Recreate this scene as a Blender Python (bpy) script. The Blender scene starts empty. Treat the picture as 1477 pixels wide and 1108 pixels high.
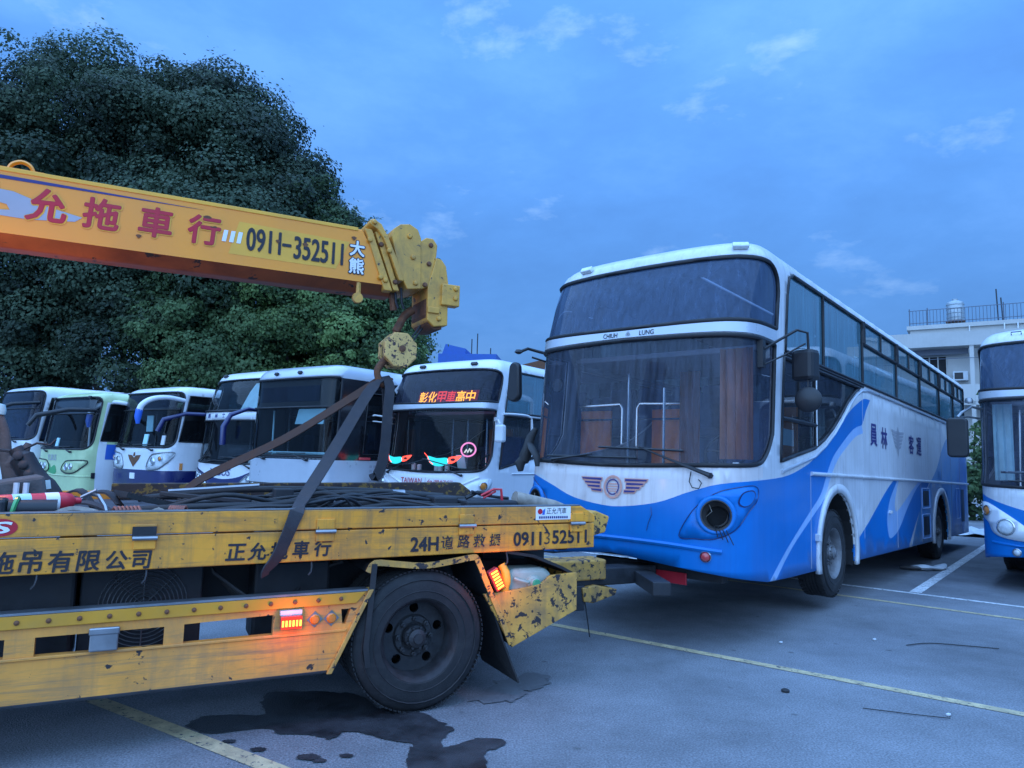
import bpy, bmesh, math, random
import numpy as np
from mathutils import Vector, Matrix
from mathutils.geometry import delaunay_2d_cdt

R = math.radians
SC = bpy.context.scene
COL = SC.collection
random.seed(7)
RNG = np.random.default_rng(11)

# ------------------------------------------------------------------ camera, sky, sun, exposure
cam = bpy.data.cameras.new('camera')
cam.sensor_width = 36.0
cam.lens = 24.86
cam.clip_start = 0.05
cam.clip_end = 3000.0
cam_o = bpy.data.objects.new('camera', cam)
COL.objects.link(cam_o)
cam_o.matrix_world = Matrix.Translation((0, 0, 1.65)) @ Matrix.Rotation(R(90 + 5.9), 4, 'X') @ Matrix.Rotation(R(1.5), 4, 'Z')
SC.camera = cam_o

SUN_EL, SUN_AZ = R(62), R(200)          # azimuth clockwise from +Y: the afterglow is behind the camera
world = bpy.data.worlds.new('World')
SC.world = world
world.use_nodes = True
wn, wl = world.node_tree.nodes, world.node_tree.links
wn.clear()


def N(tree, t, **kw):
    n = tree.nodes.new(t)
    for k, v in kw.items():
        if k == 'ins':
            for i, x in v.items():
                n.inputs[i].default_value = x
        else:
            setattr(n, k, v)
    return n


def ramp(tree, stops, interp='LINEAR'):
    n = tree.nodes.new('ShaderNodeValToRGB')
    cr = n.color_ramp
    cr.interpolation = interp
    while len(cr.elements) > 1:
        cr.elements.remove(cr.elements[-1])
    for i, (p, c) in enumerate(stops):
        e = cr.elements[0] if i == 0 else cr.elements.new(p)
        e.position = p
        e.color = (c[0], c[1], c[2], 1) if hasattr(c, '__len__') else (c, c, c, 1)
    return n


wt = world.node_tree
sky = N(wt, 'ShaderNodeTexSky', sky_type='NISHITA', sun_disc=False, sun_elevation=R(14), sun_rotation=SUN_AZ,
        altitude=50.0, air_density=1.6, dust_density=3.0, ozone_density=4.0)
tc = N(wt, 'ShaderNodeTexCoord')
mp = N(wt, 'ShaderNodeMapping', ins={'Scale': (1.0, 1.0, 2.2), 'Location': (5.5, 2.7, 0.3)})
wl.new(tc.outputs['Generated'], mp.inputs['Vector'])
cl1 = N(wt, 'ShaderNodeTexNoise', ins={'Scale': 2.6, 'Detail': 8.0, 'Roughness': 0.6, 'Distortion': 0.15})
cl2 = N(wt, 'ShaderNodeTexNoise', ins={'Scale': 4.6, 'Detail': 7.0, 'Roughness': 0.6, 'Distortion': 0.1})
wl.new(mp.outputs[0], cl1.inputs['Vector'])
wl.new(mp.outputs[0], cl2.inputs['Vector'])
# the sheet of dusk cloud: bluish, a little lighter where it is thin
cr1 = ramp(wt, [(0.36, (0.66, 2.0, 5.3)), (0.50, (0.76, 2.3, 6.0)), (0.64, (1.02, 2.75, 6.8))])
wl.new(cl1.outputs['Fac'], cr1.inputs[0])
cr2 = ramp(wt, [(0.60, 0.0), (0.72, 0.5)])
wl.new(cl2.outputs['Fac'], cr2.inputs[0])
mixc = N(wt, 'ShaderNodeMix', data_type='RGBA')
mixc.inputs['B'].default_value = (3.0, 4.8, 8.0, 1)
wl.new(cr2.outputs[0], mixc.inputs['Factor'])
wl.new(cr1.outputs[0], mixc.inputs['A'])
tint = N(wt, 'ShaderNodeMix', data_type='RGBA', blend_type='MULTIPLY')
tint.inputs['Factor'].default_value = 1.0
tint.inputs['B'].default_value = (0.42, 0.62, 0.95, 1)
wl.new(sky.outputs[0], tint.inputs['A'])
mixs = N(wt, 'ShaderNodeMix', data_type='RGBA', blend_type='ADD')
mixs.inputs['Factor'].default_value = 0.25
wl.new(mixc.outputs['Result'], mixs.inputs['A'])
wl.new(tint.outputs['Result'], mixs.inputs['B'])
# an overcast sky is brighter overhead than at the skyline
sxyz = N(wt, 'ShaderNodeSeparateXYZ')
wl.new(tc.outputs['Generated'], sxyz.inputs[0])
zup = N(wt, 'ShaderNodeMapRange', ins={'From Min': 0.0, 'From Max': 1.0, 'To Min': 0.82, 'To Max': 2.4})
wl.new(sxyz.outputs['Z'], zup.inputs['Value'])
over = N(wt, 'ShaderNodeVectorMath', operation='SCALE')
wl.new(mixs.outputs['Result'], over.inputs[0])
wl.new(zup.outputs[0], over.inputs['Scale'])
bg = N(wt, 'ShaderNodeBackground', ins={'Strength': 0.050})
wl.new(over.outputs[0], bg.inputs['Color'])
wo = N(wt, 'ShaderNodeOutputWorld')
wl.new(bg.outputs[0], wo.inputs['Surface'])

sun = bpy.data.lights.new('sun', 'SUN')
sun.energy = 2.5
sun.angle = R(130)
sun.color = (0.345, 0.60, 1.0)
sun_o = bpy.data.objects.new('sun', sun)
COL.objects.link(sun_o)
sd = Vector((math.sin(SUN_AZ) * math.cos(SUN_EL), math.cos(SUN_AZ) * math.cos(SUN_EL), math.sin(SUN_EL)))
sun_o.rotation_euler = sd.to_track_quat('Z', 'Y').to_euler()
sun_o.location = (0, 0, 40)

SC.view_settings.view_transform = 'Standard'
SC.view_settings.look = 'None'
SC.view_settings.exposure = 1.07
SC.view_settings.gamma = 1.0
SC.view_settings.use_curve_mapping = False
SC.cycles.use_denoising = True
SC.cycles.max_bounces = 8
SC.cycles.transparent_max_bounces = 16
SC.cycles.caustics_reflective = False
SC.cycles.caustics_refractive = False
SC.cycles.sample_clamp_indirect = 4.0

# ------------------------------------------------------------------ materials
MATS = {}


def new_mat(name):
    m = bpy.data.materials.new(name)
    m.use_nodes = True
    m.node_tree.nodes.clear()
    MATS[name] = m
    return m, m.node_tree


def surf(name, col, rough=0.5, metal=0.0, var=0.12, vscale=3.0, dirt=0.0, dirtcol=(0.06, 0.055, 0.05), streak=0.0,
         hstreak=0.0, chips=0.0, chipcol=(0.035, 0.028, 0.028), chipscale=7.0, bump=0.0, bscale=60.0, coat=0.0, spec=0.5, coord='Object', sub=None):
    m, t = new_mat(name)
    L = t.links
    tcn = N(t, 'ShaderNodeTexCoord')
    vec = tcn.outputs[coord]
    p = N(t, 'ShaderNodeBsdfPrincipled', ins={'Roughness': rough, 'Metallic': metal, 'Coat Weight': coat, 'Coat Roughness': 0.12,
                                              'Specular IOR Level': spec})
    o = N(t, 'ShaderNodeOutputMaterial')
    L.new(p.outputs[0], o.inputs[0])
    n1 = N(t, 'ShaderNodeTexNoise', ins={'Scale': vscale, 'Detail': 6.0, 'Roughness': 0.6})
    L.new(vec, n1.inputs['Vector'])
    lo = [c * (1 - var) for c in col]
    hi = [min(1, c * (1 + var)) for c in col]
    r1 = ramp(t, [(0.3, lo), (0.7, hi)])
    L.new(n1.outputs['Fac'], r1.inputs[0])
    cur = r1.outputs[0]

    def mix(fac, b):
        nonlocal cur
        x = N(t, 'ShaderNodeMix', data_type='RGBA')
        x.inputs['B'].default_value = (*b, 1)
        L.new(fac, x.inputs['Factor'])
        L.new(cur, x.inputs['A'])
        cur = x.outputs['Result']
    if dirt:
        n2 = N(t, 'ShaderNodeTexNoise', ins={'Scale': vscale * 0.9, 'Detail': 8.0, 'Roughness': 0.7, 'Distortion': 0.8})
        L.new(vec, n2.inputs['Vector'])
        r2 = ramp(t, [(0.45, 0.0), (0.75, dirt)])
        L.new(n2.outputs['Fac'], r2.inputs[0])
        mix(r2.outputs[0], dirtcol)
    if streak:
        mpn = N(t, 'ShaderNodeMapping', ins={'Scale': (9.0, 9.0, 0.5)})
        L.new(vec, mpn.inputs['Vector'])
        n3 = N(t, 'ShaderNodeTexNoise', ins={'Scale': 1.6, 'Detail': 5.0, 'Roughness': 0.65})
        L.new(mpn.outputs[0], n3.inputs['Vector'])
        r3 = ramp(t, [(0.48, 0.0), (0.75, streak)])
        L.new(n3.outputs['Fac'], r3.inputs[0])
        mix(r3.outputs[0], dirtcol)
    if hstreak:
        mph = N(t, 'ShaderNodeMapping', ins={'Scale': (0.55, 6.0, 11.0)})
        L.new(vec, mph.inputs['Vector'])
        n7 = N(t, 'ShaderNodeTexNoise', ins={'Scale': 2.2, 'Detail': 8.0, 'Roughness': 0.75, 'Distortion': 0.4})
        L.new(mph.outputs[0], n7.inputs['Vector'])
        r7 = ramp(t, [(0.50, 0.0), (0.66, hstreak)])
        L.new(n7.outputs['Fac'], r7.inputs[0])
        mix(r7.outputs[0], dirtcol)
    rfac = None
    if chips:
        n4 = N(t, 'ShaderNodeTexNoise', ins={'Scale': chipscale, 'Detail': 9.0, 'Roughness': 0.62, 'Distortion': 0.3})
        L.new(vec, n4.inputs['Vector'])
        r4 = ramp(t, [(0.0, 0.0), (1 - chips, 0.0), (1 - chips + 0.012, 1.0)])
        L.new(n4.outputs['Fac'], r4.inputs[0])
        mix(r4.outputs[0], chipcol)
        n8 = N(t, 'ShaderNodeTexNoise', ins={'Scale': chipscale * 0.32, 'Detail': 10.0, 'Roughness': 0.66, 'Distortion': 0.6})
        L.new(vec, n8.inputs['Vector'])
        r8 = ramp(t, [(0.0, 0.0), (1.03 - chips, 0.0), (1.042 - chips, 1.0)])
        L.new(n8.outputs['Fac'], r8.inputs[0])
        mix(r8.outputs[0], chipcol)
        rfac = r4.outputs[0]
    L.new(cur, p.inputs['Base Color'])
    # roughness variation
    n5 = N(t, 'ShaderNodeMapRange', ins={'From Min': 0.3, 'From Max': 0.7, 'To Min': rough * 0.85, 'To Max': min(1, rough * 1.25)})
    L.new(n1.outputs['Fac'], n5.inputs['Value'])
    L.new(n5.outputs[0], p.inputs['Roughness'])
    if bump:
        n6 = N(t, 'ShaderNodeTexNoise', ins={'Scale': bscale, 'Detail': 4.0})
        L.new(vec, n6.inputs['Vector'])
        b = N(t, 'ShaderNodeBump', ins={'Strength': bump, 'Distance': 0.01})
        L.new(n6.outputs['Fac'], b.inputs['Height'])
        L.new(b.outputs[0], p.inputs['Normal'])
    if sub:
        sub(t, p, cur)
    return m


def glass(name, tint, dust_sheen=0.06, dust_sheen_col=(0.35, 0.40, 0.46), refl=1.0, streak=True, rough=0.02, ior=1.62, soft=0.35):
    """Tinted pane: sees through, mirrors the sky by its angle, carries a streaky dusty film, on side panes partly painted sky sheen."""
    m, t = new_mat(name)
    L = t.links
    o = N(t, 'ShaderNodeOutputMaterial')
    tr = N(t, 'ShaderNodeBsdfTransparent', ins={'Color': (*tint, 1)})
    gl = N(t, 'ShaderNodeBsdfGlossy', ins={'Roughness': rough, 'Color': (refl, refl, refl, 1)})
    fr = N(t, 'ShaderNodeFresnel', ins={'IOR': ior})
    mx = N(t, 'ShaderNodeMixShader')
    L.new(fr.outputs[0], mx.inputs[0])
    L.new(tr.outputs[0], mx.inputs[1])
    L.new(gl.outputs[0], mx.inputs[2])
    df = N(t, 'ShaderNodeBsdfDiffuse', ins={'Color': (*dust_sheen_col, 1)})
    tcn = N(t, 'ShaderNodeTexCoord')
    mpn = N(t, 'ShaderNodeMapping', ins={'Scale': (14.0, 14.0, 0.55) if streak else (3, 3, 3)})
    L.new(tcn.outputs['Object'], mpn.inputs['Vector'])
    nz = N(t, 'ShaderNodeTexNoise', ins={'Scale': 1.5, 'Detail': 6.0, 'Roughness': 0.7})
    L.new(mpn.outputs[0], nz.inputs['Vector'])
    rr = ramp(t, [(0.32, dust_sheen * soft), (0.78, min(1, dust_sheen * (2.35 - soft)))])
    L.new(nz.outputs['Fac'], rr.inputs[0])
    m2 = N(t, 'ShaderNodeMixShader')
    L.new(rr.outputs[0], m2.inputs[0])
    L.new(mx.outputs[0], m2.inputs[1])
    L.new(df.outputs[0], m2.inputs[2])
    L.new(m2.outputs[0], o.inputs[0])
    return m


def emit(name, col, strength):
    m, t = new_mat(name)
    e = N(t, 'ShaderNodeEmission', ins={'Color': (*col, 1), 'Strength': strength})
    o = N(t, 'ShaderNodeOutputMaterial')
    t.links.new(e.outputs[0], o.inputs[0])
    return m


surf('bus_white', (0.66, 0.67, 0.70), 0.34, var=0.05, dirt=0.4, dirtcol=(0.33, 0.31, 0.29), streak=0.5, coat=0.25, vscale=1.2, bump=0.5, bscale=2.2)
surf('bus_white_clean', (0.72, 0.74, 0.77), 0.32, var=0.04, streak=0.12, dirtcol=(0.4, 0.4, 0.4), coat=0.3, vscale=1.2)
surf('amber_lit_white', (0.70, 0.64, 0.63), 0.4, var=0.05, dirt=0.22, dirtcol=(0.40, 0.30, 0.27), streak=0.45, coat=0.15, vscale=1.5)  # pinkish tint paints the amber beacon light onto the white nose
surf('bus_blue', (0.001, 0.16, 0.50), 0.36, var=0.10, dirt=0.12, dirtcol=(0.01, 0.10, 0.36), streak=0.3, coat=0.12, spec=0.3, bump=0.5, bscale=2.2, vscale=1.3)
surf('bus_mid_blue', (0.03, 0.24, 0.54), 0.34, var=0.08, streak=0.3, dirtcol=(0.1, 0.15, 0.3), coat=0.3)
surf('bus_light_blue', (0.30, 0.50, 0.82), 0.34, var=0.05, streak=0.3, dirtcol=(0.2, 0.26, 0.35), coat=0.3)
surf('navy', (0.012, 0.018, 0.10), 0.3, var=0.1, coat=0.5)
surf('green_paint', (0.06, 0.34, 0.11), 0.35, var=0.08, coat=0.3)
surf('pale_green', (0.50, 0.62, 0.34), 0.35, var=0.08, dirt=0.2, dirtcol=(0.2, 0.25, 0.12), coat=0.3)
surf('black_paint', (0.010, 0.011, 0.014), 0.18, var=0.1, coat=0.6)
surf('silver_paint', (0.50, 0.53, 0.58), 0.3, metal=0.2, var=0.05, coat=0.4)
surf('rubber', (0.018, 0.018, 0.020), 0.62, var=0.25, dirt=0.35, dirtcol=(0.06, 0.058, 0.056), bump=0.15, bscale=40)
surf('gasket', (0.009, 0.009, 0.012), 0.5, var=0.1)
surf('tyre_rubber', (0.013, 0.013, 0.015), 0.72, var=0.35, dirt=0.45, dirtcol=(0.055, 0.052, 0.05), vscale=8, bump=0.2, bscale=80)
surf('rim_steel', (0.040, 0.040, 0.044), 0.55, metal=0.35, var=0.4, dirt=0.5, dirtcol=(0.05, 0.035, 0.028), vscale=9, bump=0.2)
surf('grey_rim', (0.20, 0.20, 0.21), 0.5, metal=0.4, var=0.3, dirt=0.5, dirtcol=(0.05, 0.04, 0.035), vscale=8)
surf('dark_plastic', (0.013, 0.014, 0.018), 0.45, var=0.2, dirt=0.2)
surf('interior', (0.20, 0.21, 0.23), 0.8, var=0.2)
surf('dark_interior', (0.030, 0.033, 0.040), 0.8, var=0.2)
surf('chrome', (0.6, 0.62, 0.65), 0.18, metal=1.0, var=0.05)
surf('steel', (0.34, 0.35, 0.37), 0.38, metal=0.9, var=0.2, dirt=0.3)
surf('amber_lit_cloth', (0.90, 0.24, 0.05), 0.8, var=0.25, vscale=5, bump=0.2)  # amber glow inside the coach is put into this cloth colour
surf('curtain_and_sheen', (0.48, 0.68, 0.72), 0.85, var=0.15, vscale=4)
surf('brown_curtain', (0.30, 0.11, 0.05), 0.85, var=0.25, vscale=4)
surf('seat_cloth', (0.07, 0.09, 0.17), 0.85, var=0.3, vscale=9)
surf('yellow', (0.90, 0.34, 0.028), 0.45, var=0.16, vscale=2.2, dirt=0.85, dirtcol=(0.15, 0.10, 0.06), streak=0.6, hstreak=0.5, chips=0.375, chipscale=15, bump=0.08, bscale=30)
surf('yellow_rail', (0.84, 0.335, 0.058), 0.5, var=0.16, vscale=2.0, dirt=0.7, dirtcol=(0.22, 0.15, 0.09), streak=0.4, hstreak=0.75, chips=0.355, chipscale=11, bump=0.08, bscale=30)
surf('yellow_worn', (0.66, 0.33, 0.06), 0.55, var=0.2, vscale=4, dirt=0.85, dirtcol=(0.13, 0.10, 0.07), streak=0.5, chips=0.43, chipscale=17, bump=0.2, bscale=25)
surf('orange_strip', (0.68, 0.30, 0.022), 0.45, var=0.12, dirt=0.3, dirtcol=(0.3, 0.2, 0.08), chips=0.30, chipscale=9)
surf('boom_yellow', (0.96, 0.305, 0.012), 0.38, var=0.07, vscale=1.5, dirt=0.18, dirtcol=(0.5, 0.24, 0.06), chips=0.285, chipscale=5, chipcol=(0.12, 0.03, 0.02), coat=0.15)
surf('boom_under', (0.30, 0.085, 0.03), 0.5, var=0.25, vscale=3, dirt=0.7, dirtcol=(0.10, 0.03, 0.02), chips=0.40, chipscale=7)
surf('head_yellow', (0.70, 0.35, 0.055), 0.45, var=0.10, vscale=5, dirt=0.75, dirtcol=(0.20, 0.12, 0.05), streak=0.3, chips=0.36, chipscale=16, bump=0.06)
surf('block_paint', (0.70, 0.42, 0.13), 0.55, var=0.15, vscale=8, dirt=0.5, dirtcol=(0.28, 0.16, 0.07), chips=0.44, chipscale=30, chipcol=(0.06, 0.03, 0.03), bump=0.25)
surf('rust', (0.16, 0.065, 0.03), 0.75, var=0.5, vscale=14, dirt=0.6, dirtcol=(0.05, 0.03, 0.025), bump=0.35)
surf('rusty_beam', (0.045, 0.032, 0.03), 0.75, var=0.4, vscale=9, chips=0.45, chipscale=16, chipcol=(0.20, 0.12, 0.03), bump=0.3)
surf('dark_steel', (0.030, 0.032, 0.038), 0.55, metal=0.3, var=0.4, vscale=5, dirt=0.4, dirtcol=(0.05, 0.04, 0.035), bump=0.15)
surf('deck_steel', (0.10, 0.10, 0.115), 0.5, metal=0.5, var=0.4, vscale=6, dirt=0.6, dirtcol=(0.045, 0.04, 0.04))
surf('strap_web', (0.040, 0.038, 0.044), 0.85, var=0.3, vscale=12, dirt=0.4, dirtcol=(0.085, 0.06, 0.05), bump=0.5, bscale=140)
surf('strap_brown', (0.075, 0.038, 0.026), 0.85, var=0.3, vscale=12, dirt=0.4, dirtcol=(0.04, 0.03, 0.03), bump=0.5, bscale=140)
surf('red_paint', (0.62, 0.03, 0.05), 0.35, var=0.08)
surf('text_red', (0.50, 0.012, 0.03), 0.5, var=0.1, dirt=0.1)
surf('text_black', (0.020, 0.018, 0.026), 0.55, var=0.2)
surf('text_worn', (0.026, 0.022, 0.03), 0.55, var=0.2, chips=0.42, chipscale=14, chipcol=(0.42, 0.26, 0.05))
surf('text_white', (0.80, 0.80, 0.82), 0.5, var=0.05)
surf('text_navy', (0.03, 0.03, 0.16), 0.5, var=0.1)
surf('text_grey', (0.36, 0.37, 0.42), 0.5, var=0.1)
surf('pale_yellow', (0.88, 0.42, 0.04), 0.5, var=0.12, dirt=0.2, dirtcol=(0.5, 0.3, 0.05))
surf('copper', (0.50, 0.17, 0.13), 0.45, var=0.1)
surf('amber_lens', (0.62, 0.20, 0.02), 0.2, var=0.1, coat=0.8)
surf('lamp_bowl', (0.5, 0.52, 0.55), 0.15, metal=0.8, var=0.2)
surf('clear_lens', (0.62, 0.66, 0.68), 0.12, var=0.15, vscale=25, coat=0.8)
surf('red_lens', (0.55, 0.06, 0.07), 0.15, var=0.2, coat=0.8)
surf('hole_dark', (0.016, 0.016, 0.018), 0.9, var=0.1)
surf('can_plastic', (0.42, 0.48, 0.42), 0.5, var=0.12, vscale=9, dirt=0.4, dirtcol=(0.2, 0.2, 0.16))
surf('cap_green', (0.05, 0.30, 0.14), 0.5, var=0.1)
surf('wood_grey', (0.095, 0.09, 0.09), 0.8, var=0.35, vscale=8, bump=0.4)
surf('cloth_rag', (0.30, 0.26, 0.22), 0.9, var=0.4, vscale=10)
surf('spring_red', (0.30, 0.10, 0.07), 0.6, var=0.4, vscale=12, dirt=0.4)
surf('concrete', (0.47, 0.46, 0.44), 0.85, var=0.10, vscale=0.8, dirt=0.35, dirtcol=(0.34, 0.33, 0.31), streak=0.25)
surf('plaster', (0.50, 0.485, 0.46), 0.85, var=0.06, vscale=0.6, dirt=0.2, dirtcol=(0.42, 0.41, 0.38), streak=0.2)
surf('blue_sheet', (0.035, 0.12, 0.42), 0.6, var=0.1)
surf('tank_steel', (0.34, 0.38, 0.40), 0.4, metal=0.5, var=0.15)
surf('plastic_white', (0.62, 0.64, 0.66), 0.5, var=0.12)
surf('blue_panel', (0.03, 0.13, 0.55), 0.4, var=0.1)
surf('cyan_paper', (0.40, 0.66, 0.72), 0.7, var=0.05)
surf('bark', (0.060, 0.050, 0.042), 0.9, var=0.4, vscale=5, bump=0.6, bscale=12)
glass('windscreen_dusty', (0.84, 0.84, 0.86), dust_sheen=0.085, dust_sheen_col=(0.34, 0.42, 0.60), ior=1.28)
glass('windscreen_upper', (0.30, 0.34, 0.42), dust_sheen=0.20, dust_sheen_col=(0.20, 0.31, 0.52), ior=1.3, soft=0.75)
glass('side_glass', (0.36, 0.52, 0.56), dust_sheen=0.23, dust_sheen_col=(0.20, 0.46, 0.60), ior=3.6)  # teal film paints reflected sky onto the panes
glass('cab_glass', (0.42, 0.46, 0.50), dust_sheen=0.05, ior=1.3)
glass('dark_glass', (0.14, 0.16, 0.20), dust_sheen=0.02, ior=1.35)
glass('clear_glass', (0.72, 0.78, 0.80), dust_sheen=0.012, ior=1.24)
glass('tint_screen', (0.20, 0.22, 0.28), dust_sheen=0.06, dust_sheen_col=(0.20, 0.24, 0.40), ior=1.3)
emit('led_orange', (1.0, 0.40, 0.02), 4.5)
emit('led_red', (1.0, 0.06, 0.04), 2.2)
emit('led_cyan', (0.03, 0.70, 0.85), 0.85)
emit('led_pink', (1.0, 0.30, 0.72), 0.7)
emit('led_white', (0.9, 0.92, 1.0), 0.5)
emit('lamp_red', (1.0, 0.04, 0.03), 1.0)
emit('lamp_amber', (1.0, 0.36, 0.05), 2.2)
emit('beacon_amber', (1.0, 0.30, 0.02), 1.6)


def led_dark(name, col):
    return surf(name, col, 0.4, var=0.1)


surf('rail_grey', (0.10, 0.12, 0.16), 0.5, var=0.1)
surf('display_grey', (0.09, 0.10, 0.12), 0.4, var=0.1)
led_dark('led_board', (0.02, 0.01, 0.012))
emit('led_glow', (0.60, 0.015, 0.04), 0.42)
surf('rose', (0.62, 0.30, 0.24), 0.45, var=0.12)
surf('socket_grey', (0.055, 0.05, 0.05), 0.7, var=0.4, vscale=14, dirt=0.5)
surf('socket_black', (0.006, 0.006, 0.007), 0.8, var=0.1)

# ------------------------------------------------------------------ mesh helpers


class MB:
    def __init__(s):
        s.v, s.f, s.m = [], [], []

    def add(s, verts, faces, mat=0):
        b = len(s.v)
        s.v.extend([tuple(map(float, p)) for p in verts])
        s.f.extend([tuple(b + i for i in q) for q in faces])
        s.m.extend([mat] * len(faces))
        return s

    def box(s, c, d, mat=0, rot=None):
        x, y, z = d[0] / 2, d[1] / 2, d[2] / 2
        p = [Vector(q) for q in ((-x, -y, -z), (x, -y, -z), (x, y, -z), (-x, y, -z), (-x, -y, z), (x, -y, z), (x, y, z), (-x, y, z))]
        if rot is not None:
            p = [rot @ q for q in p]
        c = Vector(c)
        return s.add([q + c for q in p], [(3, 2, 1, 0), (4, 5, 6, 7), (0, 1, 5, 4), (1, 2, 6, 5), (2, 3, 7, 6), (3, 0, 4, 7)], mat)

    def span(s, a, b, mat=0):
        return s.box([(a[i] + b[i]) / 2 for i in range(3)], [abs(b[i] - a[i]) for i in range(3)], mat)

    def prism(s, poly, fn, c0, c1, mat=0):
        """poly of (a, b) pushed from c0 to c1; fn(a, b, c) -> xyz"""
        n = len(poly)
        v = [fn(a, b, c0) for a, b in poly] + [fn(a, b, c1) for a, b in poly]
        f = [tuple(range(n)), tuple(range(2 * n - 1, n - 1, -1))] + [(i, n + i, n + (i + 1) % n, (i + 1) % n) for i in range(n)]
        return s.add(v, f, mat)

    def tube(s, path, r, n=8, closed=False, mat=0, flat=1.0):
        P = [Vector(p) for p in path]
        k = len(P)
        rs = r if hasattr(r, '__len__') else [r] * k
        up = Vector((0, 0, 1))
        vs = []
        prev = None
        for i in range(k):
            if closed:
                t = P[(i + 1) % k] - P[i - 1]
            else:
                t = P[min(i + 1, k - 1)] - P[max(i - 1, 0)]
            if t.length < 1e-9:
                t = Vector((0, 0, 1))
            t.normalize()
            if prev is None:
                a = t.cross(up)
                if a.length < 0.05:
                    a = t.cross(Vector((1, 0, 0)))
            else:
                a = prev - t * prev.dot(t)
                if a.length < 1e-6:
                    a = t.cross(up)
            a.normalize()
            prev = a
            b = t.cross(a)
            for j in range(n):
                an = 2 * math.pi * j / n
                vs.append(P[i] + a * (math.cos(an) * rs[i]) + b * (math.sin(an) * rs[i] * flat))
        fs = []
        for i in range(k if closed else k - 1):
            for j in range(n):
                i2 = (i + 1) % k
                fs.append((i * n + j, i * n + (j + 1) % n, i2 * n + (j + 1) % n, i2 * n + j))
        if not closed:
            fs.append(tuple(range(n - 1, -1, -1)))
            fs.append(tuple((k - 1) * n + j for j in range(n)))
        return s.add(vs, fs, mat)

    def lathe(s, prof, n=24, o=(0, 0, 0), ax=(0, 0, 1), mat=0, mats=None, cap=True):
        """prof of (radius, height along ax)"""
        ax = Vector(ax).normalized()
        a = ax.cross(Vector((0, 0, 1)))
        if a.length < 0.05:
            a = Vector((1, 0, 0))
        a.normalize()
        b = ax.cross(a)
        o = Vector(o)
        vs = []
        for r, h in prof:
            for j in range(n):
                an = 2 * math.pi * j / n
                vs.append(o + ax * h + a * (r * math.cos(an)) + b * (r * math.sin(an)))
        k = len(prof)
        for i in range(k - 1):
            pass
        base = len(s.v)
        s.v.extend([tuple(p) for p in vs])
        for i in range(k - 1):
            for j in range(n):
                s.f.append((base + i * n + j, base + i * n + (j + 1) % n, base + (i + 1) * n + (j + 1) % n, base + (i + 1) * n + j))
                s.m.append(mats[i] if mats else mat)
        if cap and prof[0][0] > 1e-4:
            s.f.append(tuple(base + j for j in range(n - 1, -1, -1)))
            s.m.append(mats[0] if mats else mat)
        if cap and prof[-1][0] > 1e-4:
            s.f.append(tuple(base + (k - 1) * n + j for j in range(n)))
            s.m.append(mats[-1] if mats else mat)
        return s

    def ribbon(s, path, wdir, width, thick, mat=0):
        """a flat strap along path, its width along wdir (or one direction per point)"""
        P = [Vector(p) for p in path]
        k = len(P)
        wd = [Vector(wdir[i] if hasattr(wdir[0], '__len__') else wdir).normalized() for i in range(k)]
        vs = []
        for i in range(k):
            t = (P[min(i + 1, k - 1)] - P[max(i - 1, 0)]).normalized()
            w = wd[i] - t * wd[i].dot(t)
            w.normalize()
            nn = t.cross(w)
            ww = (width[i] if hasattr(width, '__len__') else width) / 2
            for sa, sb in ((-1, -1), (1, -1), (1, 1), (-1, 1)):
                vs.append(P[i] + w * (sa * ww) + nn * (sb * thick / 2))
        fs = [(0, 1, 2, 3), tuple((k - 1) * 4 + j for j in (3, 2, 1, 0))]
        for i in range(k - 1):
            for j in range(4):
                fs.append((i * 4 + j, (i + 1) * 4 + j, (i + 1) * 4 + (j + 1) % 4, i * 4 + (j + 1) % 4))
        return s.add(vs, fs, mat)

    def build(s, name, mats, parent=None, smooth=30, bevel=0.0, loc=None, solid=None):
        me = bpy.data.meshes.new(name)
        me.from_pydata(s.v, [], s.f)
        if isinstance(mats, str):
            mats = [mats]
        for q in mats:
            me.materials.append(MATS[q])
        if len(mats) > 1:
            me.polygons.foreach_set('material_index', np.array(s.m, dtype=np.int32))
        bm = bmesh.new()
        bm.from_mesh(me)
        bmesh.ops.recalc_face_normals(bm, faces=bm.faces)
        bm.to_mesh(me)
        bm.free()
        return link(name, me, parent, smooth, bevel, loc, solid)


def link(name, me, parent=None, smooth=30, bevel=0.0, loc=None, solid=None):
    if smooth:
        me.polygons.foreach_set('use_smooth', np.ones(len(me.polygons), dtype=bool))
        me.set_sharp_from_angle(angle=R(smooth))
    me.update()
    o = bpy.data.objects.new(name, me)
    COL.objects.link(o)
    if parent is not None:
        o.parent = parent
    if loc is not None:
        o.location = loc
    if bevel:
        b = o.modifiers.new('bevel', 'BEVEL')
        b.width = bevel
        b.segments = 2
        b.limit_method = 'ANGLE'
    if solid:
        b = o.modifiers.new('solid', 'SOLIDIFY')
        b.thickness = solid[0]
        b.offset = -1
        b.material_offset = solid[1]
        b.material_offset_rim = 0
    return o


def tag(o, label, cat, group=None, kind=None):
    if label:
        o['label'] = label
    if cat:
        o['category'] = cat
    if group:
        o['group'] = group
    if kind:
        o['kind'] = kind
    return o


def thing(name, label, cat, loc=(0, 0, 0), rz=0.0, group=None, ry=0.0):
    o = bpy.data.objects.new(name, None)
    COL.objects.link(o)
    o.location = loc
    o.rotation_euler = (0, ry, rz)
    o.empty_display_size = 0.3
    return tag(o, label, cat, group)


def copy_part(o, parent=None, loc=None):
    c = o.copy()
    COL.objects.link(c)
    c.parent = parent if parent is not None else o.parent
    if loc is not None:
        c.location = loc
    return c


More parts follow.
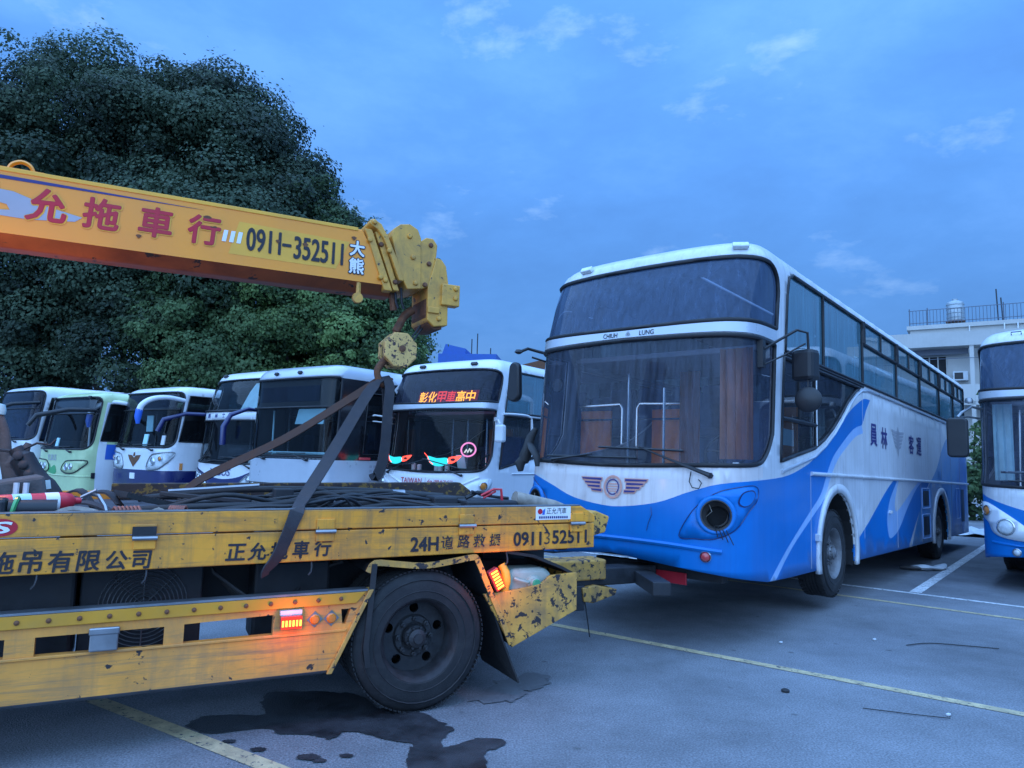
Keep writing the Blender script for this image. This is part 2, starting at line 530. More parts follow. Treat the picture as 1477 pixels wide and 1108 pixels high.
def catmull(pts, n=8, closed=False):
    P = [np.array(p, float) for p in pts]
    k = len(P)
    out = []
    for i in range(k if closed else k - 1):
        p0, p1, p2, p3 = (P[(i - 1) % k], P[i], P[(i + 1) % k], P[(i + 2) % k]) if closed else (P[max(i - 1, 0)], P[i], P[i + 1], P[min(i + 2, k - 1)])
        for j in range(n):
            t = j / n
            out.append(0.5 * ((2 * p1) + (p2 - p0) * t + (2 * p0 - 5 * p1 + 4 * p2 - p3) * t * t + (3 * p1 - p0 - 3 * p2 + p3) * t ** 3))
    if not closed:
        out.append(P[-1])
    return [tuple(p) for p in out]


def inside(poly, pts):
    p = np.asarray(poly, float)
    x, y = pts[:, 0], pts[:, 1]
    r = np.zeros(len(pts), bool)
    j = len(p) - 1
    for i in range(len(p)):
        xi, yi, xj, yj = p[i, 0], p[i, 1], p[j, 0], p[j, 1]
        if yi != yj:
            c = ((yi > y) != (yj > y)) & (x < (xj - xi) * (y - yi) / (yj - yi) + xi)
            r ^= c
        j = i
    return r


def dens(poly, step, closed=True):
    out = []
    n = len(poly)
    for i in range(n if closed else n - 1):
        a, b = np.array(poly[i], float), np.array(poly[(i + 1) % n], float)
        k = max(1, int(math.ceil(np.linalg.norm(b - a) / step)))
        for j in range(k):
            out.append(tuple(a + (b - a) * j / k))
    if not closed:
        out.append(tuple(poly[-1]))
    return out


def cdt(loops, pts=()):
    V, E = [], []
    for lp in loops:
        b = len(V)
        V.extend(Vector((p[0], p[1])) for p in lp)
        E.extend((b + i, b + (i + 1) % len(lp)) for i in range(len(lp)))
    V.extend(Vector((p[0], p[1])) for p in pts)
    r = delaunay_2d_cdt(V, E, [], 0, 1e-5)
    v2 = np.array([(p.x, p.y) for p in r[0]])
    f = np.array([q for q in r[2]], dtype=int)
    return v2, f


def roundrect(x0, y0, x1, y1, r, n=5):
    rs = r if hasattr(r, '__len__') else (r,) * 4          # bl, br, tr, tl
    out = []
    for (cx, cy, a0), q in zip(((x0, y0, 180), (x1, y0, 270), (x1, y1, 0), (x0, y1, 90)), rs):
        ox = cx + (q if cx == x0 else -q)
        oy = cy + (q if cy == y0 else -q)
        for i in range(n + 1):
            a = R(a0 + 90 * i / n)
            out.append((ox + q * math.cos(a), oy + q * math.sin(a)))
    return out


def circle(cx, cy, r, n=20, a0=0, a1=360, ry=None):
    full = abs(a1 - a0) >= 360
    k = n if full else n + 1
    return [(cx + r * math.cos(R(a0 + (a1 - a0) * i / n)), cy + (ry or r) * math.sin(R(a0 + (a1 - a0) * i / n))) for i in range(k)]


def plate(mb, outer, holes, fn, c0, c1, mat=0):
    """flat plate with real openings; fn(a, b, c) -> xyz"""
    v2, f = cdt([outer] + list(holes))
    ce = v2[f].mean(1)
    keep = inside(outer, ce)
    for h in holes:
        keep &= ~inside(h, ce)
    f = f[keep]
    n = len(v2)
    vs = [fn(a, b, c0) for a, b in v2] + [fn(a, b, c1) for a, b in v2]
    fs = [tuple(q) for q in f] + [tuple(n + i for i in q[::-1]) for q in f]
    mb.add(vs, fs, mat)
    for lp in [outer] + list(holes):
        k = len(lp)
        mb.add([fn(a, b, c0) for a, b in lp] + [fn(a, b, c1) for a, b in lp], [(i, (i + 1) % k, k + (i + 1) % k, k + i) for i in range(k)], mat)
    return mb


_TXT = {}


def glyphs(s, bold=0.0):
    key = (s, bold)
    if key not in _TXT:
        cu = bpy.data.curves.new('t', 'FONT')
        cu.body = s
        cu.resolution_u = 3
        cu.offset = bold
        o = bpy.data.objects.new('t', cu)
        COL.objects.link(o)
        dg = bpy.context.evaluated_depsgraph_get()
        me = bpy.data.meshes.new_from_object(o.evaluated_get(dg))
        v = np.zeros(len(me.vertices) * 3)
        me.vertices.foreach_get('co', v)
        v = v.reshape(-1, 3)[:, :2]
        f = [tuple(p.vertices) for p in me.polygons]
        bpy.data.meshes.remove(me)
        bpy.data.objects.remove(o)
        bpy.data.curves.remove(cu)
        _TXT[key] = (v, f)
    return _TXT[key]


def text_into(mb, s, ca, cb, h, fn, w=None, bold=0.0, shear=0.0, mat=0, slope=0.0):
    """s centred at (ca, cb), h high; fn(a, b) -> xyz"""
    v, f = glyphs(s, bold)
    if len(v) == 0:
        return mb
    mn, mx = v.min(0), v.max(0)
    sc = h / (mx[1] - mn[1])
    sx = (w / (mx[0] - mn[0])) if w else sc
    p = (v - (mn + mx) / 2) * [sx, sc]
    a = ca + p[:, 0] + shear * p[:, 1]
    b = cb + p[:, 1] + slope * p[:, 0]
    return mb.add([fn(x, y) for x, y in zip(a, b)], f, mat)


def lettering(name, items, fn, matn, parent, bold=0.0, shear=0.0, heavy=0.0, rings=((1, 8),), nrm=(0, -1, 0)):
    """one part for each string; heavy thickens the strokes with shifted layers a hair apart"""
    for it in items:
        mb = MB()
        text_into(mb, it[0], it[1], it[2], it[3], fn, it[4] if len(it) > 4 else None, bold, shear)
        if heavy:
            v0, f0 = list(mb.v), list(mb.f)
            k = 0
            for rr, n in rings:
                for j in range(n):
                    a = 2 * math.pi * j / n
                    k += 1
                    d = (math.cos(a) * heavy * rr + nrm[0] * k * 0.0001, nrm[1] * k * 0.0001, math.sin(a) * heavy * rr + nrm[2] * k * 0.0001)
                    mb.add([(p[0] + d[0], p[1] + d[1], p[2] + d[2]) for p in v0], f0)
        me = bpy.data.meshes.new(name)
        me.from_pydata(mb.v, [], mb.f)
        me.materials.append(MATS[matn])
        o = link(name, me, parent, 0)
    return o
# ------------------------------------------------------------------ bus skin: (w, v) -> local xyz
# w runs round the plan from the front centre (positive to the side with the lettering), v up the wall and over the roof


class Skin:
    def __init__(s, plan, W, L, zs, roof, rake, blend=1.5):
        c = [tuple(p) for p in catmull(plan, 10)]
        c += [(L - 0.16, W / 2), (L - 0.05, W / 2 - 0.05), (L, W / 2 - 0.16), (L, 0.0)]
        c = np.array(c)
        s.px, s.pq = c[:, 0], c[:, 1]
        s.cum = np.concatenate([[0], np.cumsum(np.hypot(np.diff(s.px), np.diff(s.pq)))])
        s.W, s.L, s.zs, s.blend = W, L, zs, blend
        s.nside = len(c) - 2
        s.nq = int(np.argmax(s.pq)) + 1
        rp = np.array([(0.0, zs)] + list(roof))
        s.rv = zs + np.concatenate([[0], np.cumsum(np.hypot(np.diff(rp[:, 0]), np.diff(rp[:, 1])))])
        s.ri, s.rz = rp[:, 0], rp[:, 1]
        s.vmax = s.rv[-1]
        s.wmax = s.cum[-1]
        s.rake = np.array(rake, float)

    def S(s, x):
        return np.interp(x, s.px[:s.nside], s.cum[:s.nside])

    def F(s, q):
        return np.sign(q) * np.interp(abs(q), s.pq[:s.nq], s.cum[:s.nq])

    def base(s, w, v):
        w = np.asarray(w, float)
        v = np.asarray(v, float)
        a = np.abs(w)
        px = np.interp(a, s.cum, s.px)
        pq = np.interp(a, s.cum, s.pq) * np.where(w < 0, -1, 1)
        z = np.where(v <= s.zs, v, np.interp(v, s.rv, s.rz))
        ins = np.where(v <= s.zs, 0, np.interp(v, s.rv, s.ri))
        t = np.clip(px / s.blend, 0, 1)
        wf = 1 - t * t * (3 - 2 * t)
        t2 = np.clip((s.L - px) / 1.0, 0, 1)
        wr = 1 - t2 * t2 * (3 - 2 * t2)
        x = px + (np.interp(z, s.rake[:, 0], s.rake[:, 1]) + ins * 1.2) * wf - ins * wr
        q = pq * (1 - ins / (s.W / 2))
        return np.stack([x, -q, z], -1)

    def P(s, w, v, off=0.0):
        p = s.base(w, v)
        if np.any(np.asarray(off) != 0):
            e = 1e-3
            dw = s.base(np.asarray(w) + e, v) - s.base(np.asarray(w) - e, v)
            dv = s.base(w, np.asarray(v) + e) - s.base(w, np.asarray(v) - e)
            n = np.cross(dw, dv)
            n /= np.linalg.norm(n, axis=-1, keepdims=True) + 1e-12
            p = p + n * (np.asarray(off)[..., None] if np.ndim(off) else off)
        return p

    def frame(s, w, v, off=0.0):
        e = 1e-3
        p = s.P(w, v, off)
        dw = s.base(w + e, v) - s.base(w - e, v)
        dv = s.base(w, v + e) - s.base(w, v - e)
        dw /= np.linalg.norm(dw)
        n = np.cross(dw, dv)
        n /= np.linalg.norm(n)
        up = np.cross(n, dw)
        return Vector(p), Vector(dw), Vector(up), Vector(n)

    def fn(s, off=0.004, w0=0.0, v0=0.0):
        return lambda a, b: tuple(s.P(w0 + a, v0 + b, off))

    def grid(s, w0, w1, v0, v1):
        wc = s.cum[s.nq] + 0.7
        ws = [w for w in np.arange(-s.wmax, s.wmax, 0.11) if abs(w) < wc or s.S(s.L - 0.25) < abs(w) < s.S(s.L) + 0.3]
        ws += list(np.arange(-s.wmax, s.wmax, 0.55))
        ws = sorted(w for w in ws if w0 < w < w1)
        vs = [v for v in np.arange(v0, v1, 0.13)]
        if v1 > s.zs:
            vs = [v for v in vs if v < s.zs] + [v for v in np.arange(s.zs, v1, 0.07)]
        return [(w, v) for w in ws for v in vs if v0 < v < v1]

    def mesh(s, outer, holes=(), regions=(), off=0.0, step=0.1):
        """skin inside outer minus holes; regions = [(poly, material index)] painted in order"""
        outer = dens(outer, step)
        hs = [dens(h, step) for h in holes]
        rs = [(dens(p, step), m) for p, m in regions]
        o = np.array(outer)
        v2, f = cdt([outer] + hs + [p for p, m in rs], s.grid(o[:, 0].min(), o[:, 0].max(), o[:, 1].min(), o[:, 1].max()))
        ce = v2[f].mean(1)
        keep = inside(outer, ce)
        for h in hs:
            keep &= ~inside(h, ce)
        f, ce = f[keep], ce[keep]
        mi = np.zeros(len(f), int)
        for p, m in rs:
            mi[inside(p, ce)] = m
        used = np.unique(f)
        idx = -np.ones(len(v2), int)
        idx[used] = np.arange(len(used))
        co = s.P(v2[used, 0], v2[used, 1], off)
        mb = MB()
        mb.v = [tuple(p) for p in co]
        mb.f = [tuple(int(i) for i in q) for q in idx[f]]
        mb.m = [int(i) for i in mi]
        return mb

    def put(s, name, mb, mats, parent, solid=None, smooth=40):
        me = bpy.data.meshes.new(name)
        me.from_pydata(mb.v, [], mb.f)
        for q in ([mats] if isinstance(mats, str) else mats):
            me.materials.append(MATS[q])
        me.polygons.foreach_set('material_index', np.array(mb.m, dtype=np.int32))
        # triangles come counter-clockwise in (w, v), whose normal points outwards
        return link(name, me, parent, smooth, solid=solid)

    def patch(s, name, poly, matn, parent, off=0.0, solid=None, step=0.1):
        return s.put(name, s.mesh(poly, off=off, step=step), matn, parent, solid)

    def line(s, poly, off=0.0, closed=True, step=0.08):
        return [tuple(p) for p in (s.P(a, b, off) for a, b in dens(poly, step, closed))]

    def trim(s, name, poly, r, matn, parent, off=0.0, closed=True, n=6, step=0.08):
        return MB().tube(s.line(poly, off, closed, step), r, n, closed).build(name, matn, parent, 60)


def mir(poly):
    return [(-a, b) for a, b in poly][::-1]

# ------------------------------------------------------------------ wheels


def lathe_y(mb, prof, x, y, z, side, n=32, mat=0):
    return mb.lathe(prof, n, (x, y, z), (0, side, 0), mat, cap=False)


def wheel(root, x, y, z, side, rad=0.5, width=0.28, rimmat='grey_rim', nuts=8, dish=0.09, holes=6, seg=36):
    """y is the outer face; side is -1 where the face looks to -y. wheel > rim, hub, wheel_nut"""
    rr = rad * 0.57
    t = MB()
    prof = [(rr * 0.97, -0.02), (rr, 0.0), (rr * 1.05, 0.012), (rad * 0.80, 0.014), (rad * 0.93, 0.0), (rad * 0.985, -0.025), (rad, -0.05)]
    nb = 5
    for i in range(nb):
        h0 = -0.05 - (width - 0.1) * i / nb
        h1 = -0.05 - (width - 0.1) * (i + 1) / nb
        prof += [(rad, h0 - 0.004), (rad, h1 + 0.012), (rad - 0.012, h1 + 0.008), (rad - 0.012, h1)]
    prof += [(rad, -width + 0.05), (rad * 0.96, -width + 0.01), (rad * 0.8, -width), (rr, -width + 0.01)]
    lathe_y(t, prof, x, y, z, side, seg)
    for rr2 in (rad * 0.70, rad * 0.86):
        t.tube([(x + rr2 * math.cos(a), y + side * 0.012, z + rr2 * math.sin(a)) for a in np.linspace(0, 2 * math.pi, 40)[:-1]], 0.005, 4, True)
    nl = int(seg * 1.6)
    for i in range(nl):
        a = 2 * math.pi * i / nl
        ca, sa = math.cos(a), math.sin(a)
        rot = Matrix(((ca, 0, -sa), (0, 1, 0), (sa, 0, ca)))
        for hh in (-0.035, -width + 0.035):
            t.box((x + ca * (rad - 0.002), y + side * hh, z + sa * (rad - 0.002)), (0.008, 0.055, 2 * math.pi * rad / nl * 0.62), rot=rot)
    w = t.build('wheel', 'tyre_rubber', root, 40)
    m = MB()
    lathe_y(m, [(rr * 0.88, -dish - 0.02), (rr * 0.91, -0.04), (rr * 0.94, -0.02), (rr * 1.02, 0.008), (rr * 1.045, 0.0), (rr * 0.97, -0.02)], x, y, z, side, seg)
    hl = [circle(x + rr * 0.70 * math.cos(2 * math.pi * i / holes + 0.3), z + rr * 0.70 * math.sin(2 * math.pi * i / holes + 0.3), rr * 0.125, 14, ry=rr * 0.125) for i in range(holes)]
    plate(m, circle(x, z, rr * 0.90, seg), hl, lambda a, b, c: (a, y - side * c, b), dish, dish + 0.02)
    lathe_y(m, [(rr * 0.54, -dish), (rr * 0.50, -dish + 0.018), (rr * 0.36, -dish + 0.022)], x, y, z, side, 28)
    rim = m.build('rim', rimmat, w, 40)
    h = MB()
    lathe_y(h, [(rr * 0.30, -dish + 0.015), (rr * 0.29, -dish + 0.06), (rr * 0.24, -dish + 0.075), (rr * 0.23, -dish + 0.10), (rr * 0.13, -dish + 0.112), (rr * 0.12, -dish + 0.122), (0, -dish + 0.124)], x, y, z, side, 20)
    for i in range(8 if nuts else 0):
        a = 2 * math.pi * (i + 0.5) / 8
        lathe_y(h, [(0.009, -dish + 0.07), (0.009, -dish + 0.088), (0, -dish + 0.088)], x + rr * 0.265 * math.cos(a), y, z + rr * 0.265 * math.sin(a), side, 6)
    h.build('hub', rimmat, w, 30)
    for i in range(nuts):
        a = 2 * math.pi * i / nuts
        q = MB()
        lathe_y(q, [(0.018, -dish + 0.012), (0.018, -dish + 0.042), (0.010, -dish + 0.045), (0.010, -dish + 0.06), (0, -dish + 0.06)],
                x + rr * 0.44 * math.cos(a), y, z + rr * 0.44 * math.sin(a), side, 6)
        q.build('wheel_nut', rimmat, w, 30)
    return w


# ------------------------------------------------------------------ buses


def seat_mesh(matn):
    b = MB()
    b.box((0.0, 0, 0.42), (0.44, 0.44, 0.12))
    b.box((0.20, 0, 0.78), (0.11, 0.43, 0.66), rot=Matrix.Rotation(R(9), 3, 'Y'))
    b.box((0.0, 0.0, 0.18), (0.10, 0.30, 0.36))
    me = bpy.data.meshes.new('seat')
    me.from_pydata(b.v, [], b.f)
    me.materials.append(MATS[matn])
    return me


def bus(name, label, loc, theta, c, ry=0.0, group=None):
    root = thing(name, label, 'bus', loc, R(90 - theta), group, ry)
    s = Skin(c['plan'], c.get('W', 2.5), c['L'], c['zs'], c['roof'], c['rake'], c.get('blend', 1.5))
    W, L = s.W, s.L
    zb = c.get('zb', 0.36)
    S = s.S
    wm = s.wmax - 0.001
    fb = c.get('front_bottom', zb)
    outer = [(-wm, zb), (-S(1.2), zb), (-1.7, zb + 0.01), (-1.0, (zb + fb) / 2), (0, fb), (1.0, (zb + fb) / 2), (1.7, zb + 0.01), (S(1.2), zb), (wm, zb), (wm, s.vmax - 0.02), (-wm, s.vmax - 0.02)]
    holes = []
    ar = c.get('arch_r', 0.68)
    wr = c.get('wheel_r', 0.5)
    for ax in c['axles']:
        for sg in (1, -1):
            a = [(sg * S(ax) + p[0], p[1]) for p in circle(0, wr, ar, 20, -18, 198)]
            a = [(p[0], max(p[1], zb - 0.2)) for p in a] + [(a[-1][0], zb - 0.2), (a[0][0], zb - 0.2)]
            holes.append(a)
    holes += c.get('extra_holes', [])
    panes = []
    for sc in c['screens']:
        holes.append(sc['poly'])
        panes.append((sc.get('name', 'windscreen'), sc['poly'], sc['glass'], -0.012))
    for sw in c['side']:
        near = [(S(x), z) for x, z in sw['poly']]
        for k, pl in enumerate((near, mir(near))):
            holes.append(pl)
            if 'splits' in sw and k == 0:
                x0, x1 = min(p[0] for p in sw['poly']), max(p[0] for p in sw['poly'])
                xs = [x0 - 1] + list(sw['splits']) + [x1 + 1]
                for a, b in zip(xs[:-1], xs[1:]):
                    cl = clip_x(near, S(max(a, x0)) - (1 if a < x0 else 0), S(min(b, x1)) + (1 if b > x1 else 0))
                    if len(cl) > 2:
                        panes.append(('window_pane', cl, sw['glass'], -0.015))
            else:
                panes.append(('window_pane', pl, sw['glass'], -0.015))
    mats = [c['paint']] + [m for _, m in c.get('livery', [])]
    names = list(dict.fromkeys(mats))
    regs = [(p, names.index(m)) for p, m in c.get('livery', [])]
    body = s.put('body', s.mesh(outer, holes, regs), names + [c.get('inner', 'interior')] * len(names), root, solid=(0.035, len(names)))
    for nm, pl, gm, off in panes:
        g = s.patch(nm, pl, gm, root, off)
    for sc in c['screens']:
        s.trim('windscreen_seal', sc['poly'], sc.get('seal', 0.022), 'gasket', root, 0.0)
    for sw in c['side']:
        near = [(S(x), z) for x, z in sw['poly']]
        s.trim('window_seal', near, sw.get('seal', 0.014), sw.get('sealmat', 'gasket'), root, 0.0)
        for x in sw.get('splits', []):
            lo, hi = zrange(sw['poly'], x)
            dx = sw.get('lean', 0.0)
            s.trim('mullion', [(S(x + dx), lo), (S(x), hi)], sw.get('mull', 0.018), sw.get('mullmat', 'gasket'), root, -0.004, closed=False)
    # floor pan, cabin floor, wheels
    und = MB().span((0.75, -W / 2 + 0.32, zb + 0.08), (L - 0.3, W / 2 - 0.32, zb + 0.22))
    und.span((0.75, -W / 2 + 0.1, zb + 0.1), (c['axles'][0] - ar - 0.05, W / 2 - 0.1, zb + 0.2))
    und.span((c['axles'][0] + ar + 0.05, -W / 2 + 0.1, zb + 0.1), (c['axles'][1] - ar - 0.05, W / 2 - 0.1, zb + 0.2))
    und.build('underbody', 'dark_steel', root, 0)
    zf = c.get('floor', 1.0)
    MB().span((c.get('floor_x', 1.0), -W / 2 + 0.06, zf - 0.06), (L - 0.3, W / 2 - 0.06, zf)).build('cabin_floor', 'dark_interior', root, 0)
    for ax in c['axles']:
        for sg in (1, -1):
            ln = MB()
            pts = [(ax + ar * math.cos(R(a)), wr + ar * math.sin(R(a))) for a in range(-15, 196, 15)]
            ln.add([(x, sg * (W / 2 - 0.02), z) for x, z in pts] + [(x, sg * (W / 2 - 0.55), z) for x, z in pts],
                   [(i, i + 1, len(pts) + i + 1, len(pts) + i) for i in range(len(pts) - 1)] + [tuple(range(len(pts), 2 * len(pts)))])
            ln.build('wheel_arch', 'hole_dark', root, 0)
            if sg == -1 or c.get('far_wheels', True):
                wheel(root, ax, sg * (W / 2 - 0.05), wr, sg, wr, nuts=c.get('nuts', 0) if sg == -1 else 0, seg=28)
    # dashboard following the nose, wheel, driver's seat
    z0 = c['dash_z']
    qs = np.linspace(-W / 2 + 0.12, W / 2 - 0.12, 15)
    nose = [(float(s.base(s.F(q), z0)[0]) + 0.13, -q) for q in qs]
    back = [(0.95, nose[-1][1]), (0.85, 0.2), (0.85, -0.2), (0.95, nose[0][1])] if not c.get('slim_dash') else [(0.75, nose[-1][1]), (0.75, nose[0][1])]
    MB().prism(nose + back, lambda a, b, cc: (a, b, cc), z0 - 0.35, z0, 0).build('dashboard', 'dark_plastic', root, 40, 0.02)
    sw = MB()
    o, n1, n2 = Vector((1.02, -0.72, z0 + 0.17)), Vector((0, 1, 0)), Vector((0.55, 0, 0.83)).normalized()
    sw.tube([o + n1 * (0.23 * math.cos(a)) + n2 * (0.23 * math.sin(a)) for a in np.linspace(0, 2 * math.pi, 25)[:-1]], 0.016, 6, True)
    sw.tube([o - n1 * 0.22, o + n1 * 0.22], 0.012, 5)
    sw.tube([o, o + Vector((-0.22, 0, -0.3))], 0.03, 6)
    sw.build('steering_wheel', 'dark_plastic', root, 40)
    sm = seat_mesh(c.get('seat', 'seat_cloth'))
    link('driver_seat', sm, root, 0, 0.03, (1.62, -0.72, z0 - 0.35))
    x = c.get('seat_x', 2.8)
    for i in range(c.get('rows', 4)):
        for q in (-0.95, -0.47, 0.47, 0.95):
            link('seat', sm, root, 0, 0.03, (x, q, zf))
        x += 0.85
    # wipers
    for (aw, av), (bw, bv), (e0, e1) in c.get('wipers', []):
        wp = MB().tube([s.P(aw, av, 0.02), s.P(aw, av, 0.06), s.P((aw + bw) / 2, (av + bv) / 2, 0.055), s.P(bw, bv, 0.04)], [0.03, 0.022, 0.011, 0.008], 6)
        wp.tube(s.line([e0, e1], 0.035, False), 0.011, 5)
        wp.build('wiper', 'dark_plastic', root, 40)
    return root, s


def clip_x(poly, a, b):
    out = list(poly)
    for lim, sg in ((a, 1), (b, -1)):
        res = []
        for i in range(len(out)):
            p, q = out[i], out[(i + 1) % len(out)]
            ip, iq = sg * (p[0] - lim) >= 0, sg * (q[0] - lim) >= 0
            if ip:
                res.append(p)
            if ip != iq:
                t = (lim - p[0]) / (q[0] - p[0])
                res.append((lim, p[1] + (q[1] - p[1]) * t))
        out = res
    return out


def zrange(poly, x):
    zs = []
    for i in range(len(poly)):
        p, q = poly[i], poly[(i + 1) % len(poly)]
        if (p[0] - x) * (q[0] - x) <= 0 and p[0] != q[0]:
            zs.append(p[1] + (q[1] - p[1]) * (x - p[0]) / (q[0] - p[0]))
    return min(zs), max(zs)


def lamp(s, name, w, v, r, lens, root, rim='chrome', depth=0.03, off=0.0):
    p, a, b, n = s.frame(w, v, off)
    m = MB().lathe([(r, -depth), (r, 0.012), (r * 0.9, 0.018), (r * 0.84, 0.006)], 20, p, n, cap=False)
    o = m.build(name, rim, root, 40)
    l = MB().lathe([(r * 0.86, -0.01), (r * 0.8, 0.008), (r * 0.5, 0.02), (0, 0.024)], 20, p, n)
    l.build('lens', lens, o, 60)
    return o


def box_skin(s, name, w, v, dw, dv, depth, matn, root, bevel=0.0):
    p, a, b, n = s.frame(w, v)
    rot = Matrix((a, b, n)).transposed()
    return MB().box(p + n * (depth / 2 - 0.01), (dw, dv, depth + 0.02), rot=rot).build(name, matn, root, 0, bevel)


COACH_PLAN = [(0, 0), (.008, .4), (.03, .7), (.075, .95), (.15, 1.1), (.29, 1.205), (.55, 1.25), (1.2, 1.25), (1.6, 1.25)]
COACH_ROOF = [(.02, 3.52), (.06, 3.60), (.15, 3.67), (.32, 3.72), (.6, 3.75), (1.24, 3.77)]
COACH_RAKE = [(.35, .03), (.7, 0), (1.0, 0.0), (1.4, .03), (2.6, .14), (2.75, .16), (3.2, .30), (3.45, .42)]
LOWER = catmull([(-1.82, 1.75), (-1.68, 1.56), (-1.45, 1.45), (-0.8, 1.42), (0, 1.40), (0.8, 1.42), (1.45, 1.45), (1.68, 1.56), (1.82, 1.75)], 5) + [(1.86, 2.63), (0, 2.66), (-1.86, 2.63)]
UPPER = [(-1.9, 2.80), (0, 2.78), (1.9, 2.80)] + catmull([(1.92, 3.18), (1.84, 3.32), (1.6, 3.42), (1.2, 3.46), (0.6, 3.475), (0, 3.48), (-0.6, 3.475), (-1.2, 3.46), (-1.6, 3.42), (-1.84, 3.32), (-1.92, 3.18)], 4)


def coach_cfg(livery, **kw):
    c = dict(plan=COACH_PLAN, L=12.6, zs=3.44, roof=COACH_ROOF, rake=COACH_RAKE, zb=0.37, front_bottom=0.56, axles=(2.9, 9.25), arch_r=0.70,
             paint='bus_white', livery=livery, dash_z=1.42, floor=1.5, floor_x=2.5, seat_x=3.2, rows=5, nuts=10,
             screens=[dict(poly=LOWER, glass='windscreen_dusty'), dict(poly=UPPER, glass='windscreen_upper', name='upper_windscreen')],
             side=[dict(poly=[(1.18, 2.62), (12.2, 2.62), (12.2, 3.46), (1.45, 3.46), (1.30, 3.40), (1.24, 3.2)], splits=[2.45, 4.1, 6.0, 7.7, 9.4, 10.9], glass='side_glass', seal=0.02),
                   dict(poly=[(1.04, 1.50), (2.10, 1.68), (2.45, 1.80), (2.78, 1.95), (3.08, 2.12), (3.4, 2.32), (3.75, 2.49), (3.95, 2.55), (1.14, 2.55)], splits=[2.15], glass='cab_glass', seal=0.02)],
             wipers=[((0.97, 1.33), (0.28, 1.575), ((-0.18, 1.57), (0.72, 1.545))), ((-0.75, 1.43), (-0.25, 1.50), ((-0.85, 1.475), (0.26, 1.47)))])
    c.update(kw)
    return c

# ------------------------------------------------------------------ the towed blue and white coach
_sk = Skin(COACH_PLAN, 2.5, 12.6, 3.44, COACH_ROOF, COACH_RAKE)
_S = _sk.S


def sd(pts):
    return [(float(_S(x)), z) for x, z in pts]


front_wave = [(-0.98, 1.28), (-0.74, 1.15), (-0.36, 1.04), (0.0, 1.0), (0.46, 1.06), (0.82, 1.19), (1.19, 1.28)]
sw_out = sd([(1.13, 1.35), (1.68, 1.45), (2.09, 1.57), (2.77, 1.85), (3.41, 2.18), (3.86, 2.35), (4.15, 2.43), (4.44, 2.44)])
sw_in = sd([(4.22, 2.28), (4.0, 2.07), (3.61, 1.99), (3.13, 1.79), (2.76, 1.61), (2.52, 1.41), (2.29, 1.18), (1.91, 0.99), (1.25, 0.66)]) + [(1.62, 0.30)]
stripe_out = [(1.80, 0.30)] + sd([(1.38, 0.66), (2.02, 0.95), (2.42, 1.14), (2.66, 1.38), (2.93, 1.58), (3.28, 1.74), (3.70, 1.90), (4.06, 1.97)])
blue_near = catmull(front_wave + sw_out, 4) + [(p[0], p[1]) for p in catmull(sw_in, 3)] + [(0, 0.2), (0, 1.0)]
# cut the near polygon at the centre line so that the mirrored one meets it
blue_near = [p for p in blue_near if p[0] >= -1e-6]
if blue_near[0][0] > 1e-3:
    blue_near = [(0.0, 1.0)] + blue_near
blue_near = blue_near[:-1]
stripe = catmull(sw_in[1:], 3) + catmull(stripe_out, 3)
wedge = catmull(stripe_out[:4], 3) + sd([(2.36, 1.06), (2.2, 0.8), (2.18, 0.3)])
tongue = sd([(5.72, 1.40), (5.4, 1.30), (5.04, 1.16), (4.6, 0.97), (4.25, .82), (3.78, .64), (3.55, 0.55), (3.55, .2), (6.5, .2), (6.62, .42), (7.1, .72), (7.6, 1.0), (8.11, 1.31), (8.3, 1.40)])
tear = sd(catmull([(5.93, 1.40), (5.43, 1.11), (5.24, .84), (5.30, .62), (5.45, .56), (5.94, .67), (6.52, .97), (7.21, 1.27), (7.75, 1.40)], 3))
tear_in = sd(catmull([(6.01, 1.40), (5.77, 1.16), (5.70, 1.0), (5.82, .93), (6.3, 1.06), (6.9, 1.25), (7.45, 1.40)], 3))
rear_mid = sd(catmull([(6.6, .2), (7.2, .75), (7.9, 1.18), (8.4, 1.40), (9.0, 1.66), (9.6, 2.05), (10.4, 2.30), (12.55, 2.25)], 3)) + sd([(12.6, 0.2)])
rear_dark = sd(catmull([(10.3, 0.2), (10.35, 0.7), (10.6, 1.1), (11.0, 1.42), (11.5, 2.0), (12.0, 2.2), (12.3, 1.6), (12.0, 0.9), (11.7, 0.2)], 3))
amber_lit_white = catmull([(-1.6, 1.3)] + front_wave + [(1.6, 1.33)], 4) + [(1.6, 1.43), (-1.6, 1.43)]
liv = [(amber_lit_white, 'amber_lit_white')]
for pl, m in ((tongue, 'bus_blue'), (rear_mid, 'bus_mid_blue'), (tear, 'bus_light_blue'), (tear_in, 'bus_white'), (rear_dark, 'bus_blue'),
              (wedge, 'bus_blue'), (blue_near, 'bus_blue'), (stripe, 'bus_light_blue')):
    liv += [(pl, m), (mir(pl), m)]
BX, BY = 0.986, 6.935
lift = 0.2016
cfg = coach_cfg(liv, inner='interior', rows=7, seat='seat_cloth', extra_holes=[circle(1.03, 0.985, 0.135, 20), circle(-1.03, 0.985, 0.135, 20)])
root, sk = bus('coach', 'blue and white coach on tow with empty headlight sockets and its front lifted', (0, 0, 0), 40.5, cfg)
TT = R(1.3)
_d = Vector((math.sin(R(40.5)), math.cos(R(40.5)), 0))
# nose up about the rear axle
XR = 8.9
ox = XR - XR * math.cos(TT)
root.location = (BX + _d.x * ox, BY + _d.y * ox, XR * math.sin(TT))
root.rotation_euler = (0, TT, R(90 - 40.5))
COACH = root
P, S = sk.P, sk.S

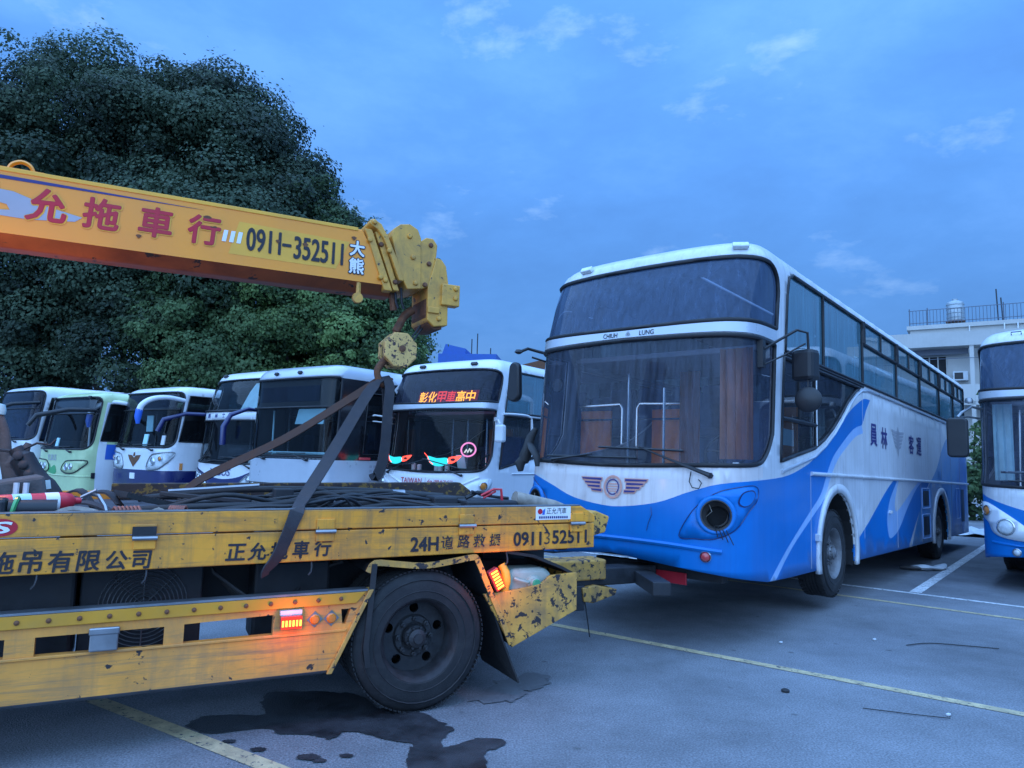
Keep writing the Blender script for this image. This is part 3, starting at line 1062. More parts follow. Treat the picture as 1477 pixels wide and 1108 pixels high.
# chrome band between the two screens with its maker's name
band = [(-1.9, 2.66), (0, 2.685), (1.9, 2.66), (1.9, 2.775), (0, 2.755), (-1.9, 2.775)]
sk.patch('screen_band', band, 'silver_paint', root, 0.012)
lettering('maker_name', [('CHIUH', -0.16, 2.718, 0.05, 0.17), ('LUNG', 0.26, 2.718, 0.05, 0.16)], sk.fn(0.016), 'text_black', root, 0.01)
tri = MB()
for k in range(3):
    a = R(90 + 120 * k)
    cx, cz = 0.05 + 0.013 * math.cos(a), 2.718 + 0.013 * math.sin(a)
    tri.tube([P(cx + 0.012 * math.cos(t), cz + 0.012 * math.sin(t), 0.016) for t in np.linspace(0, 6.283, 9)[:-1]], 0.002, 4, True)
tri.build('maker_mark', 'text_black', root, 0)

# winged emblem on the nose
em = MB()
fnE = sk.fn(0.012)
for sg in (-1, 1):
    for i, (l0, l1) in enumerate(((0.135, 0.36), (0.15, 0.325), (0.15, 0.29), (0.13, 0.24))):
        z = 1.255 - 0.036 * i
        pts = [(sg * l0, z - 0.009), (sg * l1, z - 0.003), (sg * (l1 + 0.012), z + 0.012), (sg * l0, z + 0.012)]
        em.add([fnE(*p) for p in pts], [(0, 1, 2, 3)], 0)
        pts = [(sg * (l0 - 0.01), z - 0.019), (sg * (l1 + 0.005), z - 0.014), (sg * (l1 + 0.025), z + 0.021), (sg * (l0 - 0.01), z + 0.02)]
        em.add([sk.P(p[0], p[1], 0.008) for p in pts], [(0, 1, 2, 3)], 1)
for r0, r1 in ((0.085, 0.105), (0.060, 0.072)):
    a = np.linspace(0, 2 * math.pi, 33)[:-1]
    v = [fnE(r0 * math.cos(t), 1.185 + r0 * 1.08 * math.sin(t)) for t in a] + [fnE(r1 * math.cos(t), 1.185 + r1 * 1.08 * math.sin(t)) for t in a]
    em.add(v, [(i, (i + 1) % 32, 32 + (i + 1) % 32, 32 + i) for i in range(32)], 1 if r0 > 0.08 else 0)
for z, h, hw in ((1.215, 0.012, 0.058), (1.190, 0.010, 0.062), (1.166, 0.010, 0.058), (1.145, 0.010, 0.046)):
    em.add([fnE(-hw, z - h / 2), fnE(hw, z - h / 2), fnE(hw, z + h / 2), fnE(-hw, z + h / 2)], [(0, 1, 2, 3)], 1)
for w, z0, z1 in ((0, 1.245, 1.275), (-0.05, 1.10, 1.14), (0.05, 1.10, 1.14)):
    em.add([fnE(w - 0.006, z0), fnE(w + 0.006, z0), fnE(w * 0.7 + 0.006, z1), fnE(w * 0.7 - 0.006, z1)], [(0, 1, 2, 3)], 1)
em.build('emblem', ['text_navy', 'rose'], root, 0)

# headlight sockets: lamps are gone, wires hang out
for sg in (1, -1):
    w0, v0, r = sg * 1.03, 0.985, 0.155
    ear = catmull([(sg * a, b) for a, b in ((0.70, 0.78), (0.83, 1.02), (1.01, 1.17), (1.19, 1.23), (1.40, 1.255), (1.50, 1.22), (1.48, 1.12), (1.35, 1.02), (1.2, 0.86), (1.02, 0.775), (0.85, 0.765))], 4, True)
    hole = circle(w0, v0, 0.135, 20)
    pm_ = sk.mesh(ear if sg > 0 else ear[::-1], [hole], off=0.004)
    e = sk.put('headlight_panel', pm_, 'bus_blue', root, solid=(0.006, 0))
    sk.trim('headlight_groove', ear, 0.0045, 'navy', root, 0.003)
    p, a, b, n = sk.frame(w0, v0)
    so = MB().lathe([(r + 0.02, -0.01), (r + 0.018, 0.006), (r + 0.006, 0.016), (r - 0.004, 0.016), (r - 0.022, 0.010), (r - 0.03, -0.02)], 32, p, n, cap=False).build('headlight_socket', 'bus_blue', root, 50)
    MB().lathe([(r - 0.018, 0.016), (r - 0.028, 0.016), (r - 0.034, -0.02), (r - 0.034, -0.16)], 32, p, n, cap=False).build('socket_ring', 'socket_grey', so, 50)
    MB().lathe([(r - 0.02, -0.10), (r * 0.5, -0.13), (0, -0.131)], 24, p, n, cap=False).build('socket_back', 'socket_grey', so, 50)
    q = p + a * 0.02 - b * 0.02
    MB().lathe([(r * 0.62, -0.095), (r * 0.58, -0.09), (r * 0.55, -0.118), (0, -0.1185)], 20, q, n, cap=False).build('socket_hole', 'socket_black', so, 0)
    wire = MB()
    for k in range(4):
        x = (k - 1.5) * 0.03
        wire.tube([p + a * (x + 0.03) - b * 0.10 - n * 0.03, p + a * (x + 0.05) - b * 0.14 + n * 0.035, p + a * (x + 0.06 + 0.015 * k) - b * (0.19 + 0.02 * k) + n * 0.03], 0.0045, 5)
    wire.build('loose_wire', 'dark_plastic', so, 40)
    MB().tube([p - a * 0.06 + b * 0.09 - n * 0.01, p - a * 0.035 + b * 0.03 + n * 0.0, p - a * 0.085 - b * 0.02 - n * 0.01], [0.003, 0.008, 0.003], 6, flat=0.5).build('lamp_bracket', 'cloth_rag', so, 40)
    # empty indicator recess
    rec = catmull([(sg * a, b2) for a, b2 in ((1.22, 1.10), (1.27, 1.19), (1.40, 1.215), (1.45, 1.17), (1.38, 1.09), (1.28, 1.06))], 4, True)
    sk.patch('indicator_recess', rec if sg > 0 else rec[::-1], 'navy', root, 0.006)
    rec2 = [(sg * (1.33 + (abs(x) - 1.33) * 0.86), 1.135 + (z - 1.135) * 0.86) for x, z in rec]
    sk.patch('indicator_base', rec2 if sg > 0 else rec2[::-1], 'bus_blue', root, 0.009)
    lamp(sk, 'fog_lamp', sg * 0.94, 0.615, 0.052, 'red_lens', root)

# bumper crease and the pinch above it
cre = [(-1.25, 0.665), (-0.6, 0.695), (0, 0.705), (0.6, 0.695), (1.08, 0.665)]
MB().tube(sk.line(catmull(cre, 5), 0.0, False), 0.022, 6).build('bumper_crease', 'bus_blue', root, 50)
bl = catmull([(-1.4, 0.45), (-0.8, 0.52), (0, 0.57), (0.6, 0.53), (0.95, 0.52), (1.25, 0.46)], 4)
MB().tube(sk.line(bl, -0.022, False), 0.016, 6).build('bumper_lip', 'bus_blue', root, 50)
MB().tube([P(0.42, 1.02, 0.004), P(0.43, 0.95, 0.004), P(0.40, 0.88, 0.004), P(0.38, 0.80, 0.004)], 0.003, 4).build('bumper_crack', 'navy', root, 0)
MB().tube([P(0.80, 1.36, 0.02), P(0.79, 1.27, 0.03), P(0.82, 1.215, 0.03), P(0.88, 1.21, 0.03), P(0.90, 1.26, 0.03), P(0.87, 1.29, 0.02)], 0.005, 5).build('washer_hose', 'rubber', root, 0)
# red beam showing under the torn bumper
MB().span((0.35, -0.98, 0.36), (0.45, 0.4, 0.47)).build('front_beam', 'dark_steel', root, 0, 0.008)
MB().span((0.34, -0.62, 0.30), (0.36, -0.18, 0.41)).build('tow_plate', 'red_paint', root, 0, 0.005)
# moulding rail down the side, arch flares, seams
MB().tube(sk.line([(S(1.95), 1.40), (S(12.4), 1.40)], 0.006, False, 0.4), 0.028, 8, flat=0.8).build('side_moulding', 'bus_white', root, 60)
for ax in (2.9, 9.25):
    inner = circle(S(ax), 0.5, 0.70, 24, -14, 194)
    outerc = circle(S(ax), 0.5, 0.80, 24, 192, -12)
    sk.patch('arch_flare', inner[::-1] + outerc[::-1], 'bus_white', root, 0.03, solid=(0.04, 0))
MB().tube(sk.line([(S(1.07), 1.40), (S(2.07), 1.585), (S(2.45), 1.72), (S(2.8), 1.88), (S(3.1), 2.05), (S(3.42), 2.26), (S(3.76), 2.44), (S(4.0), 2.52), (S(4.3), 2.56), (S(12.3), 2.56)], 0.004, False, 0.15), 0.020, 6).build('belt_moulding', 'silver_paint', root, 60)
for x, z0, z1 in ((4.05, 0.62, 2.5), (5.85, 0.4, 1.38), (7.55, 0.4, 1.38), (8.3, 0.4, 1.36), (10.4, 0.4, 2.5), (11.4, 0.4, 2.5), (1.95, 0.4, 1.38), (4.9, 1.45, 2.5), (6.4, 1.45, 2.5), (8.2, 1.45, 2.5), (9.4, 1.45, 2.5)):
    MB().tube(sk.line([(S(x), z0), (S(x), z1)], 0.0005, False, 0.3), 0.0035, 4).build('panel_seam', 'text_grey', root, 0)
for x0, x1, z0, z1 in ((7.62, 8.25, 0.95, 1.28), (7.62, 8.25, 0.45, 0.85), (10.9, 11.3, 0.7, 1.3)):
    sk.trim('hatch_outline', roundrect(S(x0), z0, S(x1), z1, 0.03), 0.008, 'bus_light_blue', root, 0.003, n=5)
for x0, x1, z0, z1 in ((7.70, 8.15, 0.99, 1.24), (7.70, 8.15, 0.50, 0.81), (11.5, 11.85, 0.62, 1.28)):
    sk.patch('vent_grille', roundrect(S(x0), z0, S(x1), z1, 0.02), 'dark_plastic', root, 0.006)
box_skin(sk, 'door_catch', float(S(5.4)), 0.93, 0.10, 0.04, 0.03, 'plastic_white', root, 0.006)
box_skin(sk, 'side_marker', float(S(2.12)), 0.72, 0.07, 0.08, 0.05, 'plastic_white', root, 0.01)
fsd = sk.fn(0.005)
lettering('company_name', [('員', S(4.58), 1.98, 0.29, 0.34), ('林', S(5.15), 1.97, 0.29, 0.34), ('客', S(6.89), 1.97, 0.29, 0.36), ('運', S(7.47), 1.97, 0.29, 0.36)], fsd, 'text_navy', root, 0.0, heavy=0.007)
e2 = MB()
for i in range(5):
    z = 2.11 - 0.055 * i
    for sg in (-1, 1):
        l0, l1 = 0.03, 0.36 - 0.050 * i
        e2.add([fsd(S(5.99) + sg * l0, z - 0.042), fsd(S(5.99) + sg * l1, z - 0.016), fsd(S(5.99) + sg * (l1 + 0.04), z + 0.022), fsd(S(5.99) + sg * l0, z + 0.005)], [(0, 1, 2, 3)])
e2.add([fsd(S(5.99) + a, b) for a, b in ((0, 2.2), (0.09, 2.1), (0.06, 1.86), (0, 1.74), (-0.06, 1.86), (-0.09, 2.1))], [(0, 1, 2, 3, 4, 5)])
e2.build('side_emblem', 'text_grey', root, 0)

# window bars: sliding top lights from the third pane back
MB().tube(sk.line([(S(4.1), 3.17), (S(12.2), 3.17)], -0.002, False, 0.4), 0.022, 6).build('window_rail', 'gasket', root, 60)
for x in (5.1, 6.9, 8.6, 10.2, 11.6):
    MB().tube(sk.line([(S(x), 3.17), (S(x), 3.46)], -0.004, False), 0.014, 5).build('mullion', 'gasket', root, 60)
for x in (4.12, 6.0, 7.7, 9.4, 10.9):
    MB().tube(sk.line([(S(x), 3.17), (S(x), 3.46)], 0.0, False), 0.04, 6).build('window_post', 'gasket', root, 60)
MB().tube(sk.line([(S(1.15), 2.585), (S(4.1), 2.585)], -0.002, False, 0.3), 0.020, 6).build('window_rail', 'gasket', root, 60)
MB().tube(sk.line([(S(1.10), 1.93), (S(2.15), 1.93)], -0.002, False, 0.3), 0.022, 6).build('window_rail', 'gasket', root, 60)
MB().tube(sk.line([(S(2.15), 1.68), (S(2.15), 2.50)], 0.004, False, 0.3), 0.013, 6).build('window_post', 'plastic_white', root, 60)
MB().tube(sk.line([(S(1.62), 1.95), (S(1.62), 2.5)], -0.004, False, 0.3), 0.016, 6).build('mullion', 'gasket', root, 60)
MB().box((1.45, -1.17, 1.76), (0.42, 0.01, 0.17)).build('window_card', 'cyan_paper', root, 0)


def curtain(root, s, x0, x1, z0, z1, matn, off=-0.09, amp=0.02, freq=42.0, side=1):
    n, m = max(12, int((x1 - x0) * 30)), 6
    W_, V_ = np.meshgrid(np.linspace(s.S(x0), s.S(x1), n), np.linspace(z0, z1, m))
    ph = W_ * freq + 2.2 * np.sin(W_ * 7) + V_ * 1.2
    co = s.P(side * W_.ravel(), V_.ravel(), off + amp * np.sin(ph.ravel()))
    mb = MB()
    mb.add(co, [(j * n + i, j * n + i + 1, (j + 1) * n + i + 1, (j + 1) * n + i) for j in range(m - 1) for i in range(n - 1)])
    return mb.build('curtain', matn, root, 80)


curtain(root, sk, 1.35, 2.40, 2.64, 3.44, 'curtain_and_sheen')
curtain(root, sk, 2.50, 4.02, 2.64, 3.44, 'curtain_and_sheen')
curtain(root, sk, 4.3, 5.2, 2.64, 3.40, 'curtain_and_sheen')
curtain(root, sk, 6.2, 6.7, 2.64, 3.40, 'curtain_and_sheen')
curtain(root, sk, 1.5, 4.6, 2.64, 3.44, 'curtain_and_sheen', side=-1)

# what shows through the big screen: rails, partition, curtains, amber glow put into their cloth
for sg, x0 in ((1, 2.35), (-1, 2.5)):
    rl = MB()
    rl.tube([(x0, sg * 0.30, 1.0), (x0, sg * 0.30, 2.18), (x0, sg * 0.34, 2.24), (x0, sg * 1.08, 2.26), (x0, sg * 1.12, 2.2), (x0, sg * 1.12, 1.0)], 0.018, 6)
    rl.tube([(x0, sg * 0.30, 2.05), (x0, sg * 1.12, 2.05)], 0.014, 6)
    rl.build('grab_rail', 'chrome', root, 40)
    MB().box((x0 + 0.05, sg * 0.66, 1.78), (0.03, 0.52, 0.80)).build('partition', 'amber_lit_cloth', root, 0, 0.01)
MB().tube([(1.3, 0.62, 0.9), (1.3, 0.62, 2.5)], 0.018, 6).build('grab_pole', 'chrome', root, 40)
MB().tube([(1.2, 0.10, 0.9), (1.2, 0.10, 2.3)], 0.016, 6).build('grab_pole', 'chrome', root, 40)
cu = MB()
pts = [(0.75 + 0.03 * math.sin(i * 2.1), -1.10 + 0.03 * i + 0.012 * math.sin(i * 1.7)) for i in range(12)]
cu.add([(x, y, 1.5) for x, y in pts] + [(x, y, 2.6) for x, y in pts], [(i, i + 1, 12 + i + 1, 12 + i) for i in range(11)])
cu.build('driver_curtain', 'brown_curtain', root, 60)
cu = MB()
pts = [(2.0 + 0.03 * math.sin(i * 2.1), 0.05 + 0.03 * i) for i in range(10)]
cu.add([(x, y, 1.2) for x, y in pts] + [(x, y, 2.6) for x, y in pts], [(i, i + 1, 10 + i + 1, 10 + i) for i in range(9)])
cu.build('aisle_curtain', 'brown_curtain', root, 60)
MB().span((0.9, -1.2, 0.85), (2.5, 1.2, 0.95)).build('cab_floor', 'dark_interior', root, 0)
MB().span((2.5, -1.2, 0.9), (2.54, 1.2, 1.5)).build('step_riser', 'dark_interior', root, 0)
MB().span((0.95, -1.15, 2.60), (2.6, 1.15, 2.66)).build('cab_ceiling', 'interior', root, 0, 0.01)

# roof marker lamps
for w in (-0.74, 1.09):
    p, a, b, n = sk.frame(w, 3.58)
    MB().box(p + n * 0.025, (0.16, 0.07, 0.05), rot=Matrix((a, b, n)).transposed()).build('roof_lamp', 'clear_lens', root, 0, 0.015)

# mirrors: near side with its square and round glasses, far side a long paddle
m = MB()
m.tube([(0.55, -1.22, 2.50), (0.62, -1.40, 2.62), (0.72, -1.53, 2.72), (0.80, -1.60, 2.70), (0.82, -1.60, 2.55)], 0.013, 8)
m.tube([(0.55, -1.22, 2.36), (0.68, -1.42, 2.48), (0.80, -1.58, 2.60)], 0.010, 6)
m.span((0.53, -1.28, 2.36), (0.60, -1.22, 2.62))
m.tube([(0.82, -1.60, 2.60), (0.80, -1.60, 2.05)], 0.010, 6)
arm = m.build('mirror_arm', 'dark_plastic', root, 40)
mm = MB().box((0.86, -1.56, 2.40), (0.16, 0.22, 0.30), rot=Matrix.Rotation(R(-14), 3, 'Z'))
mm.build('mirror_housing', 'dark_plastic', root, 0, 0.04)
MB().box((0.946, -1.545, 2.40), (0.006, 0.17, 0.25), rot=Matrix.Rotation(R(-14), 3, 'Z')).build('mirror_glass', 'chrome', root, 0)
MB().lathe([(0.0, -0.03), (0.09, -0.025), (0.12, 0.0), (0.12, 0.02), (0, 0.022)], 24, (0.80, -1.60, 2.07), (1, 0.1, 0)).build('round_mirror', 'dark_plastic', root, 40)
m = MB()
m.tube([(0.55, 1.22, 2.66), (0.45, 1.36, 2.70), (0.35, 1.42, 2.72), (0.22, 1.45, 2.66)], 0.018, 8)
m.tube([(0.55, 1.22, 2.56), (0.38, 1.38, 2.62)], 0.012, 6)
m.lathe([(0.02, -0.02), (0.05, 0.0), (0.03, 0.03)], 10, (0.22, 1.45, 2.66), (0, 0, 1))
m.build('mirror_arm', 'dark_plastic', root, 40)
pad = circle(0, 0, 0.07, 8, 0, 180) + circle(0, -0.30, 0.09, 8, 180, 360)
MB().prism([(a, b) for a, b in pad], lambda a, b, c: (0.18 + c, 1.46 + a, 2.47 + b), -0.03, 0.05).build('mirror_housing', 'dark_plastic', root, 40, 0.02)
# a torn mirror stub and a belt wrapped round the far lower corner of the screen
m = MB()
m.tube([(0.28, 1.20, 1.78), (0.24, 1.24, 1.68), (0.22, 1.26, 1.55), (0.20, 1.28, 1.46), (0.18, 1.28, 1.40)], [0.03, 0.05, 0.06, 0.07, 0.05], 8)
m.tube([(0.22, 1.24, 1.62), (0.10, 1.10, 1.55), (0.06, 1.00, 1.46), (0.05, 0.98, 1.36)], [0.03, 0.045, 0.04, 0.025], 8, flat=0.5)
m.tube([(0.20, 1.28, 1.46), (0.16, 1.32, 1.38), (0.16, 1.30, 1.30)], [0.05, 0.06, 0.03], 8)
m.build('torn_mirror_stub', 'rubber', root, 50)
# rear-view mirror inside
MB().lathe([(0, -0.01), (0.07, -0.008), (0.08, 0.01), (0, 0.012)], 18, (0.42, 1.02, 2.28), (1, 0, 0)).build('inner_mirror', 'dark_plastic', root, 40)

# ------------------------------------------------------------------ the other coach at the right
wave_r = [(-2.2, 1.45), (-1.75, 1.36), (-1.3, 1.29), (-0.9, 1.16), (-0.45, 1.04), (0, 1.0), (0.45, 1.04), (0.9, 1.16), (1.3, 1.29), (1.75, 1.36), (2.2, 1.45)]
liv = [(catmull(wave_r, 3) + [(_S(1.6), 0.2), (-_S(1.6), 0.2)], 'bus_blue')]
for pl, m in ((sd([(1.4, 0.2), (1.4, 1.40), (2.2, 1.6), (3.6, 2.3), (4.4, 2.44), (3.6, 1.9), (2.6, 1.3), (2.2, 0.2)]), 'bus_blue'), (tongue, 'bus_blue'), (rear_mid, 'bus_mid_blue')):
    liv += [(pl, m), (mir(pl), m)]
rb, sr = bus('coach', 'blue and white coach with round headlights in white pods parked beside the towed one', (7.49, 9.14, 0), 39.6,
             coach_cfg(liv, rows=2, wipers=[((-0.55, 1.37), (-0.2, 1.5), ((-0.9, 1.5), (0.3, 1.5))), ((0.9, 1.35), (0.3, 1.55), ((-0.1, 1.58), (0.8, 1.56)))]))
Pr = sr.P
sr.patch('screen_band', [(-1.9, 2.66), (0, 2.685), (1.9, 2.66), (1.9, 2.775), (0, 2.755), (-1.9, 2.775)], 'silver_paint', rb, 0.015)
for sg in (-1, 1):
    pod = catmull([(sg * a, b) for a, b in ((1.36, 1.13), (1.30, 1.20), (1.12, 1.16), (0.85, 0.99), (0.62, 0.80), (0.55, 0.70), (0.75, 0.70), (0.98, 0.73), (1.12, 0.80), (1.18, 0.92), (1.30, 1.0))], 4, True)
    pd = sr.patch('headlight_pod', pod if sg < 0 else pod[::-1], 'bus_white_clean', rb, 0.022, solid=(0.03, 0))
    lamp(sr, 'indicator_lamp', sg * 1.20, 1.08, 0.075, 'amber_lens', rb, off=0.02)
    lamp(sr, 'headlight', sg * 0.95, 0.875, 0.115, 'clear_lens', rb, off=0.02)
    lamp(sr, 'fog_lamp', sg * 0.84, 0.545, 0.055, 'clear_lens', rb)
sr.trim('bumper_crease', [(-1.15, 0.66), (-0.8, 0.63), (0.8, 0.63), (1.15, 0.66)], 0.018, 'bus_blue', rb, 0.0, closed=False)
MB().tube([(0.30, 1.0, 1.62), (0.30, -1.0, 1.62)], 0.02, 6).build('screen_rail', 'chrome', rb, 40)
for q in (0.85, 0.4, -0.5):
    MB().tube([(1.1, q, 0.9), (1.15, q * 0.95, 2.55)], 0.018, 6).build('grab_pole', 'chrome', rb, 40)
cu = MB()
pts = [(0.62 + 0.03 * math.sin(i * 2.1), 1.10 - 0.03 * i) for i in range(9)]
cu.add([(x, y, 1.5) for x, y in pts] + [(x, y, 2.6) for x, y in pts], [(i, i + 1, 9 + i + 1, 9 + i) for i in range(8)])
cu.build('side_curtain', 'curtain_and_sheen', rb, 60)
MB().span((0.9, -1.2, 0.85), (2.5, 1.2, 0.95)).build('cab_floor', 'dark_interior', rb, 0)
MB().span((0.95, -1.15, 2.60), (2.6, 1.15, 2.66)).build('cab_ceiling', 'interior', rb, 0, 0.01)
m = MB()
m.tube([(0.42, 1.20, 2.52), (0.30, 1.32, 2.55), (0.10, 1.42, 2.45), (0.02, 1.46, 2.38)], 0.020, 8)
m.tube([(0.42, 1.22, 2.38), (0.25, 1.36, 2.40), (0.02, 1.46, 2.38)], 0.016, 6)
m.lathe([(0.0, -0.04), (0.05, -0.03), (0.055, 0.0), (0.04, 0.04), (0, 0.05)], 12, (0.24, 1.34, 2.63), (0, 0, 1))
m.build('mirror_arm', 'steel', rb, 40)
MB().prism(roundrect(-0.13, -0.29, 0.13, 0.27, 0.06), lambda a, b, c: (-0.02 + c, 1.46 - a, 2.10 + b), -0.07, 0.05).build('mirror_housing', 'dark_plastic', rb, 40, 0.025)
for q in (-0.8, 0.8):
    p, a, b, n = sr.frame(q, 3.60)
    MB().tube([p + a * -0.06, p + a * -0.06 + b * 0.03 + n * 0.03, p + a * 0.06 + b * 0.03 + n * 0.03, p + a * 0.06], 0.008, 5).build('roof_handle', 'dark_plastic', rb, 40)

# ------------------------------------------------------------------ the row of parked buses behind the tow truck
TH_ROW = 35.0
_dr = (math.sin(R(TH_ROW)), math.cos(R(TH_ROW)))
CITY_PLAN = [(0, 0), (.008, .5), (.025, .9), (.055, 1.08), (.11, 1.18), (.23, 1.24), (.42, 1.25), (1.2, 1.25), (1.6, 1.25)]
LOWER2 = [(w * 0.80, z) for w, z in LOWER]
UPPER2 = [(w * 0.80, z) for w, z in UPPER]


def row_origin(nx, ny):
    return (nx - 1.22 * _dr[1] - 0.3 * _dr[0], ny + 1.22 * _dr[0] - 0.3 * _dr[1], 0)


def city_cfg(Zr, wz, sz, paint, livery, glassm='clear_glass', wedge_=1.36, rt=0.16, rb_=0.20, splits=(2.6, 4.2, 5.8, 7.4, 9.0), rake=None, sx=0.32, sglass='dark_glass', **kw):
    z0, z1 = wz
    scr = roundrect(-wedge_, z0, wedge_, z1, (rb_, rb_, rt, rt))
    c = dict(plan=CITY_PLAN, L=11.5, zs=Zr - 0.20, roof=[(.02, Zr - .11), (.06, Zr - .04), (.14, Zr), (.4, Zr + .025), (1.24, Zr + .05)],
             rake=rake or [(.3, .03), (1.0, 0), (z0, .02), (z1, .22), (Zr, .30)], zb=0.36, axles=(2.5, 8.3), paint=paint, livery=livery,
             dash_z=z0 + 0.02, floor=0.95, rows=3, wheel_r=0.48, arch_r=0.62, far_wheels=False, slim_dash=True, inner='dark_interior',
             screens=[dict(poly=scr, glass=glassm)],
             side=[dict(poly=[(sx, sz[0]), (11.0, sz[0]), (11.0, sz[1]), (sx + 0.08, sz[1])], splits=list(splits), glass=sglass)],
             wipers=[((0.75, z0 - 0.07), (0.35, z0 + 0.03), ((-0.15, z0 + 0.05), (0.7, z0 + 0.06))), ((-0.55, z0 - 0.07), (-0.9, z0 + 0.03), ((-1.2, z0 + 0.06), (-0.3, z0 + 0.05)))])
    c.update(kw)
    return c


def rect(a, b, c, d):
    return [(a, b), (c, b), (c, d), (a, d)]


ROWSIDE = [dict(poly=[(0.72, 2.62), (12.2, 2.62), (12.2, 3.46), (0.98, 3.46), (0.84, 3.38), (0.76, 3.2)], splits=[2.2, 4.1, 6.0, 7.7, 9.4, 10.9], glass='side_glass', seal=0.02),
           dict(poly=[(0.62, 1.50), (2.10, 1.78), (2.45, 1.90), (2.78, 2.05), (3.08, 2.22), (3.4, 2.38), (3.75, 2.49), (3.95, 2.55), (0.70, 2.55)], splits=[1.7], glass='cab_glass', seal=0.02)]

# 1: white coach with its lit route board
zscale = 0.95
tw, st = bus('coach', 'white coach with a lit orange route board and glowing eye lights behind its screen', row_origin(-0.42, 12.95), TH_ROW,
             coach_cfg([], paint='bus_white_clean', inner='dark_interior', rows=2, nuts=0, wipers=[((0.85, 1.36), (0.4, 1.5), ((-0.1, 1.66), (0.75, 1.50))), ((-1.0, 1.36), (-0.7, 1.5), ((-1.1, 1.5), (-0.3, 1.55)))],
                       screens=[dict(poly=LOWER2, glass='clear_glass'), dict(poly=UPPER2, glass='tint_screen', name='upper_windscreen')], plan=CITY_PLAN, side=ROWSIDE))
tw.scale = (1, 1, zscale)
Sx = st.S
st.patch('screen_band', [(-1.52, 2.66), (0, 2.685), (1.52, 2.66), (1.52, 2.775), (0, 2.755), (-1.52, 2.775)], 'silver_paint', tw, 0.015)
fl = st.fn(-0.10)
for k, ch in enumerate('彰化甲車高中'):
    lettering('route_board_text', [(ch, -0.40 + 0.235 * k, 2.94, 0.25, 0.215)], fl, 'led_red' if k in (2, 3) else 'led_orange', tw, 0.012)
st.patch('route_board', rect(-0.56, 2.80, 0.93, 3.08), 'led_glow', tw, -0.13)
for sg in (-1, 1):
    c0 = -0.85 if sg < 0 else 0.30
    fe = st.fn(-0.03)
    k = 1.0 if sg > 0 else 0.85

    def leaf(pts, nm, mt):
        b = MB()
        pp = catmull(pts, 3, True)
        b.add([fe(c0 + a * k, 1.66 + z * k) for a, z in pp], [tuple(range(len(pp)))])
        return b.build(nm, mt, tw, 0)
    leaf([(-0.34, 0.06), (-0.1, 0.02), (0.15, 0.03), (0.17, -0.08), (-0.03, -0.14), (-0.24, -0.09)], 'eye_light', 'led_cyan')
    leaf([(0.18, 0.03), (0.30, 0.06), (0.48, 0.08), (0.38, -0.02), (0.28, -0.07), (0.18, -0.07)], 'eye_light_tip', 'led_red')
    b = MB()
    b.tube([fe(c0 + a * k, 1.66 + z * k) for a, z in ((-0.42, 0.12), (-0.34, 0.05), (-0.26, -0.06), (-0.18, -0.1))], 0.008, 4)
    b.build('eye_light_rim', 'led_red', tw, 0)
    b = MB()
    b.add([st.P(c0 + a * k, 1.66 + z * k, -0.026) for a, z in circle(0.29, 0.0, 0.06, 12, ry=0.03)], [tuple(range(12))])
    b.build('eye_light_core', 'led_board', tw, 0)
b = MB()
fe = st.fn(-0.03)
b.tube([fe(0.92 + 0.16 * math.cos(t), 1.86 + 0.13 * math.sin(t)) for t in np.linspace(0, 6.283, 25)[:-1]], 0.016, 5, True)
b.build('ring_sign', 'led_pink', tw, 60)
b = MB()
b.tube([fe(a, z) for a, z in ((0.84, 1.80), (0.88, 1.86), (0.91, 1.81), (0.95, 1.88), (0.98, 1.82), (1.0, 1.86))], 0.016, 5)
b.build('ring_sign_mark', 'led_white', tw, 60)
MB().box((0.45, 0.05 - 0.55, 1.62), (0.02, 0.20, 0.27), rot=Matrix.Rotation(R(-15), 3, 'Y')).build('dash_card', 'cyan_paper', tw, 0)
for q, h in ((0.75, 0.12), (0.6, 0.10), (0.15, 0.16), (0.05, 0.18), (-0.12, 0.14)):
    MB().lathe([(0.05, 0), (0.05, h), (0.03, h + 0.02), (0, h + 0.02)], 10, (0.5, q, 1.42), (0, 0, 1)).build('dash_cup', 'plastic_white', tw, 40)
ff = st.fn(0.012)
lettering('front_lettering', [('TAIWAN', -0.36, 1.22, 0.11, 0.54), ('台灣好行', 0.36, 1.20, 0.12, 0.62)], ff, 'text_red', tw, 0.0)
MB().add([ff(0.0, 1.14), ff(0.006, 1.14), ff(0.006, 1.29), ff(0.0, 1.29)], [(0, 1, 2, 3)]).build('lettering_divider', 'text_red', tw, 0)
MB().tube(st.line(catmull([(-1.0, 1.33), (-0.5, 1.12), (0.0, 1.04), (0.5, 1.08), (0.9, 1.20), (1.2, 1.34)], 5), 0.0, False), 0.022, 6).build('nose_crease', 'bus_white_clean', tw, 60)
for sg in (-1, 1):
    pod = catmull([(sg * a, b) for a, b in ((0.75, 0.95), (0.95, 1.16), (1.2, 1.28), (1.45, 1.30), (1.5, 1.2), (1.35, 1.05), (1.1, 0.92))], 4, True)
    sd_ = st.patch('headlight_pod', pod if sg < 0 else pod[::-1], 'bus_white_clean', tw, 0.02, solid=(0.03, 0))
    lamp(st, 'indicator_lamp', sg * 1.28, 1.17, 0.085, 'amber_lens', tw, off=0.02)
    lamp(st, 'headlight', sg * 0.98, 0.98, 0.12, 'clear_lens', tw, off=0.02)
box_skin(st, 'side_marker', float(Sx(2.2)), 0.98, 0.14, 0.07, 0.02, 'red_lens', tw)
MB().tube(st.line([(Sx(1.05), 1.40), (Sx(3.2), 1.40)], 0.004, False), 0.018, 6).build('side_moulding', 'bus_white_clean', tw, 60)
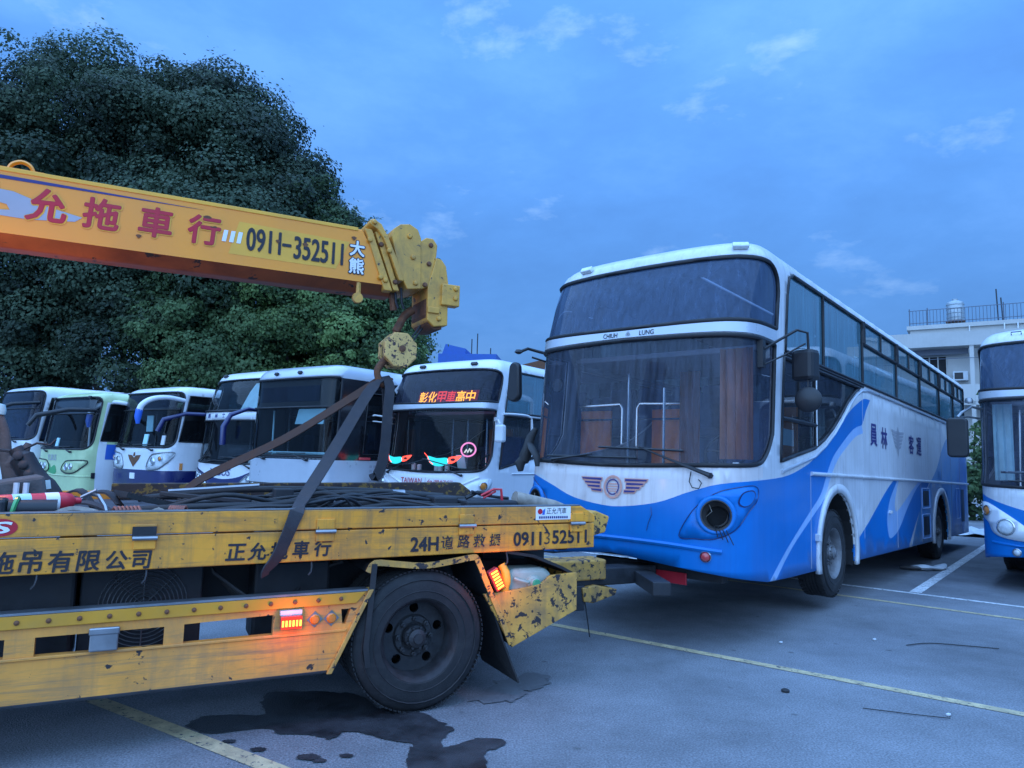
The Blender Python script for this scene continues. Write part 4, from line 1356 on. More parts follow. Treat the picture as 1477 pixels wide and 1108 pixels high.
MB().tube(st.line(catmull([(Sx(0.62), 2.58), (Sx(1.2), 2.60), (Sx(1.6), 2.58), (Sx(1.7), 2.45), (Sx(1.7), 1.75)], 4), 0.006, False), 0.028, 6).build('door_frame', 'bus_white_clean', tw, 60)
curtain(tw, st, 1.9, 3.6, 2.64, 3.44, 'curtain_and_sheen')
m = MB().tube([(0.5, -1.24, 2.42), (0.42, -1.36, 2.44), (0.36, -1.45, 2.36)], 0.02, 6)
m.span((0.46, -1.28, 2.22), (0.54, -1.22, 2.50))
m.build('mirror_arm', 'plastic_white', tw, 40)
MB().box((0.36, -1.46, 2.18), (0.12, 0.20, 0.34)).build('mirror_housing', 'plastic_white', tw, 0, 0.04)
MB().tube([(0.4, 1.22, 2.5), (0.1, 1.5, 2.55), (-0.15, 1.75, 2.45)], 0.02, 6).tube([(0.4, 1.22, 2.38), (0.1, 1.5, 2.42), (-0.15, 1.75, 2.40)], 0.014, 6).build('mirror_arm', 'plastic_white', tw, 40)
for w in (-0.6, 0.75):
    box_skin(st, 'roof_lamp', w, 3.58, 0.14, 0.06, 0.05, 'dark_plastic', tw, 0.01)
MB().span((0.9, -1.2, 0.85), (2.5, 1.2, 0.95)).build('cab_floor', 'dark_interior', tw, 0)
MB().span((0.95, -1.15, 2.60), (2.6, 1.15, 2.66)).build('cab_ceiling', 'interior', tw, 0, 0.01)
for q in (0.6, 0.2, -0.3):
    MB().tube([(1.5, q, 0.9), (1.5, q, 2.55)], 0.018, 6).build('grab_pole', 'chrome', tw, 40)
MB().box((2.2, -0.15, 1.7), (0.04, 0.6, 1.3)).build('partition', 'brown_curtain', tw, 0)

# 2: black city bus
Zr = 3.36
up = rect(-30, 1.50, 30, Zr - 0.27)
bk, s2 = bus('city_bus', 'black and silver city bus with a blank destination display and clear screen', row_origin(-3.33, 13.6), TH_ROW,
             city_cfg(Zr, (1.56, 3.10), (1.62, 2.85), 'silver_paint', [(up, 'black_paint'), (rect(-30, 0.2, 30, 1.02), 'black_paint')], wedge_=1.36, rb_=0.10, rt=0.08,
                      rake=[(.3, .0), (1.5, .0), (3.1, .10), (Zr, .16)], sx=0.95))
f2 = s2.fn(0.006)
s2.patch('display_housing', rect(-1.25, 2.54, 1.25, 3.08), 'gasket', bk, -0.06)
s2.patch('destination_display', rect(-1.02, 2.64, 0.84, 2.95), 'tint_screen', bk, -0.05)
s2.patch('display_face', rect(-1.02, 2.64, 0.84, 2.95), 'display_grey', bk, -0.055)
MB().tube(s2.line([(-1.32, 2.52), (1.32, 2.52)], 0.01, False), 0.02, 6).build('screen_bar', 'gasket', bk, 60)
s2.patch('sun_blind', [(0.12, 2.20), (0.95, 2.20), (0.98, 2.50), (0.20, 2.50)], 'cyan_paper', bk, -0.12)
for q, x in ((1.0, 0.5), (0.82, 0.75), (0.2, 1.2), (-0.4, 1.3), (-0.9, 0.9)):
    MB().tube([(x, q, 0.9), (x, q, 2.5)], 0.02, 6).build('grab_pole', 'cyan_paper' if q > 0.9 else 'chrome', bk, 40)
MB().tube([(0.25, 1.05, 1.62), (0.22, -1.0, 1.62)], 0.03, 6).build('dash_rail', 'cyan_paper', bk, 40)
MB().box((1.1, -0.38, 1.75), (0.15, 0.10, 0.2)).build('safety_vest', 'pale_green', bk, 0, 0.03)
s2.patch('door_panel', rect(s2.S(0.32), 1.56, s2.S(0.85), 3.05), 'black_paint', bk, 0.004)
box_skin(s2, 'side_marker', float(s2.S(1.0)), 1.54, 0.30, 0.05, 0.02, 'red_lens', bk)
lettering('roof_lettering', [('FOXTRON', s2.S(2.7), 2.98, 0.15, 1.1)], f2, 'text_white', bk, 0.01)
mk = MB()
mk.add([f2(s2.S(1.75) + a, 2.98 + b) for a, b in ((0.0, 0.0), (0.14, 0.13), (0.18, 0.10), (0.08, 0.0), (0.18, -0.10), (0.14, -0.13))], [(0, 1, 2, 3, 4, 5)])
mk.build('arrow_mark', 'text_white', bk, 0)
tx = MB()
for j in range(4):
    for i in range(5):
        tx.add([f2(s2.S(1.15) + i * 0.11 + a, 1.36 - j * 0.09 + b) for a, b in ((0, 0), (0.07, 0), (0.07, 0.05), (0, 0.05))], [(0, 1, 2, 3)])
tag(tx.build('notice_print', 'text_grey', bk, 0), None, None, kind='stuff')
for w in (-0.5, 0.25):
    box_skin(s2, 'roof_lamp', w, Zr - 0.15, 0.10, 0.06, 0.05, 'dark_plastic', bk, 0.01)
for sg in (-1, 1):
    lamp(s2, 'headlight', sg * 0.95, 0.9, 0.11, 'clear_lens', bk)

# 3: dark-fronted high coach
ROOF3 = COACH_ROOF
nose3 = catmull([(-1.25, 1.34), (-0.9, 1.22), (-0.5, 1.10), (0, 1.05), (0.5, 1.10), (0.9, 1.22), (1.25, 1.34)], 4)
dk, s3 = bus('coach', 'high coach with navy nose, curved mirror arms and a white lettered chevron below its screen', row_origin(-5.3, 15.6), TH_ROW,
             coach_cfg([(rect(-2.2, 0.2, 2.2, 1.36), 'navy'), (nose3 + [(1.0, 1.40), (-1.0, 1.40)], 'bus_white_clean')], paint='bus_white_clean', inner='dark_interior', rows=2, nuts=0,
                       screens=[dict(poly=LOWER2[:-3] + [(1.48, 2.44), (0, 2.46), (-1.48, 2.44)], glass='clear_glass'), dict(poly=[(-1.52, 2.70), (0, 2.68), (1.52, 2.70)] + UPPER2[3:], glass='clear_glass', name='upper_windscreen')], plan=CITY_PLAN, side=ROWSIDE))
dk.scale = (1, 1, 0.945)
MB().tube(s3.line([(-1.54, 2.69), (1.54, 2.69)], 0.012, False), 0.03, 6).build('screen_bar', 'gasket', dk, 60)
f3 = s3.fn(0.008)
lettering('band_text', [('員', -0.9, 2.57, 0.11), ('林', -0.6, 2.57, 0.11), ('客', -0.3, 2.57, 0.11), ('運', 0.0, 2.57, 0.11)], f3, 'text_navy', dk, 0.02)
lettering('front_lettering', [('YLBUS', -0.12, 1.21, 0.17, 0.80)], f3, 'text_navy', dk, 0.01, 0.15)
for sg in (-1, 1):
    pod = catmull([(sg * a, b) for a, b in ((0.60, 0.90), (0.78, 1.08), (1.05, 1.22), (1.40, 1.30), (1.30, 1.10), (1.05, 0.93), (0.8, 0.86))], 4, True)
    s3.patch('headlight', pod if sg < 0 else pod[::-1], 'clear_lens', dk, 0.02, solid=(0.03, 0))
    s3.trim('headlight_rim', pod, 0.02, 'chrome', dk, 0.02)
    lamp(s3, 'headlight_bulb', sg * 0.95, 1.06, 0.07, 'lamp_bowl', dk, off=0.03)
MB().tube([(0.35, -1.24, 2.62), (-0.25, -1.2, 2.68), (-0.62, -1.12, 2.52), (-0.74, -1.08, 2.25), (-0.74, -1.08, 1.85)], [0.035, 0.04, 0.055, 0.065, 0.065], 8).build('mirror_arm', 'navy', dk, 50)
MB().tube([(0.35, 1.24, 2.62), (-0.1, 1.45, 2.62), (-0.5, 1.7, 2.45), (-0.6, 1.75, 2.15)], [0.045, 0.05, 0.06, 0.06], 8).build('mirror_arm', 'navy', dk, 50)
MB().lathe([(0.36, 0), (0.33, 0.16), (0.2, 0.28), (0, 0.32)], 18, (0.7, -0.55, 1.42), (0, 0, 1)).build('dash_cover', 'plastic_white', dk, 60)
for q in (0.75, 0.3, 0.0):
    MB().tube([(1.2, q, 0.9), (1.2, q, 2.5)], 0.02, 6).build('grab_pole', 'chrome', dk, 40)
s3.patch('screen_sky_sheen', [(0.15, 2.74), (1.42, 2.74), (1.42, 3.22), (1.2, 3.38), (0.5, 3.42), (0.35, 3.42)], 'curtain_and_sheen', dk, -0.10)  # flat teal patch painted in for sky reflected in the screen
for w in (-0.9, 0.95):
    box_skin(s3, 'roof_lamp', w, 3.60, 0.14, 0.07, 0.05, 'dark_plastic', dk, 0.01)

# 4: white city bus with navy skirt and drooping mirror arms
Zr = 3.13
wbus, s4 = bus('city_bus', 'white city bus with navy skirt and white mirror arms that have blue tips', row_origin(-7.87, 16.7), TH_ROW,
               city_cfg(Zr, (1.66, 2.98), (1.80, 2.90), 'bus_white_clean', [(rect(-2.0, 0.2, 2.0, 1.12), 'navy')] +
                        [(q, 'navy') for q in ([(1.9, 0.2), (1.9, 1.12), (3.4, 1.12), (5.2, 1.5), (7.5, 1.5), (7.5, 0.2)], mir([(1.9, 0.2), (1.9, 1.12), (3.4, 1.12), (5.2, 1.5), (7.5, 1.5), (7.5, 0.2)]))] +
                        [([(2.2, 0.85), (3.6, 1.12), (5.2, 1.42), (5.4, 1.30), (3.8, 0.98), (2.5, 0.75)], 'bus_light_blue')], rb_=0.22))
s4.patch('display_glass', rect(-1.2, 2.62, 1.2, 2.95), 'tint_screen', wbus, -0.03)
s4.patch('display_face', rect(-1.2, 2.60, 1.2, 2.96), 'display_grey', wbus, -0.07)
MB().tube(s4.line([(-1.3, 2.56), (1.3, 2.56)], 0.004, False), 0.015, 6).build('screen_bar', 'gasket', wbus, 60)
f4 = s4.fn(0.008)
bd = MB()
for sg in (-1, 1):
    bd.add([f4(sg * a - 0.05, b) for a, b in ((0.0, 1.40), (0.10, 1.46), (0.30, 1.47), (0.22, 1.36), (0.12, 1.28), (0.0, 1.18))], [(0, 1, 2, 3, 4, 5)])
bd.add([f4(a - 0.05, b) for a, b in ((-0.05, 1.44), (0.05, 1.44), (0.03, 1.53), (-0.03, 1.53))], [(0, 1, 2, 3)])
bd.build('wing_badge', 'rust', wbus, 0)
for sg in (-1, 1):
    pod = catmull([(sg * a, b) for a, b in ((0.55, 1.15), (0.68, 1.45), (0.95, 1.52), (1.35, 1.55), (1.30, 1.40), (1.12, 1.22), (0.95, 1.15))], 4, True)
    hp = s4.patch('headlight', pod if sg < 0 else pod[::-1], 'clear_lens', wbus, 0.012, solid=(0.02, 0))
    s4.trim('headlight_rim', pod, 0.016, 'steel', wbus, 0.012)
    lamp(s4, 'headlight_bulb', sg * 0.80, 1.33, 0.10, 'lamp_bowl', wbus, off=0.02)
    lamp(s4, 'indicator_lamp', sg * 1.06, 1.40, 0.06, 'amber_lens', wbus, off=0.02)
box_skin(s4, 'side_marker', 1.55, 1.22, 0.07, 0.16, 0.02, 'amber_lens', wbus)
box_skin(s4, 'registration_plate', -0.05, 0.97, 0.22, 0.14, 0.015, 'text_white', wbus)
for pth in ([(0.42, -1.26, 2.78), (0.0, -1.27, 2.82), (-0.35, -1.25, 2.76), (-0.55, -1.22, 2.62), (-0.60, -1.2, 2.48)], [(0.42, 1.26, 2.74), (0.1, 1.42, 2.78), (-0.15, 1.58, 2.70), (-0.3, 1.68, 2.55), (-0.33, 1.70, 2.42)]):
    pp = [Vector(p) for p in catmull(pth, 4)]
    ma = MB().tube(pp, [0.05 + 0.025 * i / len(pp) for i in range(len(pp))], 8).build('mirror_arm', 'bus_white_clean', wbus, 60)
    e = pp[-1]
    MB().tube([pp[-2], e, e + Vector((-0.02, 0, -0.14)), e + Vector((-0.01, 0, -0.30))], [0.077, 0.078, 0.075, 0.04], 8).build('mirror_tip', 'blue_panel', ma, 60)
box_skin(s4, 'screen_card', 0.35, 1.83, 0.18, 0.28, 0.01, 'cyan_paper', wbus)
box_skin(s4, 'screen_card', 1.05, 1.83, 0.10, 0.22, 0.01, 'plastic_white', wbus)
MB().box((0.5, 0.35, 2.25), (0.02, 0.3, 0.4)).build('hanging_notice', 'cyan_paper', wbus, 0)
MB().tube([(0.9, 0.8, 0.9), (0.9, 0.8, 2.6)], 0.02, 6).build('grab_pole', 'chrome', wbus, 40)

# 5: pale green fronted bus
Zr = 3.02
gr, s5 = bus('city_bus', 'pale green fronted city bus with white sides and a blue square sticker', row_origin(-10.4, 17.7), TH_ROW,
             city_cfg(Zr, (1.56, 2.88), (1.78, 2.72), 'bus_white_clean', [(rect(-1.5, 0.2, 1.5, 2.2), 'pale_green'), (rect(-1.5, 2.2, 1.5, 4.0), 'pale_green'), (rect(-30, 2.76, 30, 3.05), 'pale_green'), (rect(1.7, 1.68, 9, 1.78), 'pale_green')], rb_=0.25, sx=0.42))
f5 = s5.fn(0.008)
lettering('front_lettering', [('YLBUS', -0.25, 1.34, 0.15, 0.52)], f5, 'text_grey', gr, 0.01, -0.1)
s5.patch('display_face', rect(-1.2, 2.48, 1.2, 2.84), 'display_grey', gr, -0.07)
MB().tube(s5.line([(-1.3, 2.46), (1.3, 2.46)], 0.004, False), 0.015, 6).build('screen_bar', 'gasket', gr, 60)
for sg in (-1, 1):
    pod = catmull([(sg * a, b) for a, b in ((0.35, 1.05), (0.50, 1.24), (0.80, 1.28), (1.30, 1.28), (1.15, 1.08), (0.95, 0.98), (0.6, 0.96))], 4, True)
    s5.patch('headlight', pod if sg < 0 else pod[::-1], 'pale_green', gr, 0.012, solid=(0.02, 0))
    s5.trim('headlight_rim', pod, 0.015, 'dark_plastic', gr, 0.012)
    lamp(s5, 'headlight_bulb', sg * 0.60, 1.12, 0.09, 'lamp_bowl', gr, off=0.02)
    lamp(s5, 'headlight_bulb', sg * 0.82, 1.13, 0.08, 'lamp_bowl', gr, off=0.02)
nd = catmull([(-0.5, 1.02), (-0.36, 1.18), (-0.25, 1.08), (-0.05, 1.15), (0.08, 0.98), (-0.1, 0.92)], 3, True)
s5.patch('grille_dent', nd[::-1], 'green_paint', gr, 0.006)
s5.trim('bumper_crease', [(-1.3, 0.95), (0, 0.9), (1.4, 0.9)], 0.02, 'pale_green', gr, 0.0, closed=False)
box_skin(s5, 'side_marker', 1.45, 0.92, 0.09, 0.14, 0.03, 'dark_plastic', gr, 0.01)
s5.patch('blue_sticker', rect(1.7, 1.32, 2.5, 1.70), 'blue_panel', gr, 0.005)
MB().tube([(0.3, -1.25, 2.55), (-0.3, -1.15, 2.52), (-0.9, -0.95, 2.35), (-1.05, -0.9, 2.1)], [0.05, 0.055, 0.06, 0.05], 8).build('mirror_arm', 'dark_plastic', gr, 60)
box_skin(s5, 'screen_card', -0.1, 1.72, 0.14, 0.24, 0.01, 'cyan_paper', gr)
MB().tube([(0.6, -0.35, 1.5), (0.6, -0.35, 2.3)], 0.025, 6).build('grab_pole', 'plastic_white', gr, 40)
for w in (-0.9, 1.0):
    box_skin(s5, 'roof_lamp', w, Zr - 0.15, 0.1, 0.06, 0.05, 'dark_plastic', gr, 0.01)

# 6: white bus with green side panel
Zr = 3.24
lf, s6 = bus('city_bus', 'white fronted city bus with a deep green side panel beside the leafy trees', row_origin(-12.7, 19.0), TH_ROW,
             city_cfg(Zr, (1.78, 3.10), (1.75, 2.92), 'bus_white_clean', [(rect(1.75, 0.2, 9, 1.72), 'green_paint')], rb_=0.2, sx=0.36, glassm='tint_screen'))
MB().tube(s6.line([(-1.3, 2.62), (1.3, 2.62)], 0.004, False), 0.015, 6).build('screen_bar', 'gasket', lf, 60)
MB().tube(s6.line([(s6.S(0.95), 2.56), (s6.S(4), 2.56)], 0.0, False), 0.03, 6).build('window_rail', 'silver_paint', lf, 60)
MB().tube([(0.3, -1.25, 2.78), (-0.3, -1.15, 2.70), (-0.8, -0.95, 2.45)], [0.04, 0.05, 0.05], 8).build('mirror_arm', 'dark_plastic', lf, 60)
MB().tube(s6.line([(s6.S(0.5), 1.22), (s6.S(3), 1.22)], 0.004, False), 0.02, 6).build('side_moulding', 'plastic_white', lf, 60)
for sg in (-1, 1):
    lamp(s6, 'headlight', sg * 0.9, 1.1, 0.12, 'clear_lens', lf)

# ------------------------------------------------------------------ the tow truck (local x runs to its tail, y to its far side)
TO, TA = Vector((-0.553, 4.743, 0.0)), R(27)
TM = Matrix.Translation(TO) @ Matrix.Rotation(TA, 4, 'Z')
tk = thing('tow_truck', 'yellow flatbed tow truck with a long crane boom and lettered sides', 'tow truck', TO, TA)


def Yf(y0=0.0):
    return lambda a, b, c: (a, y0 + c, b)


def on_truck(mb, name, mats, label, cat, smooth=40, bevel=0.0, group=None, kids=()):
    """a thing that lies on or hangs from the truck: top-level, origin at its base"""
    allv = np.array(mb.v)
    mn, mx = allv.min(0), allv.max(0)
    base = Vector(((mn[0] + mx[0]) / 2, (mn[1] + mx[1]) / 2, mn[2]))
    mb.v = [tuple(Vector(p) - base) for p in mb.v]
    o = mb.build(name, mats, None, smooth, bevel)
    o.matrix_world = TM @ Matrix.Translation(base)
    tag(o, label, cat, group)
    for nm, kb, km, sm in kids:
        kb.v = [tuple(Vector(p) - base) for p in kb.v]
        kb.build(nm, km, o, sm)
    return o


X0, X1 = -3.4, 1.34
# near side: hinged upper flap over the lettered lower board
MB().prism([(X0, 0.965), (X1, 1.0), (X1, 1.178), (X0, 1.155)], Yf(), 0.0, 0.05).build('side_board', 'yellow', tk, 0, 0.006)
MB().prism([(X0, 1.163), (X1, 1.186), (X1, 1.235), (1.22, 1.305), (X0, 1.285)], Yf(), -0.006, 0.05).build('side_flap', 'yellow', tk, 0, 0.006)
MB().prism([(X0, 1.287), (1.215, 1.307), (1.215, 1.312), (X0, 1.292)], Yf(), -0.006, 0.07).build('flap_edge', 'steel', tk, 0)
for x, z, big in ((-2.75, 1.15, 1), (-1.64, 1.152, 1), (-0.65, 1.165, 1), (0.30, 1.18, 1), (1.18, 1.18, 1)):
    h = MB().span((x - 0.055, -0.018, z + 0.012), (x + 0.055, -0.004, z + 0.075))
    h.span((x - 0.055, -0.014, z - 0.062), (x + 0.055, 0.0, z - 0.01))
    hp = h.build('hinge', 'yellow', tk, 0, 0.004)
    MB().tube([(x - 0.062, -0.022, z), (x + 0.062, -0.022, z)], 0.013, 8).build('hinge_pin', 'steel', hp, 40)
gm = MB().span((-1.705, -0.021, 1.155), (-1.585, -0.017, 1.215))
gm.build('grease_patch', 'dark_steel', tk, 0)
# far side and bed
MB().prism([(X0, 0.97), (X1, 1.0), (X1, 1.235), (1.22, 1.305), (X0, 1.285)], Yf(), 2.21, 2.26).build('side_board', 'yellow', tk, 0, 0.006)
MB().span((X0, 0.05, 1.17), (1.28, 2.21, 1.225)).build('bed_floor', 'deck_steel', tk, 0)
MB().prism([(-1.9, 1.23), (1.26, 1.23), (1.26, 1.30), (1.14, 1.385), (-1.9, 1.355)], Yf(), 2.10, 2.20).build('bed_beam', 'rusty_beam', tk, 0, 0.008)
MB().span((1.25, 0.05, 1.0), (1.33, 2.21, 1.20)).build('tail_board', 'yellow_worn', tk, 0, 0.008)
MB().span((-0.80, 1.05, 1.225), (-0.66, 1.17, 1.37)).build('bed_block', 'dark_steel', tk, 0, 0.01)
# frame under the bed
for y in (0.70, 1.46):
    MB().span((-6.2, y, 0.66), (1.32, y + 0.09, 0.96)).build('chassis_rail', 'dark_steel', tk, 0, 0.01)
for x in (-3.0, -2.0, -1.1, -0.5, 0.55, 1.1):
    MB().span((x - 0.05, 0.06, 0.98), (x + 0.05, 2.2, 1.165)).build('cross_member', 'dark_steel', tk, 0, 0.01)
MB().tube([(0, 0.2, 0.45), (0, 2.06, 0.45)], 0.09, 10).lathe([(0.2, -0.18), (0.24, 0), (0.2, 0.18)], 14, (0, 1.13, 0.45), (0, 1, 0)).build('rear_axle', 'dark_steel', tk, 40)
wheel(tk, 0, 0.0, 0.45, -1, 0.45, 0.26, 'rim_steel', 8, 0.15, 5, 56)
wheel(tk, 0, 0.31, 0.45, -1, 0.45, 0.24, 'rim_steel', 0, 0.10, 6, 32)
wheel(tk, 0, 2.26, 0.45, 1, 0.45, 0.26, 'rim_steel', 0, 0.10, 6, 28)
wheel(tk, 0, 1.95, 0.45, 1, 0.45, 0.24, 'rim_steel', 0, 0.10, 6, 28)
wheel(tk, -4.9, 0.06, 0.45, -1, 0.45, 0.26, 'rim_steel', 8, 0.05, 6, 28)
wheel(tk, -4.9, 2.20, 0.45, 1, 0.45, 0.26, 'rim_steel', 0, 0.05, 6, 28)
# mudguard, stay, flap
mg = catmull([(-0.37, 0.90), (-0.33, 0.955), (-0.2, 0.945), (0.0, 0.925), (0.2, 0.945), (0.35, 0.965), (0.385, 0.94), (0.46, 0.78), (0.55, 0.60), (0.655, 0.37)], 3)
MB().ribbon([(x, 0.28, z) for x, z in mg], (0, 1, 0), 0.60, 0.012).build('mudguard', 'dark_steel', tk, 40)
MB().ribbon([(x, -0.022, z + 0.004) for x, z in mg], (0, 1, 0), 0.012, 0.038).build('mudguard_edge', 'yellow_worn', tk, 40)
MB().ribbon([(-0.335, -0.03, 0.955), (-0.35, -0.03, 0.70), (-0.365, -0.02, 0.45), (-0.345, -0.01, 0.32)], (1, 0, 0), 0.035, 0.012).build('mudguard_stay', 'rubber', tk, 40)
fp = [(0.47, 0.62), (0.66, 0.40), (0.74, 0.12), (0.60, 0.10), (0.52, 0.30)]
MB().ribbon([(0.50, 0.30, 0.66), (0.60, 0.30, 0.40), (0.68, 0.30, 0.22), (0.735, 0.30, 0.10)], (0, 1, 0), 0.60, 0.012).build('mud_flap', 'rubber', tk, 40)
# side guard with its openings
G = [(X0, 0.33), (-0.60, 0.33), (-0.36, 0.79), (-0.36, 0.80), (X0, 0.775)]
hs = [[(-3.3, 0.565), (-2.24, 0.565), (-2.24, 0.66), (-3.3, 0.66)], [(-2.11, 0.565), (-1.51, 0.560), (-1.51, 0.665), (-2.11, 0.66)],
      [(-1.41, 0.565), (-0.93, 0.570), (-0.93, 0.685), (-1.41, 0.67)], [(-0.52, 0.60), (-0.50, 0.60), (-0.47, 0.69), (-0.53, 0.69)]]
gmb = MB()
plate(gmb, G, hs, Yf(), -0.02, 0.03)
gmb.build('side_guard', 'yellow_rail', tk, 0)
MB().prism([(X0, 0.700), (-0.44, 0.722), (-0.38, 0.79), (X0, 0.768)], Yf(), -0.034, -0.0215).build('guard_strip', 'orange_strip', tk, 0, 0.004)
MB().prism([(X0, 0.770), (-0.375, 0.793), (-0.37, 0.806), (X0, 0.782)], Yf(), -0.036, 0.05).build('guard_top_edge', 'steel', tk, 0)
MB().prism([(X0, 0.545), (-0.50, 0.556), (-0.49, 0.572), (X0, 0.558)], Yf(), -0.030, -0.021).build('guard_ledge', 'yellow_rail', tk, 0, 0.003)
MB().prism([(-0.605, 0.315), (-0.575, 0.315), (-0.335, 0.80), (-0.365, 0.80)], Yf(), -0.045, 0.06).build('guard_end', 'yellow_worn', tk, 0, 0.004)
MB().prism([(X0, 0.315), (-0.6, 0.318), (-0.6, 0.334), (X0, 0.334)], Yf(), -0.024, 0.05).build('guard_bottom', 'dark_steel', tk, 0, 0.003)
bt = MB().lathe([(0.013, 0), (0.013, 0.006), (0.008, 0.010), (0, 0.011)], 8, (0, 0, 0), (0, -1, 0))
b0 = bt.build('bolt', 'rust', tk, 40, loc=(-3.3, -0.034, 0.735))
x = -3.16
while x < -0.45:
    copy_part(b0, tk, (x, -0.034, 0.735 + (x + 3.3) * 0.0077))
    x += 0.138
# bracket plate hung on the guard
MB().span((-1.865, -0.06, 0.57), (-1.73, -0.022, 0.69)).span((-1.87, -0.066, 0.655), (-1.725, -0.05, 0.695)).build('hang_bracket', 'steel', tk, 0, 0.012)
# lamps on the guard
rl = MB().box((-0.835, -0.055, 0.645), (0.125, 0.05, 0.078)).build('side_lamp', 'red_lens', tk, 0, 0.008)
MB().box((-0.835, -0.0805, 0.645), (0.118, 0.002, 0.070)).build('lamp_face', 'lamp_red', rl, 0)
for i in range(6):
    MB().box((-0.885 + i * 0.020, -0.084, 0.642), (0.012, 0.004, 0.036)).build('lamp_bar', 'lamp_amber', rl, 0, 0.003)
MB().box((-0.835, -0.04, 0.697), (0.125, 0.03, 0.026)).build('lamp_bracket', 'plastic_white', tk, 0)
for x in (-0.69, -0.59):
    MB().lathe([(0.030, 0), (0.030, 0.012), (0.022, 0.02), (0.020, 0.026), (0, 0.028)], 16, (x, -0.02, 0.642), (0, -1, 0)).build('reflector', 'amber_lens', tk, 40)
    MB().prism(circle(x, 0.642, 0.048, 4), Yf(), -0.024, -0.0205).build('reflector_plate', 'steel', tk, 0)
rt = Matrix.Rotation(R(62), 3, 'Y')
al = MB().box((0.525, -0.02, 0.815), (0.15, 0.05, 0.075), rot=rt).build('marker_lamp', 'red_lens', tk, 0, 0.006)
MB().box((0.525, -0.0465, 0.815), (0.142, 0.002, 0.066), rot=rt).build('lamp_face', 'lamp_red', al, 0)
for i in range(6):
    c = Vector((0.525, -0.050, 0.815)) + rt @ Vector(((i - 2.5) * 0.0225, 0, 0.0))
    MB().box(c, (0.014, 0.004, 0.052), rot=rt).build('lamp_bar', 'lamp_amber', al, 0, 0.003)
# tail tray panel
tp = [(0.445, 0.715), (0.62, 0.725), (0.80, 0.745), (0.90, 0.765), (0.97, 0.815), (1.19, 0.825), (1.19, 0.56), (0.67, 0.345)]
MB().prism(tp, Yf(), -0.01, 0.02).build('tray_panel', 'yellow_worn', tk, 0, 0.004)
MB().span((0.66, 0.02, 0.58), (1.18, 0.50, 0.62)).build('tray_floor', 'dark_steel', tk, 0)
MB().span((0.55, 0.50, 0.55), (1.18, 0.53, 0.86)).build('tray_back', 'dark_steel', tk, 0)
MB().span((1.165, 0.02, 0.57), (1.19, 0.52, 0.82)).build('tray_end', 'yellow_worn', tk, 0, 0.004)
MB().ribbon([(0.62, 0.27, 0.99), (0.85, 0.27, 0.95), (1.08, 0.27, 0.86), (1.2, 0.27, 0.80)], (0, 1, 0), 0.5, 0.02).build('tray_lid', 'rubber', tk, 40)
# rope hooks under the board
for x in (-2.72, -2.13, -1.62, -0.72, 0.62):
    MB().tube([(x, 0.02, 0.99), (x, 0.0, 0.95), (x - 0.005, -0.012, 0.925), (x - 0.02, -0.01, 0.905)], 0.006, 6).build('rope_hook', 'rim_steel', tk, 40)
# cooler fan behind the guard
fg = MB()
FX, FZ, FY = -1.62, 0.72, 0.34
for r in np.linspace(0.03, 0.235, 10):
    fg.tube([(FX + r * math.cos(t), FY, FZ + r * math.sin(t)) for t in np.linspace(0, 6.283, 33)[:-1]], 0.0028, 4, True)
for k in range(8):
    a = k * math.pi / 4
    fg.tube([(FX, FY + 0.004, FZ), (FX + 0.24 * math.cos(a), FY + 0.004, FZ + 0.24 * math.sin(a))], 0.004, 4)
tag(fg.build('fan_guard', 'steel', tk, 60), None, None, kind='stuff')
fb = MB().lathe([(0.05, -0.02), (0.06, 0.02), (0.0, 0.03)], 16, (FX, FY + 0.05, FZ), (0, -1, 0))
for k in range(6):
    a = k * math.pi / 3
    r1, r2 = Vector((math.cos(a), 0, math.sin(a))), Vector((-math.sin(a), 0.5, math.cos(a)))
    o = Vector((FX, FY + 0.06, FZ))
    fb.add([o + r1 * 0.05, o + r1 * 0.22 - r2 * 0.02, o + r1 * 0.22 + r2 * 0.12, o + r1 * 0.05 + r2 * 0.05], [(0, 1, 2, 3)])
fb.build('fan', 'dark_plastic', tk, 0)
MB().span((-1.95, 0.36, 0.45), (-1.30, 0.62, 0.96)).build('cooler_box', 'dark_steel', tk, 0, 0.01)
MB().span((-2.5, 0.30, 0.42), (-1.97, 0.66, 0.95)).build('shade_box', 'dark_steel', tk, 0, 0.02)  # added dark box, makes the guard opening in front read as shade
MB().span((-1.0, 0.36, 0.45), (-0.52, 0.64, 0.94)).build('shade_box_rear', 'dark_steel', tk, 0, 0.02)  # second added box, darkens the rear end of the next opening
MB().tube([(-3.3, 0.5, 0.62), (-2.55, 0.5, 0.62)], 0.22, 16).build('air_tank', 'dark_steel', tk, 40)
for k in range(4):
    y = 0.30 + k * 0.06
    MB().tube(catmull([(-1.25, y, 0.90), (-1.0, y - 0.1, 0.72 - 0.03 * k), (-0.85, y, 0.68), (-0.6, y + 0.1, 0.85), (-0.45, y, 0.93)], 5), 0.011, 6).build('air_hose', 'rubber', tk, 60)
MB().span((0.72, 0.62, 0.86), (0.80, 0.70, 1.0)).build('valve', 'dark_steel', tk, 0, 0.01)
